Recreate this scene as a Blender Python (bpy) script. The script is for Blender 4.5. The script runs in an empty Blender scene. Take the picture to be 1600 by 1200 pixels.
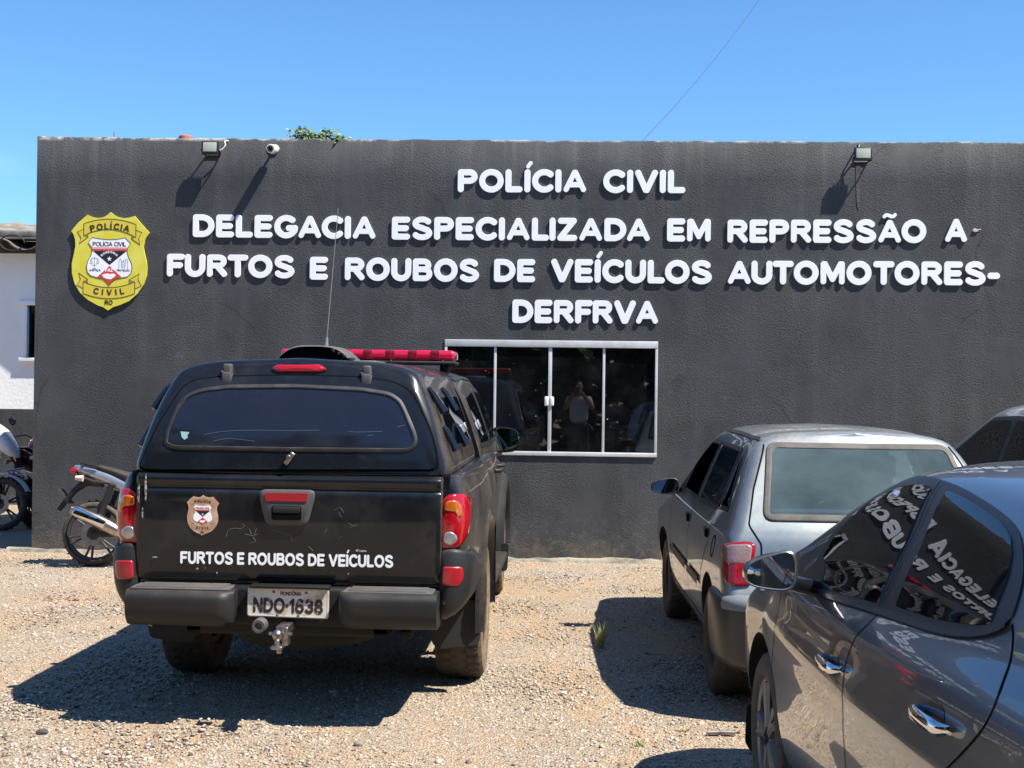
import bpy, bmesh, math, random
import numpy as np
from math import pi, sin, cos, radians as RAD
from mathutils import Vector, Matrix
from mathutils.bvhtree import BVHTree

sc = bpy.context.scene
COL = sc.collection
random.seed(7)
rng = np.random.default_rng(7)

# ------------------------------------------------------------------ camera
FPX, HCAM = 2050.0, 1.62
YAW, PITCH, ROLL = math.atan(100 / FPX), 6.7 / FPX, 0.013
cam = bpy.data.objects.new('camera', bpy.data.cameras.new('camera'))
COL.objects.link(cam)
CAMROT = Matrix.Rotation(YAW, 3, 'Z') @ Matrix.Rotation(pi / 2 + PITCH, 3, 'X') @ Matrix.Rotation(ROLL, 3, 'Z')
CAMLOC = Vector((0, 0, HCAM))
cam.matrix_world = Matrix.Translation(CAMLOC) @ CAMROT.to_4x4()
cam.data.sensor_width = 36
cam.data.lens = 36 * FPX / 1600
cam.data.clip_start = 0.05
cam.data.clip_end = 2000
sc.camera = cam

# ------------------------------------------------------------------ sky, sun, exposure
SUN = Vector((-0.59, 0.26, -1.0)).normalized()          # direction the light travels
elev = math.asin(-SUN.z)
azim = math.atan2(-SUN.x, -SUN.y)                       # clockwise from +Y
w = bpy.data.worlds.new("World")
sc.world = w
w.use_nodes = True
nt = w.node_tree
bg = nt.nodes['Background']
sky = nt.nodes.new('ShaderNodeTexSky')
sky.sky_type = 'NISHITA'
sky.sun_disc = False
sky.sun_elevation = elev
sky.sun_rotation = azim
sky.altitude = 100
sky.air_density = 1.0
sky.dust_density = 0.0
sky.ozone_density = 3.0
tcn = nt.nodes.new('ShaderNodeTexCoord')
mpn = nt.nodes.new('ShaderNodeMapping')
mpn.inputs['Scale'].default_value = (2.2, 2.2, 9)
nzn = nt.nodes.new('ShaderNodeTexNoise')
nzn.inputs['Scale'].default_value = 2.6
nzn.inputs['Detail'].default_value = 6
rmp = nt.nodes.new('ShaderNodeMapRange')
rmp.inputs['From Min'].default_value = 0.56
rmp.inputs['From Max'].default_value = 0.75
sepn = nt.nodes.new('ShaderNodeSeparateXYZ')
elr = nt.nodes.new('ShaderNodeMapRange')               # clouds only low over the horizon
elr.inputs['From Min'].default_value = 0.17
elr.inputs['From Max'].default_value = 0.09
mul = nt.nodes.new('ShaderNodeMath'); mul.operation = 'MULTIPLY'
mul2 = nt.nodes.new('ShaderNodeMath'); mul2.operation = 'MULTIPLY'; mul2.inputs[1].default_value = 0.6
mixc = nt.nodes.new('ShaderNodeMix'); mixc.data_type = 'RGBA'
mixc.inputs['B'].default_value = (7.5, 8.2, 9.5, 1)
L = nt.links.new
L(tcn.outputs['Generated'], mpn.inputs[0]); L(mpn.outputs[0], nzn.inputs['Vector']); L(nzn.outputs['Fac'], rmp.inputs['Value'])
L(tcn.outputs['Generated'], sepn.inputs[0]); L(sepn.outputs['Z'], elr.inputs['Value'])
L(rmp.outputs[0], mul.inputs[0]); L(elr.outputs[0], mul.inputs[1]); L(mul.outputs[0], mul2.inputs[0])
tint = nt.nodes.new('ShaderNodeMix'); tint.data_type = 'RGBA'; tint.blend_type = 'MULTIPLY'
tint.inputs['Factor'].default_value = 1.0; tint.inputs['B'].default_value = (0.585, 0.88, 1.13, 1)
L(sky.outputs[0], tint.inputs['A'])
L(mul2.outputs[0], mixc.inputs['Factor']); L(tint.outputs['Result'], mixc.inputs['A'])
L(mixc.outputs['Result'], bg.inputs[0])
bg.inputs[1].default_value = 0.087
sun = bpy.data.objects.new('sun', bpy.data.lights.new('sun', 'SUN'))
COL.objects.link(sun)
sun.data.energy = 5.0
sun.data.angle = RAD(0.5)
sun.data.color = (1.0, 0.95, 0.87)
sun.rotation_euler = SUN.to_track_quat('-Z', 'Y').to_euler()
sun.location = (6, -3, 12)
sc.view_settings.view_transform = 'Standard'
sc.view_settings.look = 'None'
sc.view_settings.exposure = 1.0
sc.view_settings.gamma = 1

# ------------------------------------------------------------------ measuring helpers
def raydir(px, py):
    return CAMROT @ Vector(((px - 800) / FPX, -(py - 600) / FPX, -1.0))
def at(px, py, Y):
    d = raydir(px, py)
    return CAMLOC + d * (Y / d.y)

# ------------------------------------------------------------------ objects
def link(o):
    COL.objects.link(o)
    return o
def tag(o, label=None, cat=None, group=None, kind=None):
    if label: o['label'] = label
    if cat: o['category'] = cat
    if group: o['group'] = group
    if kind: o['kind'] = kind
    return o
def empty(name, loc, rz=0, label=None, cat=None, group=None):
    o = bpy.data.objects.new(name, None)
    o.empty_display_size = 0.2
    o.location = loc
    o.rotation_euler = (0, 0, rz)
    return tag(link(o), label, cat, group)

class MB:
    """collects faces, then links them as ONE mesh object"""
    def __init__(s): s.v = []; s.f = []; s.mi = []; s.M = None
    def add(s, vs, fs, mi=0):
        n = len(s.v)
        if s.M is not None: vs = [s.M @ Vector(p) for p in vs]
        s.v += [tuple(p) for p in vs]
        for f in fs:
            s.f.append(tuple(i + n for i in f)); s.mi.append(mi)
        return s
    def box(s, x0, x1, y0, y1, z0, z1, b=0.0, mi=0, R=None):
        c = Vector(((x0 + x1) / 2, (y0 + y1) / 2, (z0 + z1) / 2))
        h = [abs(x1 - x0) / 2, abs(y1 - y0) / 2, abs(z1 - z0) / 2]
        b = min([b] + [k * 0.98 for k in h])
        bm = bmesh.new()
        bmesh.ops.create_cube(bm, size=2)
        for v in bm.verts: v.co = Vector((v.co.x * h[0], v.co.y * h[1], v.co.z * h[2]))
        if b > 0: bmesh.ops.bevel(bm, geom=bm.edges[:], offset=b, segments=3, profile=0.5, affect='EDGES')
        bm.verts.index_update()
        vs = [(R @ v.co if R else v.co) + c for v in bm.verts]
        fs = [[v.index for v in f.verts] for f in bm.faces]
        bm.free()
        return s.add(vs, fs, mi)
    def tube(s, pts, r, seg=8, closed=False, mi=0, caps=True):
        pts = [Vector(p) for p in pts]
        n = len(pts)
        rs = r if isinstance(r, (list, tuple)) else [r] * n
        vs = []; fs = []
        prev = None
        for i, p in enumerate(pts):
            if closed: t = pts[(i + 1) % n] - pts[i - 1]
            else: t = pts[min(i + 1, n - 1)] - pts[max(i - 1, 0)]
            t = t.normalized() if t.length > 1e-9 else Vector((0, 0, 1))
            if prev is None:
                a = t.cross(Vector((0, 0, 1)))
                if a.length < 0.1: a = t.cross(Vector((1, 0, 0)))
            else: a = prev - t * prev.dot(t)
            a.normalize(); prev = a
            b = t.cross(a)
            for k in range(seg):
                q = 2 * pi * k / seg
                vs.append(p + (a * cos(q) + b * sin(q)) * rs[i])
        m = n if closed else n - 1
        for i in range(m):
            for k in range(seg):
                j = (i + 1) % n
                fs.append((i * seg + k, i * seg + (k + 1) % seg, j * seg + (k + 1) % seg, j * seg + k))
        if caps and not closed:
            fs.append(tuple(range(seg - 1, -1, -1)))
            fs.append(tuple((n - 1) * seg + k for k in range(seg)))
        return s.add(vs, fs, mi)
    def lathe(s, prof, c, axis='x', seg=32, mi=0, a0=0, a1=2 * pi, closed=False):
        """prof: (radius, height along axis)"""
        c = Vector(c)
        vs = []; fs = []
        full = abs(a1 - a0 - 2 * pi) < 1e-6
        na = seg if full else seg + 1
        for k in range(na):
            q = a0 + (a1 - a0) * k / seg
            for r, hh in prof:
                if axis == 'x': p = (hh, r * cos(q), r * sin(q))
                elif axis == 'y': p = (r * cos(q), hh, r * sin(q))
                else: p = (r * cos(q), r * sin(q), hh)
                vs.append(c + Vector(p))
        n = len(prof)
        for k in range(seg):
            k2 = (k + 1) % na
            for i in range(n if closed else n - 1):
                i2 = (i + 1) % n
                fs.append((k * n + i, k2 * n + i, k2 * n + i2, k * n + i2))
        return s.add(vs, fs, mi)
    def prism(s, outline, h0, h1, frame, mi=0):
        """outline: 2-D points; frame: function (u, v, h) -> 3-D"""
        n = len(outline)
        vs = [frame(u, v, h0) for u, v in outline] + [frame(u, v, h1) for u, v in outline]
        fs = [tuple(range(n - 1, -1, -1)), tuple(range(n, 2 * n))]
        for i in range(n): fs.append((i, (i + 1) % n, n + (i + 1) % n, n + i))
        return s.add(vs, fs, mi)
    def build(s, name, mats, parent=None, ang=35, smooth=True, merge=0.0):
        if not isinstance(mats, (list, tuple)): mats = [mats]
        me = bpy.data.meshes.new(name)
        me.from_pydata(s.v, [], s.f)
        for m in mats: me.materials.append(m)
        me.polygons.foreach_set('material_index', s.mi)
        bm = bmesh.new(); bm.from_mesh(me)
        if merge: bmesh.ops.remove_doubles(bm, verts=bm.verts, dist=merge)
        bmesh.ops.recalc_face_normals(bm, faces=bm.faces[:])
        if smooth:
            for f in bm.faces: f.smooth = True
            th = RAD(ang)
            for e in bm.edges:
                if len(e.link_faces) == 2 and e.calc_face_angle(0) > th: e.smooth = False
        bm.to_mesh(me); bm.free()
        o = link(bpy.data.objects.new(name, me))
        if parent: o.parent = parent
        return o

def child(o, parent):
    o.parent = parent
    return o

def fillet(pts, r, n=6):
    """round the corners of a closed 2-D polygon; r a number or one per corner"""
    out = []
    N = len(pts)
    P = [np.array(p, float) for p in pts]
    for i in range(N):
        p, a, b = P[i], P[i - 1], P[(i + 1) % N]
        rr = r[i] if isinstance(r, (list, tuple)) else r
        da, db = np.linalg.norm(a - p), np.linalg.norm(b - p)
        ra, rb = min(rr, da * 0.49), min(rr, db * 0.49)
        if rr <= 0: out.append(tuple(p)); continue
        s, e = p + (a - p) / da * ra, p + (b - p) / db * rb
        for k in range(n + 1):
            t = k / n
            out.append(tuple((1 - t) ** 2 * s + 2 * t * (1 - t) * p + t * t * e))
    return out
def resample(pts, n, closed=True):
    P = np.array(pts + ([pts[0]] if closed else []), float)
    d = np.r_[0, np.cumsum(np.linalg.norm(np.diff(P, axis=0), axis=1))]
    t = np.linspace(0, d[-1], n + (1 if closed else 0))
    if closed: t = t[:-1]
    return [tuple(np.array([np.interp(x, d, P[:, k]) for k in range(P.shape[1])])) for x in t]
def inset(pts, d):
    P = np.array(pts, float); n = len(P)
    area = 0.5 * np.sum(P[:, 0] * np.roll(P[:, 1], -1) - np.roll(P[:, 0], -1) * P[:, 1])
    T = np.roll(P, -1, 0) - np.roll(P, 1, 0)
    T /= np.maximum(np.linalg.norm(T, axis=1, keepdims=True), 1e-9)
    N = np.stack([-T[:, 1], T[:, 0]], 1) * (1 if area > 0 else -1)
    return [tuple(p) for p in P + N * d]

# ------------------------------------------------------------------ materials
MATS = {}
def mat(name, col, rough=0.5, metal=0.0, spec=0.5, coat=0.0, coatr=0.03, var=None, bump=None, dust=None, trans=0.0, ior=1.5, coords='Object'):
    """var=(colour2, scale, lo, hi); bump=(scale, strength, distance); dust=(colour, amount, low_z_boost[, side_boost])"""
    if name in MATS: return MATS[name]
    m = bpy.data.materials.new(name); MATS[name] = m
    m.use_nodes = True
    t = m.node_tree; N = t.nodes; K = t.links.new
    p = N['Principled BSDF']
    p.inputs['Roughness'].default_value = rough
    p.inputs['Metallic'].default_value = metal
    p.inputs['Specular IOR Level'].default_value = spec
    p.inputs['Coat Weight'].default_value = coat
    p.inputs['Coat Roughness'].default_value = coatr
    p.inputs['Transmission Weight'].default_value = trans
    p.inputs['IOR'].default_value = ior
    p.inputs['Base Color'].default_value = (*col, 1)
    tc = N.new('ShaderNodeTexCoord')
    csrc = None
    if var:
        c2, s, lo, hi = var
        nz = N.new('ShaderNodeTexNoise'); nz.inputs['Scale'].default_value = s; nz.inputs['Detail'].default_value = 7; nz.inputs['Roughness'].default_value = 0.6
        mr = N.new('ShaderNodeMapRange'); mr.inputs['From Min'].default_value = lo; mr.inputs['From Max'].default_value = hi
        mx = N.new('ShaderNodeMix'); mx.data_type = 'RGBA'
        mx.inputs['A'].default_value = (*col, 1); mx.inputs['B'].default_value = (*c2, 1)
        K(tc.outputs[coords], nz.inputs['Vector']); K(nz.outputs['Fac'], mr.inputs['Value']); K(mr.outputs[0], mx.inputs['Factor'])
        csrc = mx.outputs['Result']
    if dust:
        dc, amt, lowb = dust[:3]; sideb = dust[3] if len(dust) > 3 else 0.0
        nz = N.new('ShaderNodeTexNoise'); nz.inputs['Scale'].default_value = 2.3; nz.inputs['Detail'].default_value = 9; nz.inputs['Roughness'].default_value = 0.7
        K(tc.outputs['Object'], nz.inputs['Vector'])
        fine = N.new('ShaderNodeTexNoise'); fine.inputs['Scale'].default_value = 45; fine.inputs['Detail'].default_value = 4
        K(tc.outputs['Object'], fine.inputs['Vector'])
        ge = N.new('ShaderNodeNewGeometry'); sx = N.new('ShaderNodeSeparateXYZ'); K(ge.outputs['Normal'], sx.inputs[0])
        up = N.new('ShaderNodeMapRange'); up.inputs['From Min'].default_value = 0.2; up.inputs['From Max'].default_value = 1.0; up.inputs['To Max'].default_value = 1.6
        K(sx.outputs['Z'], up.inputs['Value'])
        so = N.new('ShaderNodeSeparateXYZ'); K(tc.outputs['Object'], so.inputs[0])
        lz = N.new('ShaderNodeMapRange'); lz.inputs['From Min'].default_value = 0.95; lz.inputs['From Max'].default_value = 0.25; lz.inputs['To Max'].default_value = lowb
        K(so.outputs['Z'], lz.inputs['Value'])
        a1 = N.new('ShaderNodeMath'); a1.operation = 'ADD'; K(up.outputs[0], a1.inputs[0]); K(lz.outputs[0], a1.inputs[1])
        a2 = N.new('ShaderNodeMath'); a2.operation = 'ADD'; K(a1.outputs[0], a2.inputs[0]); a2.inputs[1].default_value = 0.35
        if sideb:
            vt = N.new('ShaderNodeVectorTransform'); vt.vector_type = 'NORMAL'; vt.convert_from = 'WORLD'; vt.convert_to = 'OBJECT'; K(ge.outputs['Normal'], vt.inputs[0])
            s2 = N.new('ShaderNodeSeparateXYZ'); K(vt.outputs[0], s2.inputs[0])
            ab = N.new('ShaderNodeMath'); ab.operation = 'ABSOLUTE'; K(s2.outputs['X'], ab.inputs[0])
            sb = N.new('ShaderNodeMapRange'); sb.inputs['From Min'].default_value = 0.6; sb.inputs['From Max'].default_value = 0.95; sb.inputs['To Max'].default_value = sideb; K(ab.outputs[0], sb.inputs['Value'])
            a3 = N.new('ShaderNodeMath'); a3.operation = 'ADD'; K(a2.outputs[0], a3.inputs[0]); K(sb.outputs[0], a3.inputs[1]); a2 = a3
        nm = N.new('ShaderNodeMapRange'); nm.inputs['From Min'].default_value = 0.3; nm.inputs['From Max'].default_value = 0.72; K(nz.outputs['Fac'], nm.inputs['Value'])
        fm = N.new('ShaderNodeMapRange'); fm.inputs['From Min'].default_value = 0.25; fm.inputs['From Max'].default_value = 0.7; fm.inputs['To Min'].default_value = 0.5; K(fine.outputs['Fac'], fm.inputs['Value'])
        b1 = N.new('ShaderNodeMath'); b1.operation = 'MULTIPLY'; K(a2.outputs[0], b1.inputs[0]); K(nm.outputs[0], b1.inputs[1])
        b2 = N.new('ShaderNodeMath'); b2.operation = 'MULTIPLY'; K(b1.outputs[0], b2.inputs[0]); K(fm.outputs[0], b2.inputs[1])
        b3 = N.new('ShaderNodeMath'); b3.operation = 'MULTIPLY'; b3.use_clamp = True; K(b2.outputs[0], b3.inputs[0]); b3.inputs[1].default_value = amt
        mx = N.new('ShaderNodeMix'); mx.data_type = 'RGBA'; mx.inputs['A'].default_value = (*col, 1); mx.inputs['B'].default_value = (*dc, 1)
        if csrc: K(csrc, mx.inputs['A'])
        K(b3.outputs[0], mx.inputs['Factor'])
        csrc = mx.outputs['Result']
        if coat:
            cr = N.new('ShaderNodeMapRange'); cr.inputs['To Min'].default_value = coat; cr.inputs['To Max'].default_value = 0.05
            K(b3.outputs[0], cr.inputs['Value']); K(cr.outputs[0], p.inputs['Coat Weight'])
        rr = N.new('ShaderNodeMapRange'); rr.inputs['To Min'].default_value = rough; rr.inputs['To Max'].default_value = 0.85
        K(b3.outputs[0], rr.inputs['Value']); K(rr.outputs[0], p.inputs['Roughness'])
        if metal:
            mm = N.new('ShaderNodeMapRange'); mm.inputs['To Min'].default_value = metal; mm.inputs['To Max'].default_value = 0.0
            K(b3.outputs[0], mm.inputs['Value']); K(mm.outputs[0], p.inputs['Metallic'])
    if csrc: K(csrc, p.inputs['Base Color'])
    if bump:
        s, st, di = bump
        nz = N.new('ShaderNodeTexNoise'); nz.inputs['Scale'].default_value = s; nz.inputs['Detail'].default_value = 5
        bp = N.new('ShaderNodeBump'); bp.inputs['Strength'].default_value = st; bp.inputs['Distance'].default_value = di
        K(tc.outputs[coords], nz.inputs['Vector']); K(nz.outputs['Fac'], bp.inputs['Height']); K(bp.outputs[0], p.inputs['Normal'])
    return m

DUST = (0.36, 0.27, 0.185)
M_black_paint = mat('black_paint', (0.005, 0.0065, 0.0095), 0.32, 0, 0.2, 0.55, 0.05, var=((0.022, 0.022, 0.023), 3.2, 0.5, 0.72), dust=(DUST, 0.018, 0.5, 22.0), bump=(2.2, 0.02, 0.02))
M_silver = mat('silver_paint', (0.225, 0.262, 0.272), 0.33, 0.65, 0.5, 1.0, 0.03, dust=(DUST, 0.34, 0.35))
M_grey = mat('graphite_paint', (0.15, 0.168, 0.192), 0.30, 0.85, 0.5, 1.0, 0.012, dust=(DUST, 0.10, 0.15))
M_pale = mat('pale_silver_paint', (0.42, 0.44, 0.45), 0.35, 0.6, 0.5, 1.0, 0.03)
M_plastic = mat('black_plastic', (0.015, 0.016, 0.017), 0.5, 0, 0.3, dust=(DUST, 0.09, 0.5), bump=(260, 0.15, 0.002))
M_plastic_grey = mat('weathered_plastic', (0.055, 0.056, 0.058), 0.6, dust=(DUST, 0.2, 0.4), bump=(260, 0.15, 0.002))
M_gloss_black = mat('gloss_black', (0.008, 0.008, 0.009), 0.12, 0, 0.5, 0.6)
M_trim = mat('window_trim', (0.013, 0.0135, 0.015), 0.38)
M_seam = mat('panel_gap', (0.002, 0.002, 0.002), 0.9, spec=0.1)
M_seal = mat('grey_seal', (0.115, 0.105, 0.09), 0.75, var=((0.06, 0.055, 0.05), 9, 0.4, 0.65))
M_dark_seal = mat('dark_seal', (0.020, 0.020, 0.020), 0.55, var=((0.05, 0.047, 0.043), 12, 0.5, 0.7))
M_tint = mat('tinted_glass', (0.003, 0.0033, 0.004), 0.012, 0, 0.5, ior=1.5)
M_tint_dusty = mat('tinted_glass_dusty', (0.009, 0.010, 0.018), 0.07, 0, 0.6, dust=((0.16, 0.16, 0.19), 0.09, 0.0))
M_chrome = mat('chrome', (0.75, 0.76, 0.78), 0.06, 1.0)
M_steel = mat('worn_steel', (0.35, 0.33, 0.31), 0.38, 1.0, var=((0.16, 0.08, 0.04), 30, 0.5, 0.7))
M_mirror = mat('mirror_glass', (0.82, 0.86, 0.85), 0.01, 1.0)
M_rubber = mat('tyre_rubber', (0.02, 0.019, 0.018), 0.75, dust=((0.30, 0.22, 0.14), 0.35, 0.8), bump=(60, 0.3, 0.004))
M_mud_rubber = mat('muddy_tyre_rubber', (0.022, 0.02, 0.018), 0.8, dust=((0.36, 0.25, 0.145), 0.16, 0.6, 6.0), bump=(60, 0.4, 0.006))
M_alloy = mat('alloy', (0.16, 0.16, 0.165), 0.4, 0.8, dust=(DUST, 0.25, 0.2))
M_dark_metal = mat('dark_metal', (0.03, 0.03, 0.032), 0.45, 0.7, dust=(DUST, 0.25, 0.2))
M_under = mat('underbody', (0.012, 0.011, 0.010), 0.85)
M_red_lens = mat('red_lens', (0.34, 0.003, 0.008), 0.12, 0, 0.5, 0.8, 0.02, bump=(55, 0.12, 0.004))
M_dull_red = mat('dull_red_lens', (0.33, 0.012, 0.02), 0.3, 0, 0.5, 0.4, 0.1, bump=(150, 0.25, 0.003))
M_amber = mat('amber_lens', (0.42, 0.10, 0.006), 0.15, 0, 0.5, 1.0, 0.02, bump=(80, 0.2, 0.003))
M_clear_lens = mat('clear_lens', (0.36, 0.36, 0.36), 0.12, 0.55, 0.5, 1.0, 0.02, bump=(90, 0.5, 0.004))
M_white_sign = mat('white_sign_face', (0.88, 0.88, 0.88), 0.35)
M_white_vinyl = mat('white_vinyl', (0.82, 0.83, 0.84), 0.45)
M_white_paint = mat('white_paint', (0.78, 0.78, 0.77), 0.3, coat=0.6)
M_red_paint = mat('dark_red_paint', (0.10, 0.006, 0.008), 0.3, coat=0.8)
M_yellow = mat('badge_yellow', (0.66, 0.58, 0.045), 0.45, var=((0.70, 0.64, 0.10), 6, 0.4, 0.6))
M_yellow2 = mat('badge_ribbon_gold', (0.66, 0.52, 0.05), 0.45)
M_badge_shade = mat('badge_fold_brown', (0.22, 0.19, 0.06), 0.5)
M_ink = mat('dark_ink', (0.035, 0.022, 0.012), 0.5)
M_black_ink = mat('black_ink', (0.012, 0.012, 0.014), 0.5)
M_red_ink = mat('red_ink', (0.62, 0.05, 0.04), 0.5)
M_white_ink = mat('white_ink', (0.85, 0.86, 0.88), 0.45)
M_alu = mat('white_aluminium', (0.58, 0.585, 0.58), 0.4, 0.15, var=((0.48, 0.47, 0.44), 5, 0.45, 0.7))
M_floodglass = mat('floodlight_glass', (0.42, 0.42, 0.34), 0.25, 0, 0.5, 0.5)
M_leather = mat('black_vinyl_seat', (0.016, 0.016, 0.017), 0.5, bump=(120, 0.2, 0.003), dust=(DUST, 0.12, 0))
M_fabric = mat('seat_fabric', (0.12, 0.13, 0.14), 0.9, bump=(200, 0.3, 0.003))

def clear_glass(name, col, rough=0.01, tfac=0.8):
    m = bpy.data.materials.new(name); m.use_nodes = True
    t = m.node_tree; N = t.nodes; N.remove(N['Principled BSDF'])
    tr = N.new('ShaderNodeBsdfTransparent'); tr.inputs[0].default_value = (*col, 1)
    df = N.new('ShaderNodeBsdfDiffuse'); df.inputs[0].default_value = (0.34, 0.47, 0.48, 1)
    gl = N.new('ShaderNodeBsdfGlossy'); gl.inputs['Roughness'].default_value = rough
    fr = N.new('ShaderNodeFresnel'); fr.inputs[0].default_value = 1.52
    nz = N.new('ShaderNodeTexNoise'); nz.inputs['Scale'].default_value = 3; nz.inputs['Detail'].default_value = 8
    tc = N.new('ShaderNodeTexCoord'); t.links.new(tc.outputs['Object'], nz.inputs['Vector'])
    mr = N.new('ShaderNodeMapRange'); mr.inputs['From Min'].default_value = 0.3; mr.inputs['From Max'].default_value = 0.75
    mr.inputs['To Min'].default_value = (1 - tfac) * 0.6; mr.inputs['To Max'].default_value = (1 - tfac) * 1.6
    t.links.new(nz.outputs['Fac'], mr.inputs['Value'])
    m1 = N.new('ShaderNodeMixShader'); m2 = N.new('ShaderNodeMixShader')
    t.links.new(mr.outputs[0], m1.inputs[0])
    t.links.new(tr.outputs[0], m1.inputs[1]); t.links.new(df.outputs[0], m1.inputs[2])
    t.links.new(fr.outputs[0], m2.inputs[0]); t.links.new(m1.outputs[0], m2.inputs[1]); t.links.new(gl.outputs[0], m2.inputs[2])
    t.links.new(m2.outputs[0], N['Material Output'].inputs['Surface'])
    return m
M_clear = clear_glass('green_clear_glass', (0.80, 0.95, 0.95), 0.02, 0.86)
M_clear_dark = clear_glass('smoked_clear_glass', (0.68, 0.76, 0.75), 0.01, 0.95)
#SETTING
# ------------------------------------------------------------------ setting: ground
def node_mat(name):
    m = bpy.data.materials.new(name); m.use_nodes = True
    return m, m.node_tree.nodes, m.node_tree.links.new, m.node_tree.nodes['Principled BSDF']
def n_noise(N, K, src, scale, detail=6, rough=0.6):
    n = N.new('ShaderNodeTexNoise'); n.inputs['Scale'].default_value = scale; n.inputs['Detail'].default_value = detail; n.inputs['Roughness'].default_value = rough
    K(src, n.inputs['Vector']); return n.outputs['Fac']
def n_range(N, K, src, a, b, c=0.0, d=1.0):
    n = N.new('ShaderNodeMapRange'); n.inputs['From Min'].default_value = a; n.inputs['From Max'].default_value = b
    n.inputs['To Min'].default_value = c; n.inputs['To Max'].default_value = d; K(src, n.inputs['Value']); return n.outputs[0]
def n_mix(N, K, f, a, b):
    n = N.new('ShaderNodeMix'); n.data_type = 'RGBA'
    for nm, v in (('Factor', f), ('A', a), ('B', b)):
        if isinstance(v, tuple): n.inputs[nm].default_value = (*v, 1)
        elif isinstance(v, (int, float)): n.inputs[nm].default_value = v
        else: K(v, n.inputs[nm])
    return n.outputs['Result']
def n_math(N, K, op, a, b=0.0):
    n = N.new('ShaderNodeMath'); n.operation = op
    for i, v in enumerate((a, b)):
        if isinstance(v, (int, float)): n.inputs[i].default_value = v
        else: K(v, n.inputs[i])
    return n.outputs[0]
def n_ramp(N, K, src, stops):
    n = N.new('ShaderNodeValToRGB'); e = n.color_ramp.elements
    while len(e) < len(stops): e.new(0.5)
    for el, (p, c) in zip(e, stops): el.position = p; el.color = (*c, 1)
    K(src, n.inputs[0]); return n.outputs[0]

GY = -4.2e-3
mg, N, K, p = node_mat('gravel')
tc = N.new('ShaderNodeTexCoord').outputs['Object']
vor = N.new('ShaderNodeTexVoronoi'); vor.inputs['Scale'].default_value = 88; K(tc, vor.inputs['Vector'])
vor2 = N.new('ShaderNodeTexVoronoi'); vor2.inputs['Scale'].default_value = 150; K(tc, vor2.inputs['Vector'])
hs = N.new('ShaderNodeSeparateColor'); K(vor.outputs['Color'], hs.inputs[0])
stone = n_ramp(N, K, hs.outputs[0], [(0.0, (0.075, 0.064, 0.055)), (0.22, (0.19, 0.155, 0.125)), (0.55, (0.36, 0.295, 0.225)), (0.85, (0.47, 0.40, 0.325)), (1.0, (0.55, 0.48, 0.40))])
sand = n_mix(N, K, n_range(N, K, n_noise(N, K, tc, 90, 4), 0.35, 0.65), (0.375, 0.265, 0.155), (0.275, 0.215, 0.145))
gmp = N.new('ShaderNodeMapping'); gmp.inputs['Scale'].default_value = (1.25, 0.5, 1); gmp.inputs['Rotation'].default_value = (0, 0, 0.2); K(tc, gmp.inputs[0])
big = n_noise(N, K, gmp.outputs[0], 1.0, 7, 0.65)
soil = n_mix(N, K, n_range(N, K, n_noise(N, K, gmp.outputs[0], 1.5, 8, 0.7), 0.45, 0.62), sand, (0.42, 0.245, 0.11))
fstone = n_math(N, K, 'MULTIPLY', n_range(N, K, big, 0.40, 0.56, 0.22, 1.0), n_range(N, K, vor.outputs['Distance'], 0.62, 0.42))
gsp = N.new('ShaderNodeSeparateXYZ'); K(tc, gsp.inputs[0])
greyf = n_math(N, K, 'MULTIPLY', n_range(N, K, gsp.outputs['Y'], 7.5, 10.8, 0.35, 1.0), n_range(N, K, n_noise(N, K, tc, 0.8, 5, 0.6), 0.38, 0.56))
gstone = n_ramp(N, K, hs.outputs[1], [(0.0, (0.075, 0.072, 0.072)), (0.35, (0.24, 0.225, 0.215)), (0.7, (0.41, 0.385, 0.355)), (1.0, (0.62, 0.59, 0.55))])
gcol = n_mix(N, K, fstone, soil, n_mix(N, K, greyf, stone, gstone))
h2 = N.new('ShaderNodeSeparateColor'); K(vor2.outputs['Color'], h2.inputs[0])
gcol = n_mix(N, K, n_range(N, K, h2.outputs[1], 0.82, 0.86, 0, 0.7), gcol, (0.532, 0.442, 0.331))
gcol = n_mix(N, K, n_range(N, K, h2.outputs[1], 0.12, 0.08, 0, 0.7), gcol, (0.123, 0.093, 0.068))
K(gcol, p.inputs['Base Color']); p.inputs['Roughness'].default_value = 0.9; p.inputs['Specular IOR Level'].default_value = 0.25
hgt = n_math(N, K, 'ADD', n_math(N, K, 'MULTIPLY', vor.outputs['Distance'], -1.0), n_math(N, K, 'MULTIPLY', n_noise(N, K, tc, 130, 4), 0.8))
bp = N.new('ShaderNodeBump'); bp.inputs['Strength'].default_value = 0.85; bp.inputs['Distance'].default_value = 0.012
K(hgt, bp.inputs['Height']); K(bp.outputs[0], p.inputs['Normal'])
g = MB()
# finely undulating yard in front, one sheet reaching far away
xs = np.r_[-160, -60, -20, np.linspace(-9, 9, 91), 20, 60, 160]
ys = np.r_[-160, -60, -15, -2, np.linspace(3.5, 17, 69), 24, 60, 160]
hz = rng.normal(0, 1, (len(xs), len(ys)))
for _ in range(3): hz = (hz + np.roll(hz, 1, 0) + np.roll(hz, -1, 0) + np.roll(hz, 1, 1) + np.roll(hz, -1, 1)) / 5
vs = [(x, y, -abs(hz[i, j]) * 0.016) for i, x in enumerate(xs) for j, y in enumerate(ys)]
ny = len(ys)
fs = [(i * ny + j, (i + 1) * ny + j, (i + 1) * ny + j + 1, i * ny + j + 1) for i in range(len(xs) - 1) for j in range(ny - 1)]
g.add(vs, fs)
tag(g.build('ground', mg, ang=180), kind='structure')

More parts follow.
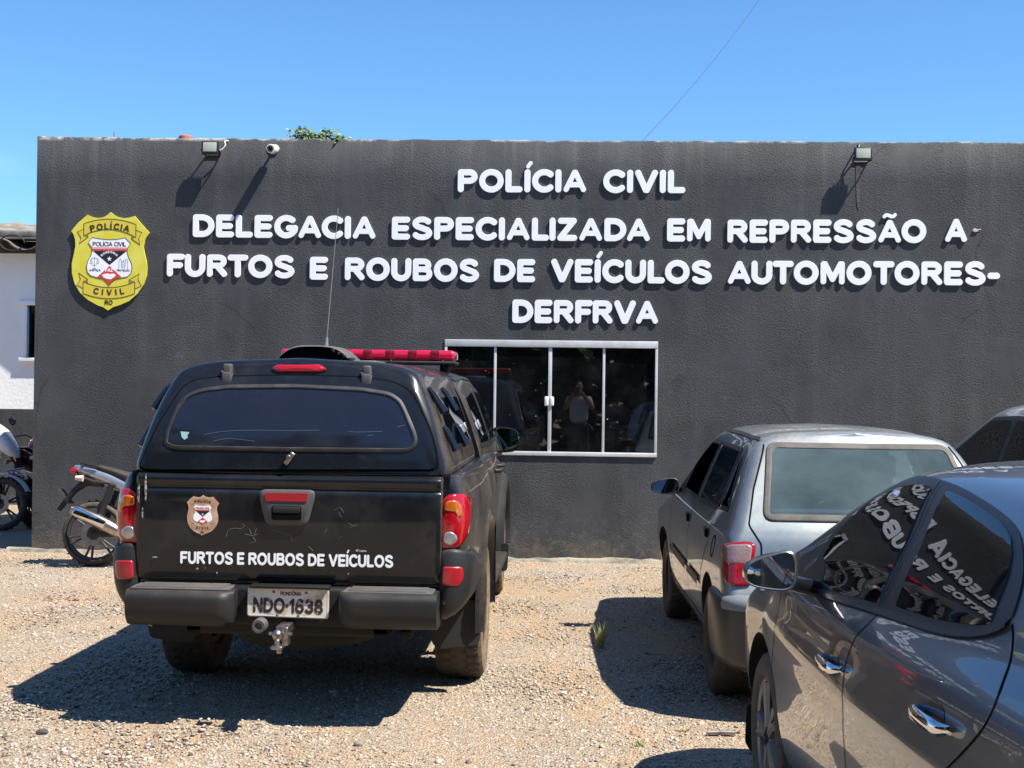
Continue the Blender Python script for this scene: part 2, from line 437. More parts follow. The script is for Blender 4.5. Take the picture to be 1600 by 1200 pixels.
# loose stones lying on it: nobody could count them
ms, N, K, p = node_mat('loose_stone')
ge = N.new('ShaderNodeNewGeometry')
c = n_ramp(N, K, ge.outputs['Random Per Island'], [(0.0, (0.075, 0.066, 0.06)), (0.16, (0.20, 0.17, 0.14)), (0.45, (0.36, 0.295, 0.225)), (0.72, (0.41, 0.35, 0.28)), (0.92, (0.45, 0.40, 0.33)), (1.0, (0.54, 0.50, 0.44))])
K(c, p.inputs['Base Color']); p.inputs['Roughness'].default_value = 0.85; p.inputs['Specular IOR Level'].default_value = 0.3
bm = bmesh.new(); bmesh.ops.create_icosphere(bm, subdivisions=1, radius=1)
bm.verts.index_update()
bv = np.array([v.co[:] for v in bm.verts]); bf = np.array([[v.index for v in f.verts] for f in bm.faces]); bm.free()
ns = 90000
yy = 5.2 + (12.45 - 5.2) * rng.random(ns) ** 1.25
t = rng.random(ns)
xx = (-0.455 + 0.80 * t) * yy
patch = np.sin(xx * 2.1 + 1.3 * np.sin(yy * 1.7)) * np.sin(yy * 2.6 + 1.1 * np.sin(xx * 1.9))
keep = rng.random(ns) < np.clip(0.62 + 0.5 * patch + 0.25 * (yy > 10.5), 0.12, 1)
xx, yy = xx[keep], yy[keep]; ns = len(xx)
sz = 0.0036 + 0.0060 * rng.random(ns) ** 2.0 + 0.009 * (rng.random(ns) < 0.004)
sc3 = np.stack([sz * (0.8 + 0.6 * rng.random(ns)), sz * (0.8 + 0.6 * rng.random(ns)), sz * (0.45 + 0.4 * rng.random(ns))], 1)
ang = rng.random(ns) * 2 * pi
shape = bv[None] * (1 + 0.28 * rng.normal(0, 1, (24, len(bv), 1)))
V = shape[rng.integers(0, 24, ns)] * sc3[:, None, :]
ca, sa = np.cos(ang)[:, None], np.sin(ang)[:, None]
V = np.stack([V[..., 0] * ca - V[..., 1] * sa, V[..., 0] * sa + V[..., 1] * ca, V[..., 2]], -1)
V[..., 0] += xx[:, None]; V[..., 1] += yy[:, None]; V[..., 2] += (sc3[:, 2] * 0.25 - 0.003)[:, None]
Fc = bf[None] + (np.arange(ns) * len(bv))[:, None, None]
me = bpy.data.meshes.new('gravel_stones')
V = V.reshape(-1, 3); Fc = Fc.reshape(-1, 3)
me.vertices.add(len(V)); me.vertices.foreach_set('co', V.ravel().astype(np.float32))
me.loops.add(Fc.size); me.loops.foreach_set('vertex_index', Fc.ravel().astype(np.int32))
me.polygons.add(len(Fc)); me.polygons.foreach_set('loop_start', (np.arange(len(Fc)) * 3).astype(np.int32))
me.update(calc_edges=True); me.materials.append(ms)
tag(link(bpy.data.objects.new('gravel_stones', me)), 'loose beige and grey gravel stones strewn over the yard', 'gravel', kind='stuff')

# ------------------------------------------------------------------ the black station building
WY = 12.35
mw, N, K, p = node_mat('charcoal_stucco')
tc = N.new('ShaderNodeTexCoord').outputs['Object']
sp = N.new('ShaderNodeSeparateXYZ'); K(tc, sp.inputs[0])
mp = N.new('ShaderNodeMapping'); mp.inputs['Scale'].default_value = (2.6, 2.6, 0.28); K(tc, mp.inputs[0])
streak = n_noise(N, K, mp.outputs[0], 1.6, 6, 0.6)
blot = n_noise(N, K, tc, 1.3, 8, 0.6)
c = n_mix(N, K, n_range(N, K, blot, 0.38, 0.62), (0.037, 0.038, 0.041), (0.056, 0.058, 0.061))
c = n_mix(N, K, n_range(N, K, streak, 0.5, 0.72, 0, 0.6), c, (0.072, 0.076, 0.080))
scuff = n_math(N, K, 'MULTIPLY', n_range(N, K, n_noise(N, K, tc, 5.5, 10, 0.75), 0.60, 0.70), n_range(N, K, n_noise(N, K, tc, 0.8, 3), 0.45, 0.62, 0, 0.5))
c = n_mix(N, K, scuff, c, (0.13, 0.13, 0.13))
mp3 = N.new('ShaderNodeMapping'); mp3.inputs['Scale'].default_value = (9, 9, 0.35); K(tc, mp3.inputs[0])
drip = n_math(N, K, 'MULTIPLY', n_range(N, K, sp.outputs['Z'], 2.9, 3.95, 0, 0.8), n_range(N, K, n_noise(N, K, mp3.outputs[0], 1.0, 5, 0.6), 0.54, 0.70))
c = n_mix(N, K, drip, c, (0.088, 0.086, 0.082))
dark = n_math(N, K, 'MULTIPLY', n_range(N, K, n_noise(N, K, tc, 0.55, 4, 0.6), 0.5, 0.62, 0, 0.55), n_range(N, K, n_noise(N, K, tc, 6, 6, 0.7), 0.35, 0.6, 0.5, 1.0))
c = n_mix(N, K, dark, c, (0.031, 0.032, 0.034))
# splashed and chipped paint along the foot of the wall
foot = n_math(N, K, 'MULTIPLY', n_range(N, K, sp.outputs['Z'], 0.55, 0.02), n_range(N, K, n_noise(N, K, tc, 14, 9, 0.75), 0.5, 0.72, 0, 0.75))
c = n_mix(N, K, foot, c, (0.20, 0.175, 0.14))
splash = n_math(N, K, 'MULTIPLY', n_range(N, K, sp.outputs['Z'], 0.24, 0.03, 0, 0.75), n_range(N, K, n_noise(N, K, tc, 3.5, 8, 0.7), 0.40, 0.62))
c = n_mix(N, K, splash, c, (0.15, 0.115, 0.08))
crack = N.new('ShaderNodeTexVoronoi'); crack.feature = 'DISTANCE_TO_EDGE'; crack.inputs['Scale'].default_value = 0.55
wv = N.new('ShaderNodeMix'); wv.data_type = 'VECTOR'; wn = N.new('ShaderNodeTexNoise'); wn.inputs['Scale'].default_value = 3.0; K(tc, wn.inputs['Vector'])
wv.inputs[0].default_value = 0.22; K(tc, wv.inputs['A']); K(wn.outputs['Color'], wv.inputs['B']); K(wv.outputs['Result'] if False else wv.outputs[1], crack.inputs['Vector'])
c = n_mix(N, K, n_math(N, K, 'MULTIPLY', n_range(N, K, crack.outputs['Distance'], 0.006, 0.002), n_range(N, K, n_noise(N, K, tc, 0.9, 3), 0.52, 0.60, 0, 0.55)), c, (0.018, 0.018, 0.019))
spk = n_math(N, K, 'MULTIPLY', n_range(N, K, n_noise(N, K, tc, 38, 3, 0.5), 0.735, 0.77), 0.6)
c = n_mix(N, K, spk, c, (0.25, 0.25, 0.25))
# bare mortar along the parapet edge
topm = n_math(N, K, 'MULTIPLY', n_range(N, K, sp.outputs['Z'], 3.935, 3.962), n_range(N, K, n_noise(N, K, tc, 7, 6), 0.45, 0.6))
c = n_mix(N, K, topm, c, (0.38, 0.34, 0.30))
K(c, p.inputs['Base Color']); p.inputs['Roughness'].default_value = 0.72; p.inputs['Specular IOR Level'].default_value = 0.4
mp2 = N.new('ShaderNodeMapping'); mp2.inputs['Scale'].default_value = (1, 1, 1.25); K(tc, mp2.inputs[0])
n1 = n_range(N, K, n_noise(N, K, mp2.outputs[0], 52, 5, 0.68), 0.40, 0.72)
n2 = n_noise(N, K, tc, 110, 3)
n3 = n_noise(N, K, tc, 4, 4)
rough_patch = n_range(N, K, n_noise(N, K, tc, 1.7, 5, 0.6), 0.38, 0.60, 0.12, 1.45)
hh = n_math(N, K, 'ADD', n_math(N, K, 'MULTIPLY', n_math(N, K, 'MULTIPLY', n1, rough_patch), 0.75), n_math(N, K, 'ADD', n_math(N, K, 'MULTIPLY', n2, 0.28), n_math(N, K, 'MULTIPLY', n3, 0.8)))
bp = N.new('ShaderNodeBump'); bp.inputs['Strength'].default_value = 0.5; bp.inputs['Distance'].default_value = 0.011
K(hh, bp.inputs['Height']); K(bp.outputs[0], p.inputs['Normal'])
M_WALL = mw
XL, XR, TOPZ = -5.195, 11.0, 3.968
WX0, WX1, WZ0, WZ1 = -1.245, 0.765, 0.988, 2.078
station = empty('police_station', (2.9, WY, 0), 0, 'long black stucco police station wall with flat parapet and a glass window', 'building')
OX = -2.9
def lx(x): return x + OX                               # world x to station-local x
f = MB()
nx = 260
tx = np.linspace(XL, XR, nx)
tz = TOPZ + 0.02 * np.interp(tx, np.linspace(XL, XR, 70), rng.normal(0, 0.16, 70)) + rng.normal(0, 0.0022, nx) + np.interp(tx, [-5.2, -4, 1, 11], [0.012, 0.0, -0.01, 0.0])
T0 = 3.6
vs = []; fs = []
for i in range(nx):
    x = tx[i]
    vs += [(lx(x), 0, T0), (lx(x), 0, tz[i] - 0.012), (lx(x), 0.014, tz[i]), (lx(x), 0.19, tz[i]), (lx(x), 0.2, T0)]
for i in range(nx - 1):
    for k in range(4): fs.append((i * 5 + k, i * 5 + k + 1, (i + 1) * 5 + k + 1, (i + 1) * 5 + k))
fs.append((0, 1, 2, 3, 4))
f.add(vs, fs)
q = lambda x0, x1, z0, z1: f.add([(lx(x0), 0, z0), (lx(x1), 0, z0), (lx(x1), 0, z1), (lx(x0), 0, z1)], [(0, 1, 2, 3)])
q(XL, WX0, -0.05, T0); q(WX1, XR, -0.05, T0); q(WX0, WX1, -0.05, WZ0); q(WX0, WX1, WZ1, T0)
for (x0, z0, x1, z1) in ((WX0, WZ0, WX1, WZ0), (WX1, WZ0, WX1, WZ1), (WX1, WZ1, WX0, WZ1), (WX0, WZ1, WX0, WZ0)):
    f.add([(lx(x0), 0, z0), (lx(x1), 0, z1), (lx(x1), 0.16, z1), (lx(x0), 0.16, z0)], [(0, 1, 2, 3)])
f.add([(lx(XL), 0, -.05), (lx(XL), 0.2, -.05), (lx(XL), 0.2, T0), (lx(XL), 0, T0)], [(0, 1, 2, 3)])
f.build('front_wall', M_WALL, station, ang=50)
b = MB(); b.box(lx(XL + 0.02), lx(XR), 0.2, 7.5, -0.05, 2.62)
b.build('rear_block', M_WALL, station)
b = MB(); b.box(lx(XL - 0.05), lx(XR), 0.205, 7.7, 2.62, 2.72, 0.01)
b.build('roof_slab', mat('concrete', (0.30, 0.285, 0.26), 0.9, var=((0.2, 0.19, 0.17), 3, 0.4, 0.65), bump=(30, 0.4, 0.01)), station)

# the window: frame, four panes, a pair of pulls
win = MB()
fd0, fd1 = -0.012, 0.05
win.box(lx(WX0 + .002), lx(WX1 - .002), fd0, fd1, WZ1 - 0.068, WZ1 - 0.003, 0.004)
win.box(lx(WX0 + .002), lx(WX1 - .002), fd0 - .006, fd1, WZ0 + 0.002, WZ0 + 0.040, 0.004)
win.box(lx(WX0 + .002), lx(WX0 + .026), fd0 + .003, fd1 - .003, WZ0 + 0.04, WZ1 - 0.068, 0.003)
win.box(lx(WX1 - .026), lx(WX1 - .002), fd0 + .003, fd1 - .003, WZ0 + 0.04, WZ1 - 0.068, 0.003)
frame = win.build('window', M_alu, station)
px_m = [773, 859, 943]
mx_ = [at(px, 620, WY).x for px in px_m]
for k, x in enumerate(mx_):
    m_ = MB()
    wd = 0.012 if k != 1 else 0.017
    m_.box(lx(x - wd), lx(x + wd), 0.004 - 0.004 * (k == 1), 0.035, WZ0 + 0.0405, WZ1 - 0.0685, 0.003)
    m_.build('mullion', M_alu, frame)
edges = [WX0 + 0.026] + mx_ + [WX1 - 0.026]
mpane, N, K, p = node_mat('window_glass')
tc = N.new('ShaderNodeTexCoord').outputs['Object']
p.inputs['Base Color'].default_value = (0.003, 0.0033, 0.0036, 1); p.inputs['Roughness'].default_value = 0.012; p.inputs['IOR'].default_value = 1.7; p.inputs['Specular IOR Level'].default_value = 0.6
sp_ = n_range(N, K, n_noise(N, K, tc, 24, 2, 0.4), 0.775, 0.80)
du = n_range(N, K, n_noise(N, K, tc, 3, 8, 0.7), 0.45, 0.8, 0, 0.030)
K(n_mix(N, K, n_math(N, K, 'ADD', sp_, du), (0.003, 0.0033, 0.0036), (0.5, 0.52, 0.55)), p.inputs['Base Color'])
for k in range(4):
    pn = MB()
    y0 = 0.012 if k in (1, 2) else 0.024
    pn.box(lx(edges[k] + 0.001), lx(edges[k + 1] - 0.001), y0, y0 + 0.006, WZ0 + 0.041, WZ1 - 0.069)
    pn.build('pane', mpane, frame)
hp = at(858, 627, WY)
for s in (-1, 1):
    m_ = MB()
    m_.box(lx(hp.x + s * 0.025 - 0.020), lx(hp.x + s * 0.025 + 0.020), -0.018, 0.011, hp.z - 0.044, hp.z + 0.044, 0.012)
    m_.build('pull', M_white_paint, frame)

kb = MB()
nk = 120
kx = np.linspace(-5.42, 6, nk)
kh = 0.030 + 0.008 * np.sin(kx * 3) + rng.normal(0, 0.005, nk); kd = 0.06 + rng.normal(0, 0.006, nk)
vs = []; fs = []
for i in range(nk):
    vs += [(kx[i], WY - kd[i] - 0.02, -0.03), (kx[i], WY - kd[i], kh[i] - 0.01), (kx[i], WY - kd[i] + 0.012, kh[i]), (kx[i], WY - 0.002, kh[i] + 0.004), (kx[i], WY - 0.002, -0.03)]
for i in range(nk - 1):
    for k in range(4): fs.append((i * 5 + k, i * 5 + k + 1, (i + 1) * 5 + k + 1, (i + 1) * 5 + k))
fs += [(0, 1, 2, 3, 4), tuple((nk - 1) * 5 + k for k in (4, 3, 2, 1, 0))]
kb.add(vs, fs)
tag(kb.build('kerb', mat('kerb_concrete', (0.30, 0.26, 0.19), 0.9, var=((0.13, 0.12, 0.10), 9, 0.42, 0.6), bump=(40, 0.6, 0.012))), kind='structure')

# ------------------------------------------------------------------ raised sign letters: strokes with round ends
GR = 0.126
def arc(cx, cy, rx, ry, a0, a1, n=14):
    return [(cx + rx * cos(RAD(a0 + (a1 - a0) * k / n)), cy + ry * sin(RAD(a0 + (a1 - a0) * k / n))) for k in range(n + 1)]
B0, T1 = GR, 1 - GR
def glyph(c):
    m = 0.5
    if c == 'P': return [[(0, B0), (0, T1), (.34, T1)] + arc(.34, .685, .20, T1 - .685, 90, -90)[1:] + [(0, .49)]]
    if c == 'R': return [[(0, B0), (0, T1), (.36, T1)] + arc(.36, .69, .20, T1 - .69, 90, -90)[1:] + [(0, .50)], [(.30, .48), (.58, B0)]]
    if c == 'B': return [[(0, B0), (0, T1), (.34, T1)] + arc(.34, .70, .18, T1 - .70, 90, -90)[1:] + [(0, .52)], [(.34, .52)] + arc(.36, (.52 + B0) / 2, .21, (.52 - B0) / 2, 90, -90) + [(0, B0)]]
    if c == 'D': return [[(0, B0), (0, T1), (.24, T1)] + arc(.24, .5, .38, .5 - B0, 90, -90, 20)[1:] + [(0, B0)]]
    if c == 'O': return [arc(.36, .5, .365, .5 - B0 + .012, 0, 360, 32)]
    if c == 'C': return [arc(.36, .5, .365, .5 - B0 + .012, 48, 312, 26)]
    if c == 'G': return [arc(.36, .5, .365, .5 - B0 + .012, 50, 330, 26) + [(.70, .44), (.46, .44)]]
    if c == 'L': return [[(0, T1), (0, B0), (.44, B0)]]
    if c == 'I': return [[(0, B0), (0, T1)]]
    if c == 'Í': return [[(0, B0), (0, T1)], [(.02, 1.13), (.12, 1.28)]]
    if c == 'A': return [[(0, B0), (.32, T1), (.36, T1), (.68, B0)], [(.10, .335), (.58, .335)]]
    if c == 'Ã': return glyph('A') + [[(.12, 1.13), (.17, 1.19), (.24, 1.20), (.42, 1.13), (.49, 1.145), (.54, 1.21)]]
    if c == 'V': return [[(0, T1), (.30, B0), (.34, B0), (.64, T1)]]
    if c == 'E': return [[(.48, T1), (0, T1), (0, B0), (.48, B0)], [(0, .5), (.43, .5)]]
    if c == 'F': return [[(.47, T1), (0, T1), (0, B0)], [(0, .5), (.40, .5)]]
    if c == 'S': return [arc(.29, .71, .27, .185, 28, 200, 14) + [(.10, .585), (.29, .515), (.49, .43)] + arc(.29, .29, .29, .185, 20, -152, 14)]
    if c == 'Z': return [[(.02, T1), (.52, T1), (0, B0), (.54, B0)]]
    if c == 'M': return [[(0, B0), (0, T1), (.06, T1), (.36, B0 + .10), (.66, T1), (.72, T1), (.72, B0)]]
    if c == 'U': return [[(0, T1), (0, .40)] + arc(.29, .40, .29, .40 - B0 + .012, 180, 360, 16) + [(.58, T1)]]
    if c == 'T': return [[(0, T1), (.58, T1)], [(.29, T1), (.29, B0)]]
    if c == 'N': return [[(0, B0), (0, T1), (.05, T1), (.55, B0), (.60, B0), (.60, T1)]]
    if c == 'J': return [[(.42, T1), (.42, .34)] + arc(.22, .34, .20, .34 - B0, 0, -180, 12)]
    if c == 'Ç': return glyph('C') + [[(.36, 0), (.40, -.12), (.30, -.19)]]
    if c == 'Ô': return glyph('O') + [[(.20, 1.10), (.36, 1.24), (.52, 1.10)]]
    if c == '1': return [[(0, .70), (.20, T1), (.20, B0)]]
    if c == '2': return [arc(.27, .65, .27, T1 - .65, 170, -20, 12) + [(0, B0), (.56, B0)]]
    if c == '3': return [arc(.26, .70, .24, T1 - .70, 150, -90, 12) + arc(.26, (.52 + B0) / 2, .27, (.52 - B0) / 2, 90, -150, 12)]
    if c == '6': return [[(.50, T1 - .06), (.36, T1), (.22, T1 - .03), (.08, .62), (.02, .36)] + arc(.28, .34, .27, .34 - B0, 180, -180, 22)]
    if c == '8': return [arc(.28, .70, .22, T1 - .70, -90, 270, 20), arc(.28, (.52 + B0) / 2, .27, (.52 - B0) / 2, 90, 450, 22)]
    if c == '9': return [[(.56 - q_[0], 1 - q_[1]) for q_ in glyph('6')[0]]]
    if c == '·': return [[(0, .5), (.05, .5)]]
    if c == '-': return [[(0, .40), (.24, .40)]]
def sdf_contours(strokes, r, h=0.016):
    segs = []
    for s in strokes:
        for a, b_ in zip(s[:-1], s[1:]): segs.append((a, b_))
    A = np.array([s[0] for s in segs]); Bq = np.array([s[1] for s in segs])
    rr = np.array([r * (0.62 if max(s[0][1], s[1][1]) > 1.02 else 1.0) for s in segs])
    x0, y0 = np.minimum(A, Bq).min(0) - r - 2.5 * h; x1, y1 = np.maximum(A, Bq).max(0) + r + 2.5 * h
    gx = np.arange(x0, x1, h); gy = np.arange(y0, y1, h)
    X, Y = np.meshgrid(gx, gy, indexing='ij')
    D = np.full(X.shape, 9.0)
    for a, b_, r_ in zip(A, Bq, rr):
        d = b_ - a; l2 = max(d @ d, 1e-12)
        t = np.clip(((X - a[0]) * d[0] + (Y - a[1]) * d[1]) / l2, 0, 1)
        D = np.minimum(D, np.hypot(X - a[0] - t * d[0], Y - a[1] - t * d[1]) - r_)
    nxt = {}
    def ip(i, j, i2, j2):
        a, b_ = D[i, j], D[i2, j2]; t = a / (a - b_)
        return (gx[i] + (gx[i2] - gx[i]) * t, gy[j] + (gy[j2] - gy[j]) * t)
    pos = {}
    tbl = {1: [(3, 0)], 2: [(0, 1)], 3: [(3, 1)], 4: [(1, 2)], 5: [(3, 2), (1, 0)], 6: [(0, 2)], 7: [(3, 2)], 8: [(2, 3)], 9: [(2, 0)], 10: [(0, 3), (2, 1)], 11: [(2, 1)], 12: [(1, 3)], 13: [(1, 0)], 14: [(0, 3)]}
    S = D < 0
    idx = S[:-1, :-1] * 1 + S[1:, :-1] * 2 + S[1:, 1:] * 4 + S[:-1, 1:] * 8
    for i, j in zip(*np.nonzero((idx > 0) & (idx < 15))):
        e = [((i, j), (i + 1, j)), ((i + 1, j), (i + 1, j + 1)), ((i, j + 1), (i + 1, j + 1)), ((i, j), (i, j + 1))]
        for a, b_ in tbl[int(idx[i, j])]:
            ka, kb_ = e[a], e[b_]
            nxt[ka] = kb_
            for k_ in (ka, kb_):
                if k_ not in pos: pos[k_] = ip(*k_[0], *k_[1])
    out = []
    while nxt:
        st = next(iter(nxt)); c = [st]; k_ = nxt.pop(st)
        while k_ != st and k_ in nxt: c.append(k_); k_ = nxt.pop(k_)
        if len(c) > 5: out.append([pos[q_] for q_ in c])
    return out
def curve_mesh(name, loops, depth, bevel, m):
    cu = bpy.data.curves.new(name, 'CURVE'); cu.dimensions = '2D'; cu.fill_mode = 'BOTH'; cu.extrude = depth / 2; cu.bevel_depth = bevel; cu.bevel_resolution = 1
    for lp in loops:
        s = cu.splines.new('POLY'); s.points.add(len(lp) - 1)
        for pt, (x, y) in zip(s.points, lp): pt.co = (x, y, 0, 1)
        s.use_cyclic_u = True
    o = bpy.data.objects.new(name, cu); link(o)
    dg = bpy.context.evaluated_depsgraph_get()
    me = bpy.data.meshes.new_from_object(o.evaluated_get(dg))
    bpy.data.objects.remove(o); bpy.data.curves.remove(cu)
    me.materials.clear(); me.materials.append(m); me.name = name
    return me
ORD = ['first', 'second', 'third', 'fourth', 'fifth']
# word, left px, right px, y of baseline at left and right px, cap height px, line phrase
WORDS = [
    ('POLÍCIA', 715.5, 917, 300.5, 301, 35.5, 'top line'), ('CIVIL', 942.5, 1071.5, 301.5, 302, 35.5, 'top line'),
    ('DELEGACIA', 302, 588, 370.5, 374, 35.5, 'second line'), ('ESPECIALIZADA', 612.5, 1016.5, 374.5, 377.5, 35.5, 'second line'),
    ('EM', 1042, 1111, 377.5, 378, 35.5, 'second line'), ('REPRESSÃO', 1136, 1447, 379.5, 379.5, 35.5, 'second line'), ('A', 1475.5, 1510.5, 378.5, 378.5, 36, 'second line'),
    ('FURTOS', 261.5, 461, 432, 435, 35.5, 'third line'), ('E', 484.5, 513, 437, 437, 35.5, 'third line'), ('ROUBOS', 539, 749, 438, 441, 35.5, 'third line'),
    ('DE', 772, 836.5, 440.5, 441, 35.5, 'third line'), ('VEÍCULOS', 861, 1112.5, 441, 444, 36, 'third line'), ('AUTOMOTORES-', 1136.5, 1562, 444, 446, 36, 'third line'),
    ('DERFRVA', 800.5, 1028.5, 504.5, 506.5, 36, 'bottom line')]
cache = {}
LD = 0.015
for word, pl, pr_, yl, yr, cap, where in WORDS:
    a_, b_ = at(pl, yl, WY), at(pr_, yr, WY)
    scl = cap / FPX * WY
    ws = []
    for ch in word:
        g_ = glyph(ch); w_ = max(q_[0] for s in g_ for q_ in s if q_[1] < 1.02 or ch == '-') + 2 * GR
        ws.append(w_)
    gap = 0.055
    kern = [gap] * len(word)
    for i in range(len(word) - 1):
        if word[i:i + 2] in ('VA', 'LI', 'TO', 'LO', 'AU', 'AC', 'UT', 'ÃO', 'GA', 'DA', 'FU', 'FR', 'RT'): kern[i] = 0.0
    tot = sum(ws) + sum(kern[:-1])
    kx_ = ((b_.x - a_.x) / scl) / tot
    x = 0.0
    for i, ch in enumerate(word):
        key = (ch, round(kx_, 3))
        if key not in cache:
            st = [[(q_[0] * kx_, q_[1]) for q_ in s] for s in glyph(ch)]
            st = [[(q_[0] + GR * min(1, kx_), q_[1]) for q_ in s] for s in st]
            cache[key] = curve_mesh('sign_letter', [[(u * scl, v * scl) for u, v in lp] for lp in sdf_contours(st, GR * {'A': .86, 'Ã': .86, 'M': .90, 'R': .94, 'B': .94, 'S': .95}.get(ch, 1.0))], LD - 0.003, 0.0015, M_white_sign)
        me = cache[key]
        fr_ = x / tot
        o = link(bpy.data.objects.new('sign_letter', me))
        o.rotation_euler = (pi / 2, 0, 0)
        o.location = (a_.x + x * kx_ * scl, WY - 0.003 - LD / 2, a_.z + (b_.z - a_.z) * fr_)
        cnt = word.count(ch)
        nm = 'hyphen' if ch == '-' else 'letter ' + ch
        if len(word) == 1: lab = 'white raised letter %s standing alone in the %s of the wall sign' % (ch, where)
        elif cnt > 1: lab = '%s white raised %s in %s, %s' % (ORD[word[:i].count(ch)], nm, word.strip('-'), where)
        else: lab = 'white raised %s in the word %s on the wall, %s' % (nm, word.strip('-'), where)
        if ch == '-': lab = 'white raised hyphen ending the third line of the wall sign'
        tag(o, lab, 'letter', 'raised white letters of the wall sign')
        x += ws[i] + kern[i]

# ------------------------------------------------------------------ lettering from type
def text_mesh(body, cap, off=0.0, width=None, center=True, gap=0.05):
    """flat faces in x,y of lettering with cap height `cap`, starting at 0 (or centred on x); off makes it bolder"""
    r = 0.075 + off * 1.1
    loops = []; x = 0.0
    for ch in body:
        if ch == ' ': x += 0.34; continue
        g_ = glyph(ch); w_ = max(q_[0] for s in g_ for q_ in s if q_[1] < 1.02)
        k = (1 - 2 * r) / (1 - 2 * GR)
        st = [[(q_[0] + r + x, (q_[1] - .5) * k + .5) for q_ in s] for s in g_]
        loops += sdf_contours(st, r, 0.028); x += w_ + 2 * r + gap
    me = curve_mesh('lettering', loops, 0, 0, M_ink)
    co = np.array([v.co[:] for v in me.vertices]) * cap
    x0, x1 = co[:, 0].min(), co[:, 0].max()
    sx = 1.0 if width is None else width / (x1 - x0)
    co[:, 0] = (co[:, 0] - x0) * sx - ((x1 - x0) * sx / 2 if center else 0)
    vs = [(c[0], c[1], 0) for c in co]; fs = [tuple(p_.vertices) for p_ in me.polygons]
    bpy.data.meshes.remove(me)
    return vs, fs
def thick(vs, fs, frame, h0, h1, mb, mi=0):
    """flat faces turned into a thin solid: frame(u, v, h)"""
    n = len(vs)
    V = [frame(u, v, h1) for u, v, _ in vs] + [frame(u, v, h0) for u, v, _ in vs]
    edge = {}
    for f_ in fs:
        for a, b_ in zip(f_, f_[1:] + f_[:1]): edge[(a, b_)] = 1
    F = list(fs) + [tuple(a + n for a in reversed(f_)) for f_ in fs]
    for (a, b_) in edge:
        if (b_, a) not in edge: F.append((a, a + n, b_ + n, b_))
    mb.add(V, F, mi)
def arc_text(mb, body, cap, off, path, frame, h0, h1, mi=0):
    """letters set one by one along a path function s -> (u, v, angle), s in metres centred on 0"""
    parts = []; x = 0
    for ch in body:
        if ch == ' ': x += cap * 0.4; continue
        vs, fs = text_mesh(ch, cap, off, center=False)
        wd = max(v[0] for v in vs)
        parts.append((x + wd / 2, wd, vs, fs)); x += wd + cap * 0.22
    x -= cap * 0.22
    for cx, wd, vs, fs in parts:
        u, v, an = path(cx - x / 2)
        ca_, sa_ = cos(an), sin(an)
        W = [(u + (p_[0] - wd / 2) * ca_ - p_[1] * sa_, v + (p_[0] - wd / 2) * sa_ + p_[1] * ca_, 0) for p_ in vs]
        thick(W, fs, frame, h0, h1, mb, mi)
def strip(mb, pts, wd, frame, h0, h1, closed=False, mi=0):
    """a thin line drawn in 2-D"""
    P = np.array(pts, float); n = len(P)
    if closed: T = np.roll(P, -1, 0) - np.roll(P, 1, 0)
    else: T = np.gradient(P, axis=0)
    T /= np.maximum(np.linalg.norm(T, axis=1, keepdims=True), 1e-9)
    Nn = np.stack([-T[:, 1], T[:, 0]], 1) * wd / 2
    vs = []
    for a, nn in zip(P, Nn):
        vs += [frame(*(a + nn), h1), frame(*(a - nn), h1), frame(*(a - nn), h0), frame(*(a + nn), h0)]
    fs = []
    for i in range(n if closed else n - 1):
        j = (i + 1) % n
        for k in range(4): fs.append((i * 4 + k, i * 4 + (k + 1) % 4, j * 4 + (k + 1) % 4, j * 4 + k))
    if not closed: fs += [(0, 1, 2, 3), tuple((n - 1) * 4 + k for k in (3, 2, 1, 0))]
    mb.add(vs, fs, mi)

# ------------------------------------------------------------------ the police shield, drawn in units of the photographed badge
SH_OUT = [(518, 122), (555, 150), (590, 168), (660, 183), (715, 175), (765, 160), (840, 245), (917, 328), (885, 372), (868, 410), (857, 470), (870, 540), (890, 610), (897, 680), (893, 760), (865, 845), (800, 940), (720, 1010), (620, 1055), (560, 1072), (505, 1108), (455, 1075), (400, 1058), (300, 1005), (220, 935), (160, 840), (133, 740), (130, 640), (150, 540), (165, 460), (160, 400), (145, 350), (120, 315), (190, 230), (283, 150), (330, 172), (400, 182), (450, 172), (485, 152)]
SH_IN = [(335, 378), (420, 392), (515, 399), (600, 394), (670, 378), (727, 435), (700, 480), (692, 520), (710, 580), (740, 635), (745, 680), (735, 735), (700, 768), (640, 780), (580, 793), (545, 818), (515, 858), (485, 818), (450, 793), (390, 778), (325, 760), (292, 725), (283, 670), (295, 615), (325, 560), (338, 510), (330, 470), (297, 432)]
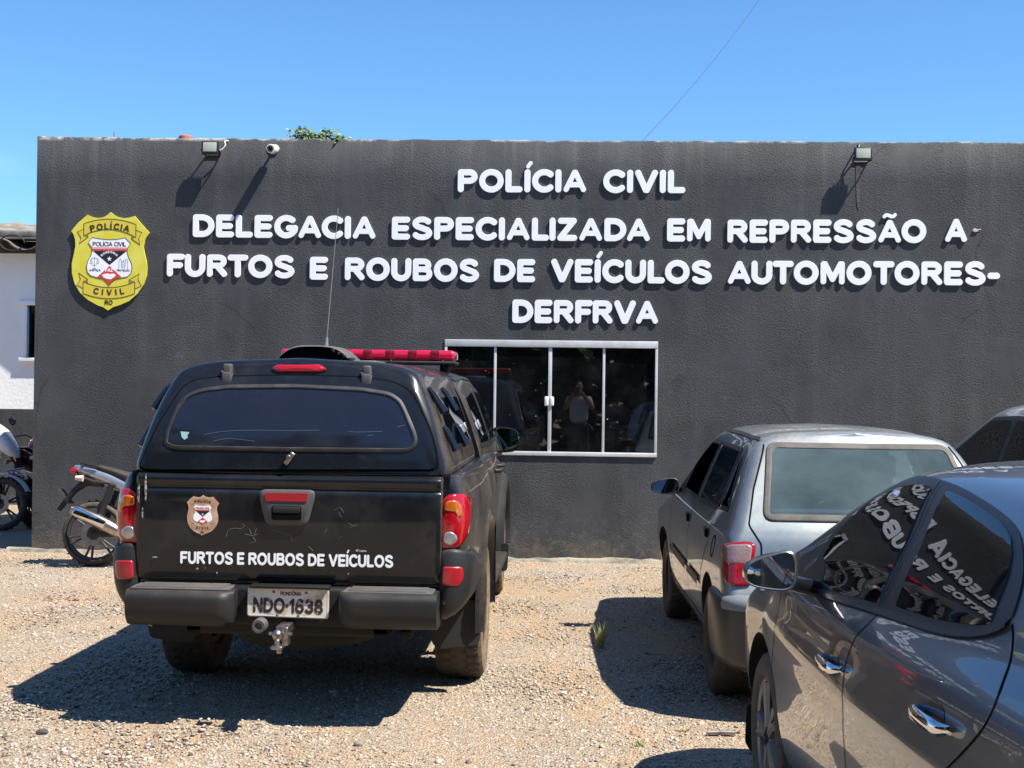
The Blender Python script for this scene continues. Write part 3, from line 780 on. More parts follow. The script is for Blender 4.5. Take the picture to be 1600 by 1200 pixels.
def shield(name_parent, frame, k, th, cols, detail=True):
    """cols: base, ribbon, fold, ink; k = metres per badge unit; frame(u, v, h)"""
    base, ribbon, fold, ink = cols
    U = lambda pts: [((x - 512) * k, (615 - y) * k) for x, y in pts]
    e = th
    s = 0.0012 if detail else 0.0005
    def part(name, m, fn):
        mb = MB(); fn(mb); return child(mb.build(name, m, smooth=False), name_parent)
    part('shield_board', base, lambda mb: mb.prism(U(SH_OUT), 0, e, frame))
    bez = lambda a, c, b_, n=14: [tuple((1 - t) ** 2 * np.array(a) + 2 * t * (1 - t) * np.array(c) + t * t * np.array(b_)) for t in np.linspace(0, 1, n)]
    top = bez((250, 240), (515, 140), (780, 245)) + bez((780, 372), (515, 225), (250, 358))
    bot = bez((250, 822), (515, 935), (776, 820)) + bez((776, 938), (515, 1040), (250, 938))
    tails = [[(186, 320), (249, 295), (249, 360), (296, 372), (205, 440), (222, 385)], [(781, 300), (843, 325), (808, 385), (822, 448), (735, 385), (781, 372)],
             [(203, 735), (298, 800), (249, 822), (249, 888), (186, 855), (222, 800)], [(820, 738), (808, 795), (842, 860), (777, 888), (777, 822), (716, 800)]]
    for q_ in [top, bot]: part('ribbon', ribbon, lambda mb: mb.prism(U(q_), e, e + s, frame))
    for q_ in tails: part('ribbon_tail', ribbon, lambda mb: mb.prism(U(q_), e, e + s, frame))
    for q_ in ([(249, 362), (296, 345), (296, 374)], [(781, 373), (735, 350), (735, 386)], [(249, 820), (298, 798), (298, 838)], [(777, 820), (716, 800), (716, 840)]):
        part('ribbon_fold', fold, lambda mb: mb.prism(U(q_), e, e + 2 * s, frame))
    if detail:
        def lines(mb):
            for q_ in [top, bot] + tails: strip(mb, U(q_), 5 * k, frame, e, e + 2.4 * s, True)
            strip(mb, U(SH_IN), 5 * k, frame, e, e + 3.4 * s, True)
        part('outline', ink, lines)
    part('emblem', M_white_ink, lambda mb: mb.prism(U(SH_IN), e, e + 2 * s, frame))
    part('red_bar', M_red_ink, lambda mb: [mb.prism(U([(337, 478), (694, 478), (692, 484), (338, 484)]), e + 2 * s, e + 3 * s, frame), mb.prism(U([(338, 492), (692, 492), (690, 511), (340, 511)]), e + 2 * s, e + 3 * s, frame)])
    part('black_triangle', M_black_ink, lambda mb: mb.prism(U([(346, 512), (688, 512), (516, 652)]), e + 2 * s, e + 3 * s, frame))
    part('red_diamond', M_red_ink, lambda mb: mb.prism(U([(516, 662), (640, 774), (580, 790), (545, 815), (515, 852), (485, 815), (450, 790), (392, 774)]), e + 2 * s, e + 3 * s, frame))
    def star(mb):
        pts = []
        for i in range(10):
            r = 27 if i % 2 == 0 else 11
            pts.append((514 + r * sin(i * pi / 5), 592 - r * cos(i * pi / 5)))
        mb.prism(U(pts), e + 3 * s, e + 4 * s, frame)
        mb.prism(U([(442, 752), (470, 742), (500, 738), (520, 745), (548, 738), (578, 745), (578, 765), (555, 780), (535, 795), (505, 795), (480, 788), (455, 778)]), e + 3 * s, e + 4 * s, frame)
    part('white_star', M_white_ink, star)
    cap1 = 62 * k
    def pth(cx, cy, R_, sgn):
        def f_(s_):
            a = s_ / (R_ * k)
            if sgn > 0: return ((cx - 512 + R_ * sin(a)) * k, (615 - cy + R_ * cos(a)) * k, -a)
            return ((cx - 512 + R_ * sin(a)) * k, (615 - cy - R_ * cos(a)) * k, a)
        return f_
    def words(mb):
        arc_text(mb, 'POLÍCIA', 66 * k, 0.03, pth(514, 1010, 712, 1), frame, e + s, e + 3 * s)
        arc_text(mb, 'C I V I L', 62 * k, 0.028, pth(512, 250, 708, -1), frame, e + s, e + 3 * s)
        vs, fs = text_mesh('RO', 46 * k, 0.03); thick([(a + 0, b_ + (615 - 1052) * k, 0) for a, b_, _ in vs], fs, frame, e, e + 2 * s, mb)
        vs, fs = text_mesh('POLÍCIA CIVIL', 44 * k, 0.012, width=340 * k); thick([(a, b_ + (615 - 466) * k, 0) for a, b_, _ in vs], fs, frame, e + 2 * s, e + 3 * s, mb)
        if detail:
            vs, fs = text_mesh('JUSTIÇA', 19 * k, 0.01, width=120 * k); thick([(a - 145 * k, b_ + (615 - 716) * k, 0) for a, b_, _ in vs], fs, frame, e + 2 * s, e + 3 * s, mb)
            vs, fs = text_mesh('PROTEÇÃO', 19 * k, 0.01, width=132 * k); thick([(a + 145 * k, b_ + (615 - 716) * k, 0) for a, b_, _ in vs], fs, frame, e + 2 * s, e + 3 * s, mb)
    part('lettering', ink, words)
    if detail:
        def white(mb):
            vs, fs = text_mesh('PAZ', 34 * k, 0.03, width=80 * k); thick([(a, b_ + (615 - 722) * k, 0) for a, b_, _ in vs], fs, frame, e + 3 * s, e + 4 * s, mb)
            arc_text(mb, 'RONDÔNIA', 22 * k, 0.03, pth(514, 632, 98, 1), frame, e + 3 * s, e + 4 * s)
        part('white_lettering', M_white_ink, white)
        def icons(mb):
            for q_ in ([(362, 572), (362, 690)], [(328, 592), (362, 582), (396, 592)], [(328, 592), (318, 632)], [(328, 592), (340, 632)], [(396, 592), (384, 632)], [(396, 592), (408, 632)], [(345, 690), (380, 690)], [(340, 655), (385, 655)],
                       [(316, 632)] + [(329 + 13 * cos(a), 632 + 8 * sin(a)) for a in np.linspace(pi, 0, 6)], [(382, 632)] + [(395 + 13 * cos(a), 632 + 8 * sin(a)) for a in np.linspace(pi, 0, 6)],
                       [(612, 690), (612, 625), (622, 588), (632, 590), (636, 630), (640, 680)], [(702, 690), (702, 625), (692, 588), (682, 590), (678, 630), (674, 680)],
                       [(648, 685), (650, 645), (645, 620), (668, 620), (664, 645), (666, 685)], [(650, 612), (656, 600), (664, 612), (656, 622)]):
                strip(mb, U(q_), 4 * k, frame, e + 2 * s, e + 3 * s)
        part('line_drawing', mat('grey_ink', (0.22, 0.23, 0.26), 0.5), icons)
bc = at(172, 408.5, WY)
badge = empty('police_badge', (bc.x, WY, bc.z), 0, 'yellow police shield with ribbons mounted on the black wall left of the lettering', 'badge')
KB = WY / FPX / 6.32
mb_ = MB()
for (x, z) in ((-0.2, 0.2), (0.2, 0.2), (0, -0.3)): mb_.tube([(x, 0.0, z), (x, -0.008, z)], 0.012)
mb_.build('spacer', M_dark_metal, badge)
shield(badge, lambda u, v, h: (u, -0.006 - h, v), KB, 0.016, (M_yellow, M_yellow2, M_badge_shade, M_ink))

# ------------------------------------------------------------------ floodlights, camera, bits on the parapet
def floodlight(px, py, wpx, hpx, label, cable, cable_mat):
    c = at(px, py, WY - 0.12)
    s = (WY - 0.12) / FPX
    w_, h_ = wpx * s / 2, hpx * s / 2
    r = empty('floodlight', (c.x, WY, c.z), 0, label, 'floodlight', 'floodlights on the parapet wall')
    T = Matrix.Translation((0, -0.115, 0)) @ Matrix.Rotation(RAD(-3), 4, 'X')
    m_ = MB(); m_.M = T
    m_.box(-w_, w_, -0.010, 0.022, -h_, h_, 0.006)
    for i in range(7): m_.box(-w_ * .8 + i * w_ * .26, -w_ * .8 + i * w_ * .26 + 0.006, 0.022, 0.036, -h_ * .7, h_ * .7, 0.001)
    hs_ = m_.build('housing', mat('flood_black', (0.008, 0.008, 0.009), 0.5), r)
    m_ = MB(); m_.M = T; m_.box(-w_ * .80, w_ * .80, -0.0125, -0.008, -h_ * .62, h_ * .80, 0.001); m_.build('lens', M_floodglass, r)
    m_ = MB()
    for sx in (-1, 1): m_.tube([(sx * w_ * 1.02, -0.12, -h_ * .3), (sx * w_ * 1.02, -0.05, -h_ * .75), (sx * w_ * .8, -0.004, -h_ * .85)], 0.008, 6)
    m_.tube([(-w_ * .82, -0.006, -h_ * .85), (w_ * .82, -0.006, -h_ * .85)], 0.008, 6)
    m_.build('bracket', M_dark_metal, r)
    m_ = MB(); m_.tube(cable, 0.007, 8); m_.build('cable', cable_mat, r)
    return r
def spl(pts, n=24):
    P = np.array(pts, float); t = np.arange(len(P)); tt = np.linspace(0, len(P) - 1, n)
    out = []
    for x in tt:
        i = min(int(x), len(P) - 2); u = x - i
        p0, p1, p2, p3 = P[max(i - 1, 0)], P[i], P[i + 1], P[min(i + 2, len(P) - 1)]
        out.append(tuple(0.5 * (2 * p1 + (p2 - p0) * u + (2 * p0 - 5 * p1 + 4 * p2 - p3) * u * u + (3 * p1 - p0 - 3 * p2 + p3) * u ** 3)))
    return out
M_cable_w = mat('white_cable', (0.6, 0.57, 0.48), 0.5)
M_cable_g = mat('green_cable', (0.05, 0.22, 0.13), 0.5)
floodlight(328, 230.5, 27, 21, 'black framed floodlight with a white cable above the word DELEGACIA', spl([(0.05, -0.06, -0.03), (0.10, -0.05, 0.0), (0.125, -0.04, 0.04), (0.12, -0.02, 0.08), (0.19, 0.05, 0.092)]), M_cable_w)
floodlight(1349, 240.5, 27, 21, 'black framed floodlight with a green cable above the word REPRESSÃO', spl([(0.0, -0.07, -0.02), (-0.03, -0.06, 0.06), (-0.02, -0.03, 0.10), (-0.03, 0.05, 0.11), (-0.06, 0.15, 0.115)]), M_cable_g)
st_ = at(1341, 290, WY)
mb_ = MB()
stain = [(-0.025, 0.19), (0.018, 0.19), (0.022, 0.05), (0.014, -0.06), (0.02, -0.15), (0.002, -0.23), (-0.012, -0.17), (-0.02, -0.02)]
mb_.prism([(u, v) for u, v in stain], 0, 0.002, lambda u, v, h: (u + st_.x - 2.9, -h - 0.0015, v + st_.z))
mb_.build('rust_stain', mat('stain', (0.088, 0.079, 0.066), 0.8, var=((0.05, 0.05, 0.052), 12, 0.4, 0.6), bump=(34, 0.5, 0.012)), station)
cc = at(423, 229.5, WY - 0.16)
cr = empty('security_camera', (cc.x, WY, cc.z), 0, 'white bullet security camera on the black parapet wall', 'security camera')
T = Matrix.Rotation(RAD(6), 4, 'X')
m_ = MB(); m_.M = T
m_.lathe([(0.0, -0.165), (0.040, -0.165), (0.043, -0.16), (0.043, -0.06), (0.036, -0.045), (0.0, -0.045)], (0, 0, 0), 'y', 24)
m_.build('camera_body', mat('camera_white', (0.72, 0.70, 0.64), 0.4), cr)
m_ = MB(); m_.M = T
m_.lathe([(0.0, -0.1654), (0.029, -0.16535), (0.029, -0.188)], (0, 0, 0), 'y', 24, 0); m_.lathe([(0.0, -0.2), (0.013, -0.16585), (0.016, -0.1653)], (0, 0, 0), 'y', 20, 1)
m_.build('lens', [mat('camera_face', (0.16, 0.13, 0.11), 0.4), M_gloss_black], cr)
m_ = MB(); m_.tube([(0, -0.09, 0.01), (0.0, -0.04, 0.012), (0.0, 0, 0.012)], 0.012, 8); m_.lathe([(0, -0.001), (0.04, -0.001), (0.04, -0.014), (0.0, -0.018)], (0.006, 0, 0.012), 'y', 20)
m_.box(-0.06, -0.03, -0.01, -0.002, -0.01, 0.05, 0.004)
m_.build('bracket', mat('camera_white'
, (0.72, 0.70, 0.64), 0.4), cr)

p_ = at(290, 216, WY + 0.1)
m_ = MB(); m_.lathe([(0.0, 0.05), (0.05, 0.05), (0.065, 0.04), (0.067, 0.012), (0.055, 0.0), (0.0, 0.0)], (p_.x, WY + 0.1, 3.962), 'z', 24)
tag(m_.build('clay_cap', mat('clay', (0.35, 0.13, 0.09), 0.8, bump=(40, 0.3, 0.01))), 'small round reddish clay cap lying on the parapet left of the floodlight', 'clay cap')
p_ = at(178, 212, WY + 0.1)
m_ = MB(); m_.tube([(p_.x, WY + 0.1, 3.9), (p_.x + 0.002, WY + 0.1, 4.045)], 0.0045, 6)
tag(m_.build('rebar_stub', mat('rust', (0.2, 0.10, 0.08), 0.8)), 'thin rusty steel rod sticking up from the parapet above the badge', 'steel rod')
p_ = at(1523, 360, WY)
m_ = MB()
m_.add([(p_.x + 0.022 * cos(a) * r + 0.02 * (a > 5.6), WY - 0.001 - h, p_.z + 0.017 * sin(a) * r) for h, r in ((0, 1.0), (0.012, 0.7)) for a in np.linspace(0, 2 * pi, 11)[:-1]], [tuple(range(10, 20))] + [(i, (i + 1) % 10, 10 + (i + 1) % 10, 10 + i) for i in range(10)])
m_.tube([(p_.x + 0.02, WY - 0.004, p_.z + 0.003), (p_.x + 0.055, WY - 0.004, p_.z + 0.008)], 0.005, 6)
tag(m_.build('mortar_blob', mat('mortar', (0.55, 0.48, 0.38), 0.85)), 'pale blob of mortar on the wall right of the letter A', 'mortar')

# overhead cable crossing the sky
a_, b_ = at(1000, 224, 18.0), at(1190, -6, 24.0)
pts = []
for t in np.linspace(-0.3, 1.25, 40):
    q_ = a_.lerp(b_, t); pts.append((q_.x, q_.y, q_.z - 0.10 * 4 * t * (1 - t)))
m_ = MB(); m_.tube(pts, 0.0034, 6)
tag(m_.build('overhead_cable', mat('cable_grey', (0.06, 0.065, 0.08), 0.9, spec=0.1)), 'thin overhead cable slanting across the blue sky above the wall', 'cable')

# ------------------------------------------------------------------ leaves
def leaf_mat(name, c1, c2):
    m, N, K, p = node_mat(name)
    ge = N.new('ShaderNodeNewGeometry')
    K(n_mix(N, K, ge.outputs['Random Per Island'], c1, c2), p.inputs['Base Color'])
    p.inputs['Roughness'].default_value = 0.5
    p.inputs['Subsurface Weight'].default_value = 0.0
    return m
M_leaf = leaf_mat('leaf', (0.10, 0.18, 0.025), (0.30, 0.34, 0.07))
M_leaf_dark = leaf_mat('backdrop_leaf', (0.022, 0.04, 0.012), (0.055, 0.085, 0.025))
def leaf(mb, p, d, n, l, wd, mi=0):
    d = Vector(d).normalized(); s = d.cross(Vector(n))
    if s.length < 0.05: s = d.cross(Vector((1, 0, 0.3)))
    s.normalize(); nn = s.cross(d)
    p = Vector(p)
    mb.add([p, p + d * l * .35 + s * wd + nn * wd * .3, p + d * l * .75 + s * wd * .75 + nn * wd * .2, p + d * l - nn * l * .1, p + d * l * .75 - s * wd * .75 + nn * wd * .2, p + d * l * .35 - s * wd + nn * wd * .3, p + d * l * .5 - nn * wd * .1],
           [(0, 1, 6), (1, 2, 6), (2, 3, 6), (3, 4, 6), (4, 5, 6), (5, 0, 6)], mi)
vine = MB()
for k in range(40):
    px_ = 458 + 84 * (k + random.random()) / 40
    hgt_ = {0: 0.05}.get(k, 0.0) + np.interp(px_, [450, 463, 480, 505, 530, 540, 552], [0.02, 0.14, 0.13, 0.09, 0.07, 0.05, 0.03]) * random.uniform(0.75, 1.05)
    if 515 < px_ < 520: hgt_ += 0.05
    p0 = at(px_, 216, WY + random.uniform(0.05, 0.3))
    base = Vector((p0.x, p0.y, 3.85))
    tip = Vector((p0.x + random.uniform(-.05, .05), p0.y + random.uniform(-.05, .05), 3.955 + hgt_))
    vine.tube([base, base.lerp(tip, .5) + Vector((random.uniform(-.02, .02), 0, 0)), tip], [0.004, 0.003, 0.001], 5, mi=1)
    for j in range(11):
        t = 0.45 + 0.55 * j / 10
        q_ = base.lerp(tip, t)
        a = random.uniform(0, 2 * pi)
        leaf(vine, q_, (cos(a), sin(a) * .6, random.uniform(-.4, .7)), (0, -.5, 1), random.uniform(0.035, 0.06), random.uniform(0.012, 0.022))
tag(vine.build('climbing_plant', [M_leaf, mat('stem', (0.12, 0.10, 0.05), 0.8)], smooth=False), 'green leafy plant peeping over the parapet right of the security camera', 'plant')

def tuft(px_, py_, n, h, name, label, dry=False, spread=0.5):
    d = raydir(px_, py_); q_ = CAMLOC + d * (-HCAM / d.z)
    mb = MB()
    for k in range(n):
        a = random.uniform(0, 2 * pi); le = h * random.uniform(0.5, 1.0); out = le * spread * random.uniform(.3, 1.1)
        b0 = Vector((q_.x + random.uniform(-.02, .02), q_.y + random.uniform(-.02, .02), -0.005))
        pts = []; w_ = random.uniform(0.002, 0.0042)
        sd = Vector((-sin(a), cos(a), 0)) * w_
        vs = []
        for t in (0, .35, .7, 1):
            c = b0 + Vector((cos(a) * out * t ** 1.6, sin(a) * out * t ** 1.6, le * (t - 0.35 * t * t * (out / le))))
            vs += [c - sd * (1 - t * .92), c + sd * (1 - t * .92)]
        mb.add(vs, [(0, 1, 3, 2), (2, 3, 5, 4), (4, 5, 7, 6)], 1 if (dry and random.random() < .4) else 0)
    return tag(mb.build(name, [mat('grass_blade', (0.13, 0.19, 0.035), 0.6, var=((0.25, 0.26, 0.07), 9, 0.4, 0.6)), mat('dry_blade', (0.42, 0.33, 0.16), 0.7)], smooth=True), label, 'grass tuft', 'grass tufts in the gravel')
tuft(938, 1012, 60, 0.21, 'grass_tuft', 'tallest grass tuft, growing at the edge of the old silver car shadow', True)
tuft(980, 900, 16, 0.05, 'grass_tuft', 'small weed growing in the gravel near the foot of the black wall', spread=1.2)
tuft(1010, 1022, 14, 0.05, 'grass_tuft', 'small weed inside the shadow of the old silver car', spread=1.2)
tuft(1000, 1165, 16, 0.05, 'grass_tuft', 'small weed nearest the bottom edge of the photo', spread=1.2)
tuft(1068, 1142, 14, 0.04, 'grass_tuft', 'small weed just above the shadow of the graphite sedan', spread=1.2)
tuft(178, 981, 14, 0.035, 'grass_tuft', 'small weed in the gravel left of the pickup bumper', spread=1.2)
def lying(px_, py_, dx, dy, r, name, m, label, cat):
    d = raydir(px_, py_); q_ = CAMLOC + d * (-HCAM / d.z)
    mb = MB(); mb.tube([(q_.x, q_.y, r), (q_.x + dx * .5, q_.y + dy * .5 + .004, r * 1.1), (q_.x + dx, q_.y + dy, r)], r, 10)
    return tag(mb.build(name, m), label, cat)
lying(1105, 1149, 0.13, 0.01, 0.011, 'metal_pipe', M_steel, 'short grey metal pipe lying on the gravel beside the sedan front wheel', 'pipe')
lying(1010, 1022, 0.12, -0.01, 0.005, 'dry_stick', mat('dry_wood', (0.4, 0.33, 0.22), 0.8), 'pale dry stick lying in the shadow of the old silver car', 'stick')

M_dead = leaf_mat('dead_leaf', (0.16, 0.07, 0.03), (0.38, 0.22, 0.10))
for (px_, py_, n_l, spr, lab) in ((100, 938, 16, .16, 'patch of dry brown leaves on the gravel left of the pickup'), (810, 905, 10, .12, 'few dry leaves lying in front of the wall right of the pickup')):
    d = raydir(px_, py_); q_ = CAMLOC + d * (-HCAM / d.z); mb = MB()
    for k in range(n_l):
        a = random.uniform(0, 2 * pi)
        leaf(mb, (q_.x + random.gauss(0, spr), q_.y + random.gauss(0, spr * .5), random.uniform(.004, .012)), (cos(a), sin(a), random.uniform(-.1, .25)), (0, 0, 1), random.uniform(.03, .06), random.uniform(.01, .018))
    tag(mb.build('dry_leaves', M_dead, smooth=False), lab, 'dry leaves', kind='stuff')
# a few stones one could pick out
for k, (px_, py_, r_, lab) in enumerate(((66, 1146, .022, 'dark stone lying on the gravel near the bottom left corner'), (236, 1092, .02, 'stone in the shadow of the pickup canopy'), (880, 1085, .016, 'pale stone on open gravel between the pickup and the sedan'), (560, 1165, .018, 'grey stone on the gravel at the bottom of the photo below the plate'))):
    d = raydir(px_, py_); q_ = CAMLOC + d * (-HCAM / d.z); bm = bmesh.new(); bmesh.ops.create_icosphere(bm, subdivisions=2, radius=1); bm.verts.index_update()
    mb = MB(); mb.add([(q_.x + v.co.x * r_ * 1.3 * (1 + random.uniform(-.12, .12)), q_.y + v.co.y * r_ * (1 + random.uniform(-.12, .12)), r_ * .4 + v.co.z * r_ * .7 * (1 + random.uniform(-.12, .12))) for v in bm.verts], [[v.index for v in f.verts] for f in bm.faces]); bm.free()
    tag(mb.build('stone', mat(('stone_dark', 'stone_grey', 'stone_pale', 'stone_grey')[k], ((0.07, 0.065, 0.06), (0.2, 0.18, 0.16), (0.5, 0.42, 0.3), (0.2, 0.18, 0.16))[k], 0.9, bump=(50, .5, .01))), lab, 'stone', 'single stones on the gravel')

# ------------------------------------------------------------------ white building beyond the alley
BY = 17.0
white = empty('white_house', (-9.5, BY, 0), 0, 'white rendered house with black painted foot and fibre cement roof beyond the alley', 'building')
mwh, N, K, p = node_mat('white_render')
tc = N.new('ShaderNodeTexCoord').outputs['Object']
c = n_mix(N, K, n_range(N, K, n_noise(N, K, tc, 1.6, 7), 0.45, 0.75, 0, 0.5), (0.86, 0.855, 0.83), (0.72, 0.70, 0.65))
K(c, p.inputs['Base Color']); p.inputs['Roughness'].default_value = 0.85
bp = N.new('ShaderNodeBump'); bp.inputs['Strength'].default_value = 0.5; bp.inputs['Distance'].default_value = 0.01
K(n_noise(N, K, tc, 24, 5), bp.inputs['Height']); K(bp.outputs[0], p.inputs['Normal'])
def lw(px_, py_): q_ = at(px_, py_, BY); return q_.x + 9.5, q_.z
ztop = lw(20, 396)[1]; zband = lw(20, 639)[1]
wx0, wz1 = lw(40, 477); _, wz0 = lw(40, 559)
X0, X1 = -6.0, 4.2
m_ = MB()
def qq(x0, x1, z0, z1): m_.add([(x0, 0, z0), (x1, 0, z0), (x1, 0, z1), (x0, 0, z1)], [(0, 1, 2, 3)])
wx1 = wx0 + 0.9
qq(X0, wx0, 0, ztop); qq(wx1, X1, 0, ztop); qq(wx0, wx1, 0, wz0); qq(wx0, wx1, wz1, ztop)
for (x0, z0, x1, z1) in ((wx0, wz0, wx1, wz0), (wx1, wz0, wx1, wz1), (wx1, wz1, wx0, wz1), (wx0, wz1, wx0, wz0)):
    m_.add([(x0, 0, z0), (x1, 0, z1), (x1, 0.15, z1), (x0, 0.15, z0)], [(0, 1, 2, 3)])
m_.add([(X0, 0, 0), (X0, 5, 0), (X0, 5, ztop), (X0, 0, ztop)], [(0, 1, 2, 3)])
m_.build('wall', mwh, white)
m_ = MB(); m_.box(X0, X1, -0.006, -0.001, 0, zband); m_.build('black_foot', M_WALL, white)
m_ = MB()
m_.box(wx0 - .03, wx0 + 0.03, -0.02, 0.06, wz0, wz1, .004); m_.box(wx1 - .03, wx1 + .03, -0.02, 0.06, wz0, wz1, .004)
m_.box(wx0 - .09, wx1 + .09, -0.05, 0.06, wz1, wz1 + .06, .006); m_.box(wx0 - .06, wx1 + .06, -0.06, 0.06, wz0 - .05, wz0, .006)
wf = m_.build('window', mwh, white)
m_ = MB(); m_.box(wx0 + .03, wx1 - .03, 0.05, 0.06, wz0, wz1); m_.build('pane', M_tint, wf)
# corrugated sheets with an overhang, ridge flashing and the edge of the sheets in view
m_ = MB()
ncol = 260
xs_ = np.linspace(X0 - 0.4, X1, ncol)
zw = 0.075 * np.cos((xs_ + 0.15) * 2 * pi / 0.72)
zw = np.sign(zw) * np.abs(zw / 0.075) ** 0.8 * 0.075
vs = []
for i in range(ncol):
    for (yy_, dz) in ((-0.42, 0.0), (2.2, 0.42), (5.2, 0.9)):
        vs += [(xs_[i], yy_, ztop + 0.085 + zw[i] + dz), (xs_[i], yy_, ztop + 0.077 + zw[i] + dz)]
fs = []
for i in range(ncol - 1):
    a0 = i * 6; b0 = a0 + 6
    for r_ in (0, 2): fs += [(a0 + r_, b0 + r_, b0 + r_ + 2, a0 + r_ + 2), (a0 + r_ + 1, a0 + r_ + 3, b0 + r_ + 3, b0 + r_ + 1)]
    fs.append((a0, a0 + 1, b0 + 1, b0))
m_.add(vs, fs)
m_.build('roof', mat('fibre_cement', (0.22, 0.19, 0.15), 0.9, var=((0.10, 0.085, 0.07), 2.5, 0.4, 0.62), bump=(25, 0.5, 0.01)), white, ang=60)
m_ = MB(); m_.box(X0 - .4, X1, -0.36, -0.30, ztop + 0.150, ztop + 0.175, 0.004)
m_.box(X0 - .4, X1, -0.34, 0.05, ztop + 0.165, ztop + 0.27, 0.03)
m_.build('ridge_flashing', mat('grey_flashing', (0.16, 0.15, 0.135), 0.8, var=((0.08, 0.075, 0.07), 4, 0.4, 0.6)), white)
m_ = MB(); m_.box(X0, X1, -0.004, 0.3, ztop + 0.0005, ztop + 0.16, 0.002); m_.build('eave_filling', mat('dark_filling', (0.05, 0.042, 0.035), 0.95, var=((0.10, 0.085, 0.07), 6, 0.4, 0.6)), white)  # dark box closing the gap under the roof sheets
m_ = MB(); m_.tube([(lw(44, 385)[0] + 0.16 * cos(a) - .02, -0.44, lw(44, 385)[1] + 0.10 * sin(a)) for a in np.linspace(0, 5.6, 16)], 0.009, 6)
m_.build('wire_loop', M_dark_metal, white)

# unseen trees, added behind the camera to darken what glass and paint reflect
tl = MB()
for k in range(6500):
    x = random.uniform(-26, 26); t = random.random()
    y = -4.6 - 8 * t ** 1.3 - 1.0 * sin(x * .8)
    top = 4.6 + .8 * sin(x * .55) + .6 * sin(x * 1.7 + 1)
    z = 1.9 + .4 * sin(x * 1.1) + (top - 1.9) * random.random() if t < .5 else random.uniform(0.1, top)
    c = Vector((x, y, z))
    for j in range(3):
        d = Vector((random.gauss(0, 1), random.gauss(0, 1), random.gauss(0, .6)))
        leaf(tl, c + d * 0.3, d, (random.random(), random.random(), 1), random.uniform(.45, .9), random.uniform(.16, .32))
tag(tl.build('reflection_backdrop_trees', M_leaf_dark, smooth=False), 'dark line of unseen trees added behind the photographer to darken reflections', 'trees', kind='stuff')
#VEHICLES
# ------------------------------------------------------------------ vehicle toolkit
def pchip(P, sub):
    """P: [n, ...]; monotone cubic through the points, uniform parameter"""
    P = np.asarray(P, float); n = len(P)
    d = np.diff(P, axis=0)
    m = np.zeros_like(P)
    a, b_ = d[:-1], d[1:]
    with np.errstate(divide='ignore', invalid='ignore'):
        hm = 2 * a * b_ / (a + b_)
    m[1:-1] = np.where(a * b_ > 0, np.nan_to_num(hm), 0)
    m[0] = d[0]; m[-1] = d[-1]
    out = []
    for i in range(n - 1):
        for k in range(sub):
            t = k / sub
            out.append((2 * t ** 3 - 3 * t ** 2 + 1) * P[i] + (t ** 3 - 2 * t ** 2 + t) * m[i] + (-2 * t ** 3 + 3 * t ** 2) * P[i + 1] + (t ** 3 - t ** 2) * m[i + 1])
    out.append(P[-1])
    return np.array(out)
def loft_half(stations, su=6, sv=5, smooth=2):
    G = pchip(np.array(stations, float), su)
    G = np.stack([pchip(g_, sv) for g_ in G])
    for _ in range(smooth):
        G[1:-1] = 0.5 * G[1:-1] + 0.25 * (G[:-2] + G[2:])
    return G
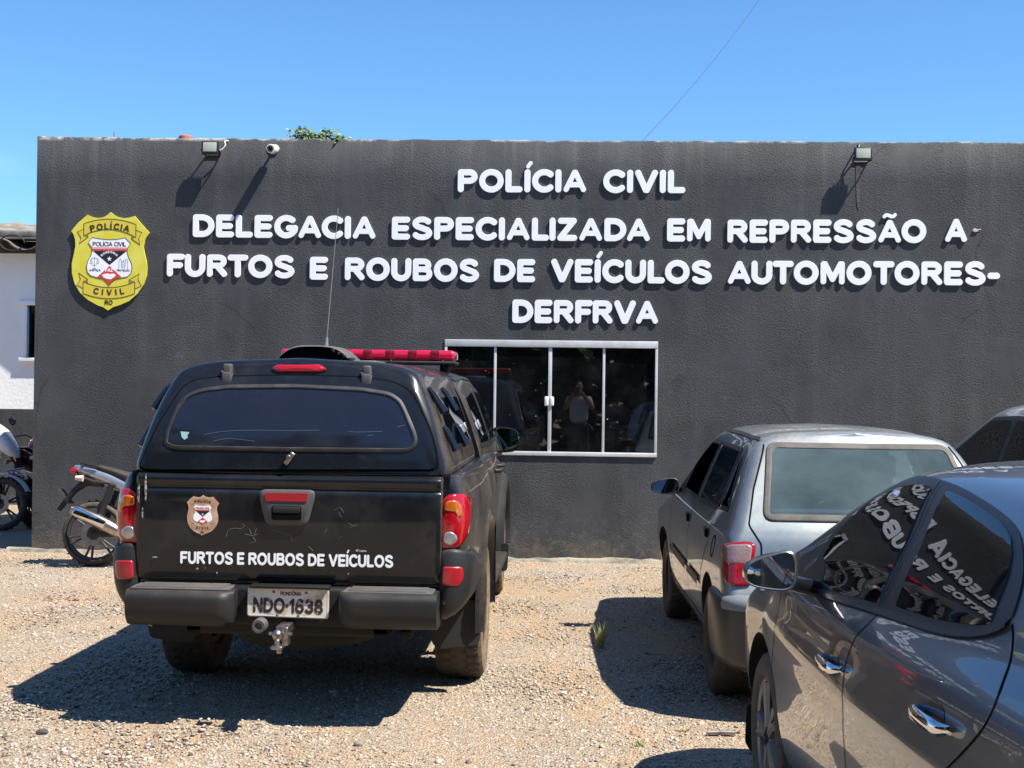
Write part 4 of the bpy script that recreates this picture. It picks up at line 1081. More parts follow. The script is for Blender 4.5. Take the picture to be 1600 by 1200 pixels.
class Body:
    def __init__(s, root):
        s.root = root; s.V = []; s.F = []
        s.Mi = (Matrix.Translation(root.location) @ Matrix.Rotation(root.rotation_euler[2], 4, 'Z')).inverted()
    def add_half(s, G):
        nu, nv = G.shape[:2]
        for sg in (1, -1):
            n = len(s.V)
            s.V += [(p[0] * sg, p[1], p[2]) for row in G for p in row]
            for i in range(nu - 1):
                for j in range(nv - 1):
                    q_ = (n + i * nv + j, n + (i + 1) * nv + j, n + (i + 1) * nv + j + 1, n + i * nv + j + 1)
                    s.F.append(q_ if sg > 0 else q_[::-1])
    def finish(s):
        bm = bmesh.new()
        vs = [bm.verts.new(v) for v in s.V]
        for f in s.F:
            try: bm.faces.new([vs[i] for i in f])
            except ValueError: pass
        bmesh.ops.remove_doubles(bm, verts=bm.verts, dist=2e-4)
        bmesh.ops.dissolve_degenerate(bm, dist=1e-5, edges=bm.edges)
        bmesh.ops.recalc_face_normals(bm, faces=bm.faces)
        s.bm = bm
        t = bm.copy(); bmesh.ops.triangulate(t, faces=t.faces)
        t.normal_update(); t.verts.index_update()
        s.tv = [v.co.copy() for v in t.verts]; s.tn = [v.normal.copy() for v in t.verts]; s.tf = [[v.index for v in f.verts] for f in t.faces]
        t.free()
        s.bvh = BVHTree.FromPolygons(s.tv, s.tf)
    def sm(s, loc, fi):
        a, b_, c = s.tf[fi]
        A, B_, C_ = s.tv[a], s.tv[b_], s.tv[c]
        n = (B_ - A).cross(C_ - A); ar = n.length_squared
        if ar < 1e-14: return s.tn[a]
        u = (C_ - B_).cross(loc - B_).dot(n) / ar; v = (A - C_).cross(loc - C_).dot(n) / ar
        return (s.tn[a] * u + s.tn[b_] * v + s.tn[c] * (1 - u - v)).normalized()
    def cast(s, uv, ax, side):
        u, v = uv
        if ax == 'x': o, d = Vector((side * 4, u, v)), Vector((-side, 0, 0))
        elif ax == 'y': o, d = Vector((u, side * 9, v)), Vector((0, -side, 0))
        else: o, d = Vector((u, v, 5)), Vector((0, 0, -1))
        loc, n, fi, _ = s.bvh.ray_cast(o, d)
        if loc is None:
            if ax == 'x': q_ = Vector((side * 0.8, u, v))
            elif ax == 'y': q_ = Vector((u, side * 0.9, v))
            else: q_ = Vector((u, v, 1.4))
            loc, n, fi, _ = s.bvh.find_nearest(q_)
        return loc, s.sm(loc, fi)
    def px(s, pts, ax):
        """image points -> where the lines of sight meet the body, as 2-D coordinates across axis ax"""
        o = s.Mi @ CAMLOC; out = []
        for p in pts:
            d = (s.Mi.to_3x3() @ raydir(*p)).normalized()
            loc, n, fi, _ = s.bvh.ray_cast(o, d)
            if loc is None:
                best = None
                for t in np.linspace(2, 14, 300):
                    l2, n2, f2, ds = s.bvh.find_nearest(o + d * t)
                    if best is None or ds < best[0]: best = (ds, l2)
                loc = best[1]
            out.append({'x': (loc.y, loc.z), 'y': (loc.x, loc.z), 'z': (loc.x, loc.y)}[ax])
        return out
    def sheet(s, rings2d, ax, side, off, name, m, parent, closed_centre=True, skirt=True, flip=False, bul=0.0, off_in=None):
        """rings of 2-D points laid on the body, lifted by off; outermost ring drops back to the body as an edge"""
        V = []; Nn = []; F = []
        n = len(rings2d[0])
        rows = []
        R_ = list(rings2d)
        k0 = 0
        if skirt: R_ = [R_[0]] + R_
        for r, ring in enumerate(R_):
            row = []
            o_ = off
            if skirt and r == 0: o_ = -0.002
            t = max(0, (r - (1 if skirt else 0))) / max(1, len(rings2d) - 1)
            if not (skirt and r == 0): o_ += bul * (1 - (1 - t) ** 2)
            for p in ring:
                loc, nn = s.cast(p, ax, side)
                row.append(len(V)); V.append(loc + nn * o_); Nn.append(nn)
            rows.append(row)
        for a, b_ in zip(rows[:-1], rows[1:]):
            for i in range(n): F.append((a[i], a[(i + 1) % n], b_[(i + 1) % n], b_[i]))
        if closed_centre: F.append(tuple(rows[-1]))
        else:
            row = []
            for p in R_[-1]:
                loc, nn = s.cast(p, ax, side); row.append(len(V)); V.append(loc - nn * 0.002); Nn.append(nn)
            for i in range(n): F.append((rows[-1][i], rows[-1][(i + 1) % n], row[(i + 1) % n], row[i]))
        # orient outwards
        c = Vector((0, 0, 0))
        f = F[n] if len(F) > n else F[0]
        nrm = (V[f[1]] - V[f[0]]).cross(V[f[2]] - V[f[0]])
        if nrm.dot(Nn[f[0]]) < 0: F = [tuple(reversed(q_)) for q_ in F]
        me = bpy.data.meshes.new(name)
        me.from_pydata([tuple(v) for v in V], [], F)
        me.materials.append(m)
        for p in me.polygons: p.use_smooth = True
        if not bul: me.normals_split_custom_set_from_vertices([tuple(x) for x in Nn])
        o = link(bpy.data.objects.new(name, me)); o.parent = parent
        return o
    def panel(s, name, outline, ax, side, off, m, parent, n=72, rings=9, bul=0.0, skirt=True):
        P = resample(outline, n); c = np.mean(P, 0)
        R_ = [[tuple(c + (np.array(p) - c) * k) for p in P] for k in np.r_[np.linspace(1, 0.1, rings)]]
        return s.sheet(R_, ax, side, off, name, m, parent, True, skirt, bul=bul)
    def band(s, name, outline, wid, ax, side, off, m, parent, n=110, bul=0.0):
        P = resample(outline, n)
        R_ = [[tuple(p) for p in (inset(P, wid * k) if k else P)] for k in (0, .25, .5, .75, 1)]
        return s.sheet(R_, ax, side, off, name, m, parent, False, bul=bul)
    def line(s, name, pts, wid, ax, side, off, m, parent, n=40):
        """a narrow strip following a 2-D path on the body"""
        P = np.array(resample([tuple(p) for p in pts], n, False)); T = np.gradient(P, axis=0); T /= np.maximum(np.linalg.norm(T, axis=1, keepdims=True), 1e-9)
        Nn = np.stack([-T[:, 1], T[:, 0]], 1) * wid / 2
        loop = [tuple(p) for p in P + Nn] + [tuple(p) for p in (P - Nn)[::-1]]
        V = []; NN = []; F = []
        for p, q_ in zip(P + Nn, P - Nn):
            for w_ in (p, q_):
                loc, nn = s.cast(tuple(w_), ax, side); V.append(loc + nn * off); NN.append(nn)
        for i in range(len(P) - 1): F.append((2 * i, 2 * i + 1, 2 * i + 3, 2 * i + 2))
        f = F[0]
        if (V[f[1]] - V[f[0]]).cross(V[f[2]] - V[f[0]]).dot(NN[0]) < 0: F = [tuple(reversed(q_)) for q_ in F]
        me = bpy.data.meshes.new(name); me.from_pydata([tuple(v) for v in V], [], F); me.materials.append(m)
        for p in me.polygons: p.use_smooth = True
        me.normals_split_custom_set_from_vertices([tuple(x) for x in NN])
        o = link(bpy.data.objects.new(name, me)); o.parent = parent
        return o
    def body_object(s, name, m, parent, arches=(), holes=(), inner=None, arch_x=0.42):
        """holes: (outline2d, ax, side); arches: (y, z, radius)"""
        if holes:
            kill = []
            for f in s.bm.faces:
                c = f.calc_center_median(); nn = f.normal
                for outl, ax, side in holes:
                    if ax == 'x' and (c.x * side < 0.2 or nn.x * side < 0.25): continue
                    if ax == 'y' and nn.y * side < 0.2: continue
                    if ax == 'z' and nn.z < 0.2: continue
                    u, v = (c.y, c.z) if ax == 'x' else ((c.x, c.z) if ax == 'y' else (c.x, c.y))
                    ins = False; n = len(outl); j = n - 1
                    for i in range(n):
                        (xi, yi), (xj, yj) = outl[i], outl[j]
                        if (yi > v) != (yj > v) and u < (xj - xi) * (v - yi) / (yj - yi) + xi: ins = not ins
                        j = i
                    if ins: kill.append(f); break
            bmesh.ops.delete(s.bm, geom=kill, context='FACES')
        for f in s.bm.faces: f.smooth = True
        for e in s.bm.edges:
            if len(e.link_faces) == 2 and e.calc_face_angle(0) > RAD(38): e.smooth = False
        me = bpy.data.meshes.new(name); s.bm.to_mesh(me)
        me.materials.append(m); me.materials.append(M_under)
        o = link(bpy.data.objects.new(name, me))
        if arches:
            cb = MB()
            for (y, z, r) in arches:
                for sg in (-1, 1):
                    cb.lathe([(0, arch_x), (r, arch_x), (r, 1.3), (0, 1.3)], (0, 0, 0), 'x', 48)
                    n_ = 48 * 4
                    for i in range(len(cb.v) - n_, len(cb.v)):
                        x, yy_, zz = cb.v[i]; cb.v[i] = (x * sg, yy_ + y, zz + z)
            co = cb.build('cutter', M_under, smooth=False, merge=1e-5)
            md = o.modifiers.new('cut', 'BOOLEAN'); md.operation = 'DIFFERENCE'; md.object = co; md.solver = 'EXACT'
            try: md.material_mode = 'TRANSFER'
            except Exception: pass
            dg = bpy.context.evaluated_depsgraph_get()
            me2 = bpy.data.meshes.new_from_object(o.evaluated_get(dg))
            o.modifiers.clear(); o.data = me2; me2.name = name
            bpy.data.objects.remove(co)
        o.parent = parent
        if inner is not None:
            pass
        return o
def xs_(st, dx):
    return [(max(0.0, p[0] - dx) if p[0] > 0 else 0.0, p[1], p[2]) for p in st]

def wheel(parent, x, y, R_, wid, rim_r, side, style, tyre_m, rim_m, tread=0.008, nblk=44, steer=0.0):
    """an object for the wheel's tyre with the rim as its sub-part; axis along x, outside towards `side`"""
    h = wid / 2
    prof = [(rim_r, -h * .78), (rim_r + .015, -h * .9), (rim_r + (R_ - rim_r) * .45, -h), (R_ - .03, -h * .97), (R_ - .008, -h * .84)]
    prof_m = [(R_, -h * .70), (R_ + .003, -h * .36), (R_ + .003, -h * .30), (R_ + .004, -h * .04), (R_ + .004, h * .04), (R_ + .003, h * .30), (R_ + .003, h * .36), (R_, h * .70)]
    prof2 = [(r, -q_) for r, q_ in prof[::-1]]
    full = prof + prof_m + prof2
    mb = MB()
    seg = nblk * 4
    vs = []; fs = []; n = len(full)
    T = Matrix.Translation((x, y, R_)) @ Matrix.Rotation(steer, 4, 'Z')
    for k in range(seg):
        a = 2 * pi * k / seg
        for i, (r, hh) in enumerate(full):
            rr = r
            if 4 <= i <= 13:
                ph = (k + (2 if i in (7, 8, 11, 12) else 0)) % 4
                if ph == 3 and i not in (8, 9): rr -= tread * (0.6 if i in (4, 13) else 1)
            elif i in (3, 14) and (k // 2) % 2: rr -= tread * .3
            vs.append(T @ Vector((hh, rr * cos(a), rr * sin(a))))
    for k in range(seg):
        k2 = (k + 1) % seg
        for i in range(n - 1): fs.append((k * n + i, k2 * n + i, k2 * n + i + 1, k * n + i + 1))
    mb.add(vs, fs)
    w_ = mb.build('wheel', tyre_m, parent, ang=30)
    rm = MB(); rm.M = T
    s = side
    rm.lathe([(rim_r + .012, s * h * .80), (rim_r - .004, s * h * .86), (rim_r - .018, s * h * .78), (rim_r - .03, s * h * .3), (rim_r - .03, -s * h * .7), (rim_r + .01, -s * h * .78)], (0, 0, 0), 'x', 48)
    if style == 'steel':
        rm.lathe([(rim_r - .028, s * h * .30), (rim_r * .80, s * h * .50), (rim_r * .62, s * h * .62), (rim_r * .45, s * h * .34), (rim_r * .3, s * h * .4), (rim_r * .27, s * h * .55), (0, s * h * .57)], (0, 0, 0), 'x', 48)
        for k in range(8):
            a = 2 * pi * k / 8
            rm.box(s * h * .52 - .004, s * h * .52 + .004, rim_r * .72 * cos(a) - .02, rim_r * .72 * cos(a) + .02, rim_r * .72 * sin(a) - .015, rim_r * .72 * sin(a) + .015, .003, 1)
    else:
        ns_ = style
        rm.lathe([(rim_r * .26, s * h * .30), (rim_r * .25, s * h * .66), (rim_r * .2, s * h * .72), (0, s * h * .72)], (0, 0, 0), 'x', 32)
        for k in range(ns_):
            a = 2 * pi * k / ns_
            for da in (-.16, .16):
                rm.tube([(s * h * .60, rim_r * .18 * cos(a), rim_r * .18 * sin(a)), (s * h * .68, rim_r * .55 * cos(a + da * .6), rim_r * .55 * sin(a + da * .6)), (s * h * .66, (rim_r - .012) * cos(a + da), (rim_r - .012) * sin(a + da))], [.03, .022, .026], 8)
        rm.lathe([(rim_r - .035, -s * h * .2), (0, -s * h * .2)], (0, 0, 0), 'x', 32, 1)
    rm.build('rim', [rim_m, M_under], w_)
    return w_
def mirror_unit(parent, c, w_, h_, d_, m_shell, side, arm_to, taper=0.5, tilt=0.0):
    """door mirror: shell open to the rear with the mirror set in it, and its arm"""
    mb = MB()
    rings = []
    n = 40
    def ring(k, y, sc_):
        out = []
        for i in range(n):
            a = 2 * pi * i / n
            ex = 3.2
            u = abs(cos(a)) ** (2 / ex) * (1 if cos(a) > 0 else -1); v = abs(sin(a)) ** (2 / ex) * (1 if sin(a) > 0 else -1)
            hh = h_ / 2 * (1 - taper * (u + 1) / 2)
            out.append((c[0] + side * u * w_ / 2 * sc_, c[1] + y, c[2] + v * hh * sc_ - (h_ / 2 - hh) * 0.45))
        return out
    prof = [(0.010, .86), (0.0, .93), (0.004, 1.0), (d_ * .4, .98), (d_ * .75, .80), (d_ * .95, .5), (d_, .15)]
    vs = []; fs = []
    for y, k in prof: vs += ring(0, y, k)
    for i in range(len(prof) - 1):
        for k in range(n): fs.append((i * n + k, i * n + (k + 1) % n, (i + 1) * n + (k + 1) % n, (i + 1) * n + k))
    fs.append(tuple((len(prof) - 1) * n + k for k in range(n)))
    mb.add(vs, fs)
    mb.tube([(c[0] - side * w_ * .3, c[1] + d_ * .5, c[2] - h_ * .30), (arm_to[0], arm_to[1], arm_to[2])], [h_ * .16, h_ * .2], 12, mi=1)
    o = mb.build('door_mirror', [m_shell, M_gloss_black], parent)
    mb = MB(); r = ring(0, 0.006, .88); mb.add([(p[0], p[1] + (p[2] - c[2]) * tilt, p[2]) for p in r], [tuple(range(n))]); mb.build('mirror_glass', M_mirror, o, smooth=False)
    return o
# ------------------------------------------------------------------ black police pickup with a canopy
TX, TY = -1.37, 7.38
truck = empty('police_pickup', (TX, TY, 0), 0, 'black police pickup with a bed canopy and a red roof light bar facing the wall', 'pickup truck')
B = Body(truck)
bed = [(0, .50), (.60, .50), (.76, .52), (.84, .62), (.868, .80), (.872, .95), (.860, 1.08), (.835, 1.165), (.80, 1.195), (.70, 1.20), (0, 1.20)]
def stn(y, prof, dx=0, dz=0):
    return [(max(0, x - dx) if x > 0 else 0, (y(z) if callable(y) else y), z + dz) for x, z in prof]
cap = stn(-1.12, bed, .085)
st = [[(x * k, y - .012 * (1 - k), z) for x, y, z in cap] for k in (0, .5, .92)] + [cap]
st += [stn(-1.10, bed, .045), stn(-1.05, bed, .018), stn(-.85, bed, .003), stn(-.5, bed, -.012)]
st += [stn(-.15, bed, -.022), stn(.25, bed, -.02), stn(.56, bed, .01), stn(1.2, bed, .012), stn(2.1, bed, .05)]
hood = [(0, .42), (.60, .42), (.76, .45), (.84, .60), (.875, .78), (.875, .92), (.84, 1.04), (.74, 1.12), (.60, 1.15), (.40, 1.165), (0, 1.17)]
st += [stn(2.55, hood, .075, .0), stn(3.0, hood, .07, -.01), stn(3.4, hood, .085, -.04), stn(3.65, hood, .12, -.09), stn(3.78, hood, .14, -.16)]
nose = stn(3.82, hood, .25, -.22)
st += [nose] + [[(x * k, y, z) for x, y, z in nose] for k in (.6, 0)]
B.add_half(loft_half(st, 5, 4, 1))
cabp = [(0, 1.1), (.60, 1.1), (.80, 1.15), (.795, 1.22), (.735, 1.42), (.655, 1.61), (.60, 1.68), (.45, 1.725), (0, 1.75)]
def cabst(yb, k, dz):   # k: how far the glass has risen above the belt
    out = []
    for x, z in cabp:
        zz = z if z < 1.21 else 1.215 + (z - 1.215) * k
        xx = x if z < 1.3 else x + (0.77 - x) * (1 - k) * (0.9 if x > 0 else 0)
        out.append((xx, yb, zz + dz))
    return out
c0 = cabst(.58, 1, -.03)
st = [[(x * k, y, z) for x, y, z in c0] for k in (0, .9)] + [c0, cabst(.63, 1, -.008), cabst(.8, 1, 0), cabst(1.3, 1, .01), cabst(1.85, 1, 0), cabst(2.05, .93, 0), cabst(2.4, .55, -.01), cabst(2.75, .12, -.02), cabst(2.9, 0.0, -.05)]
e_ = st[-1]; st += [[(x * k, y, z) for x, y, z in e_] for k in (.5, 0)]
Gcab = loft_half(st, 5, 4, 1)
canp = [(0, 1.195), (.60, 1.195), (.768, 1.20), (.772, 1.225), (.715, 1.42), (.645, 1.60), (.585, 1.69), (.43, 1.735), (0, 1.757)]
def ycan(z): return float(np.interp(z, [1.2, 1.42, 1.6, 1.69, 1.74, 1.76], [-1.135, -1.10, -1.045, -1.01, -.985, -.98]))
k0 = [(max(0, x - .06) if x > 0 else 0, ycan(z) + .006, z - (.022 if z > 1.66 else 0)) for x, z in canp]
st = [[(x * k, y - .015 * (1 - k * k), z) for x, y, z in k0] for k in (0, .5, .93)] + [k0]
for dy, dx, dz in ((.018, .028, .008), (.05, .008, 0), (.12, 0, 0), (.5, -.004, -.004), (1.0, -.002, -.006)):
    st.append([(max(0, x - dx) if x > 0 else 0, ycan(z) + dy, z - (dz if z > 1.5 else 0)) for x, z in canp])
fr = [(x, .52, z) for x, z in canp]
st += [fr] + [[(x * k, y, z) for x, y, z in fr] for k in (.6, 0)]
Gcan = loft_half(st, 5, 6, 1)
BC = Body(truck); BC.add_half(Gcan); BC.finish()
B2 = Body(truck); B2.add_half(Gcab); B2.finish()
B.finish()
B.body_object('body', M_black_paint, truck, [(0, .44, .455), (3.0, .44, .44)], arch_x=.48)
B2.body_object('cab', M_black_paint, truck)
can = BC.body_object('canopy', M_black_paint, truck)
# rear door of the canopy
hatch = fillet([(213, 737), (246, 662), (268, 629), (283, 605), (303, 592), (350, 587), (463, 585), (563, 588), (611, 594), (635, 604), (649, 618), (663, 647), (678, 682), (689, 737)], 14, 4)
hatch2 = BC.px(resample(hatch, 90), 'y')
BC.band('hatch_gap', hatch2, .012, 'y', -1, .002, M_seam, can, 140)
hd = BC.panel('rear_door', inset(resample(hatch2, 120), .011), 'y', -1, .012, M_black_paint, can, 120, 14)
seal_px = fillet([(257, 690), (262, 668), (276, 637), (292, 617), (316, 608), (360, 603), (463, 602), (567, 607), (611, 614), (629, 626), (642, 655), (654, 684), (652, 700), (638, 708), (450, 706), (275, 703), (259, 698)], 9, 4)
seal2 = BC.px(resample(seal_px, 110), 'y')
BC.band('window_seal', seal2, .020, 'y', -1, .016, M_dark_seal, hd, 150, bul=.006)
BC.panel('rear_window', inset(resample(seal2, 120), .018), 'y', -1, .0165, M_tint_dusty, hd, 120, 12)
sticker = BC.px([(284, 675), (298, 676), (294, 682), (296, 684), (290, 688), (286, 684)], 'y')
BC.panel('sticker', sticker, 'y', -1, .0185, mat('pale_sticker', (0.25, 0.42, 0.42), 0.6), hd, 24, 3)
# scratches left in the dust of the glass
for q_ in ([(320, 680), (350, 675), (400, 673), (450, 674), (500, 673)], [(545, 675), (560, 676), (598, 675)], [(575, 682), (583, 681)], [(622, 668), (633, 665)], [(335, 690), (360, 686), (400, 690)]):
    BC.line('scratch', BC.px(spl(q_, 14), 'y'), .003, 'y', -1, .018, mat('dust_streak', (0.045, 0.055, 0.085), 0.7), hd, 20)
brk = BC.px(fillet([(424, 577), (434, 571), (500, 571), (512, 578), (500, 582), (436, 582)], 3, 3), 'y')
BC.panel('brake_light', brk, 'y', -1, .012, M_red_lens, can, 48, 5, bul=.01)
for (hx, hy) in ((357, 583), (574, 586)):
    h2 = BC.px([(hx, hy)], 'y')[0]; loc, nn = BC.cast(h2, 'y', -1)
    mb = MB()
    mb.box(loc.x - .018, loc.x + .018, loc.y - .034, loc.y + .02, loc.z + .004, loc.z + .045, .006)
    mb.box(loc.x - .024, loc.x + .024, loc.y - .038, loc.y + .01, loc.z - .048, loc.z + .0035, .006)
    mb.tube([(loc.x - .026, loc.y - .026, loc.z + .006), (loc.x + .026, loc.y - .026, loc.z + .006)], .008, 10)
    mb.build('hinge', M_plastic_grey, can)
l2 = BC.px([(453, 714)], 'y')[0]; loc, nn = BC.cast(l2, 'y', -1)
mb = MB(); mb.lathe([(0, -.03), (.010, -.03), (.013, -.026), (.013, .02)], (loc.x, loc.y - .01, loc.z), 'y', 16)
mb.box(-.012, .012, -.008, .008, -.034, .034, .005, R=Matrix.Rotation(RAD(35), 3, 'Y')); 
n_ = len(mb.v)
for i in range(17 * 0 + 16 * 4, n_): mb.v[i] = (mb.v[i][0] + loc.x + .004, mb.v[i][1] + loc.y - .03, mb.v[i][2] + loc.z - .006)
mb.build('latch', M_steel, hd)
# canopy side windows with their clips
for sg in (-1, 1):
    ow = fillet([(-.86, 1.30), (-.80, 1.585), (.36, 1.585), (.40, 1.30)], .05, 5)
    BC.band('side_window_seal', ow, .022, 'x', sg, .004, M_plastic, can, 110)
    BC.panel('side_window', inset(resample(ow, 100), .02), 'x', sg, .005, M_tint, can, 100, 8)
    for (yc, z0, z1) in ((-.93, 1.485, 1.615), (-.93, 1.30, 1.425), (-.35, 1.485, 1.615), (-.35, 1.30, 1.425)):
        a_, na = BC.cast((yc, z0), 'x', sg); b_, nb = BC.cast((yc, z1), 'x', sg)
        mb = MB(); mb.tube([b_ + nb * .004, b_.lerp(a_, .25) + nb * .016, a_ + na * .034, a_ + na * .032 - Vector((0, 0, .004))], [.012, .018, .024, .012], 6)
        mb.build('clip', M_gloss_black, can)
# tailgate
TGY = -1.152
def TP(px_, py_, y=TGY):
    q_ = at(px_, py_, TY + y); return q_.x - TX, q_.z
prof = [(-1.105, 1.190), (-1.125, 1.193), (-1.150, 1.182), (-1.160, 1.168), (-1.158, 1.14), (-1.150, 1.128), (-1.150, 1.118), (-1.158, 1.105), (-1.160, .98), (-1.158, .86), (-1.154, .74), (-1.146, .69), (-1.135, .677), (-1.105, .674)]
PR = pchip(np.array(prof), 3)
mb = MB()
xs2 = np.r_[-.742, -.738, -.73, np.linspace(-.70, .70, 31), .73, .738, .742]
vs = []
for x in xs2:
    e = abs(x)
    back = 0.03 if e > .741 else (.010 if e > .737 else (.003 if e > .72 else 0))
    for y, z in PR: vs.append((x, y + back - .006 * (1 - (x / .742) ** 2), z))
n_ = len(PR)
fs = [(i * n_ + j, (i + 1) * n_ + j, (i + 1) * n_ + j + 1, i * n_ + j + 1) for i in range(len(xs2) - 1) for j in range(n_ - 1)]
mb.add(vs, fs)
tg = mb.build('tailgate', M_black_paint, truck, ang=60)
mb = MB(); mb.box(-.775, .775, -1.12, -1.09, .60, 1.20, .01); mb.build('tailgate_gap', M_seam, truck)
F_T = lambda u, v, h: (u, -1.166 - h, v)
def tgtext(body, pxl, pxr, pyb, cap_px, off, m, name):
    (x0, z0), (x1, z1) = TP(pxl, pyb), TP(pxr, pyb)
    vs, fs = text_mesh(body, cap_px / FPX * (TY + TGY), off, width=x1 - x0)
    mb = MB(); thick([(u + (x0 + x1) / 2, v + (z0 + z1) / 2 - .002 + (u / (x1 - x0)) * -.0, 0) for u, v, _ in vs], fs, F_T, 0, .0012, mb)
    return mb.build(name, m, tg, smooth=False)
tgtext('FURTOS E ROUBOS DE VEÍCULOS', 283, 615, 882.5, 19.5, .032, M_white_vinyl, 'lettering')
bx, bz = TP(318, 804.5)
db = empty('badge_decal', (bx, -1.166, bz)); db.parent = tg
M_cop = mat('faded_decal', (0.42, 0.25, 0.16), 0.5, var=((0.52, 0.38, 0.27), 25, 0.45, 0.6))
M_cop2 = mat('faded_decal_ribbon', (0.40, 0.24, 0.15), 0.5)
shield(db, lambda u, v, h: (u, -h, v), 64 / FPX * (TY + TGY) / 986, .0012, (M_cop, M_cop2, M_badge_shade, M_ink), False)
# handle plate with its lamp and grip
hx0, hz1 = TP(407, 764); hx1, hz0 = TP(493, 821)
def hbox(name, pts, r, y0, y1, m, par, bev=0.0):
    mb = MB(); P = fillet(pts, r, 6)
    Q = inset(resample(P, 64), bev) if bev else None
    mb2 = resample(P, 64)
    if bev:
        vs = [(u, y0, v) for u, v in mb2] + [(u, y1 + bev * .6, v) for u, v in mb2] + [(u, y1, v) for u, v in Q]
        n = 64
        fs = [(i, (i + 1) % n, n + (i + 1) % n, n + i) for i in range(n)] + [(n + i, n + (i + 1) % n, 2 * n + (i + 1) % n, 2 * n + i) for i in range(n)] + [tuple(range(2 * n, 3 * n))]
        mb.add(vs, fs)
    else: mb.prism(mb2, y0, y1, lambda u, v, h: (u, h, v))
    return mb.build(name, m, par)
hp_ = hbox('handle_plate', [(hx0 + .005, hz1), (hx1 - .005, hz1), (hx1, hz1 - .03), (hx1 - .035, hz0), (hx0 + .035, hz0), (hx0, hz1 - .03)], .035, -1.15, -1.186, M_plastic_grey, tg, .012)
a0, b1 = TP(416, 769); a1, b0 = TP(484, 783)
hbox('high_lamp', [(a0, b1), (a1, b1), (a1 - .006, b0), (a0 + .006, b0)], .006, -1.17, -1.190, M_dull_red, hp_)
a0, b1 = TP(427, 789); a1, b0 = TP(473, 812)
hbox('handle_recess', [(a0, b1), (a1, b1), (a1, b0), (a0, b0)], .012, -1.17, -1.1885, M_seam, hp_)
hbox('handle', [(a0 + .004, b1 - .003), (a1 - .004, b1 - .003), (a1 - .006, b1 - .034), (a0 + .006, b1 - .034)], .01, -1.175, -1.193, M_plastic, hp_, .006)
# scratches in the paint
M_scr = mat('scratch', (0.13, 0.13, 0.13), 0.8)
def scratch(paths, name, wd=.0017):
    mb = MB()
    for q_ in paths:
        P = [TP(*p) for p in spl(q_, 12)]
        strip(mb, P, wd * random.uniform(.7, 1.2), F_T, -.004, .0008)
    mb.build(name, M_scr, tg, smooth=False)
scratch([[(355, 838), (358, 828), (368, 825), (378, 826)], [(378, 826), (383, 821), (380, 818)], [(384, 834), (395, 836), (404, 834)], [(396, 838), (400, 845), (392, 848)], [(391, 826), (394, 834)], [(402, 825), (399, 834)], [(420, 830), (432, 829), (444, 833), (455, 834)], [(455, 834), (457, 844)], [(446, 832), (448, 836)]], 'scratch')
scratch([[(523, 797), (532, 793), (538, 801)], [(530, 800), (534, 808)], [(545, 817), (556, 822), (560, 818)], [(548, 824), (557, 818)], [(483, 853), (490, 860)], [(508, 832), (512, 826)], [(530, 842), (535, 837)]], 'scratch', .0012)
def chip(px_, py_, w_, h_, m):
    x, z = TP(px_, py_); mb = MB()
    mb.prism([(x + w_ * cos(a) * random.uniform(.7, 1.1), z + h_ * sin(a) * random.uniform(.7, 1.1)) for a in np.linspace(0, 2 * pi, 11)[:-1]], -.004, .0010, F_T)
    mb.build('paint_chip', m, tg, smooth=False)
for q_ in ((309, 888, .006, .006), (322, 887, .003, .004), (340, 895, .002, .006), (560, 860, .012, .006), (568, 861, .016, .005), (218, 770, .006, .05), (229, 762, .005, .07), (224, 800, .003, .03), (545, 896, .003, .003), (243, 870, .012, .004)): chip(*q_, mat('flaked_paint', (0.36, 0.35, 0.33), 0.8, var=((0.05, 0.05, 0.05), 60, 0.45, 0.55)))
# tail lamps wrapped round the corners
for sg in (-1, 1):
    if sg > 0: px_o = [(684, 797), (690, 778), (703, 770), (722, 771), (729, 790), (730, 812), (722, 842), (708, 858), (681, 862), (680, 820)]
    else: px_o = None
    o2 = [(.728, .845), (.726, 1.02), (.742, 1.085), (.775, 1.112), (.838, 1.105), (.860, 1.05), (.862, .98), (.852, .92), (.825, .865), (.79, .845)]
    o2 = fillet([(x * sg, z) for x, z in o2], .018, 4)
    tl_ = B.panel('tail_light', o2, 'y', -1, .012, M_red_lens, truck, 80, 10, bul=.012)
    am = fillet([(x * sg, z) for x, z in ((.748, 1.035), (.752, 1.068), (.77, 1.082), (.80, 1.078), (.818, 1.045), (.818, 1.00), (.806, .995), (.80, 1.025))], .012, 4)
    B.panel('indicator_lens', am, 'y', -1, .0255, M_amber, tl_, 48, 5, bul=.001)
    rv = [(sg * (.775 + .029 * cos(a)), .900 + .032 * sin(a)) for a in np.linspace(0, 2 * pi, 30)[:-1]]
    B.panel('reverse_lens', rv, 'y', -1, .0255, M_clear_lens, tl_, 40, 5, bul=.002)
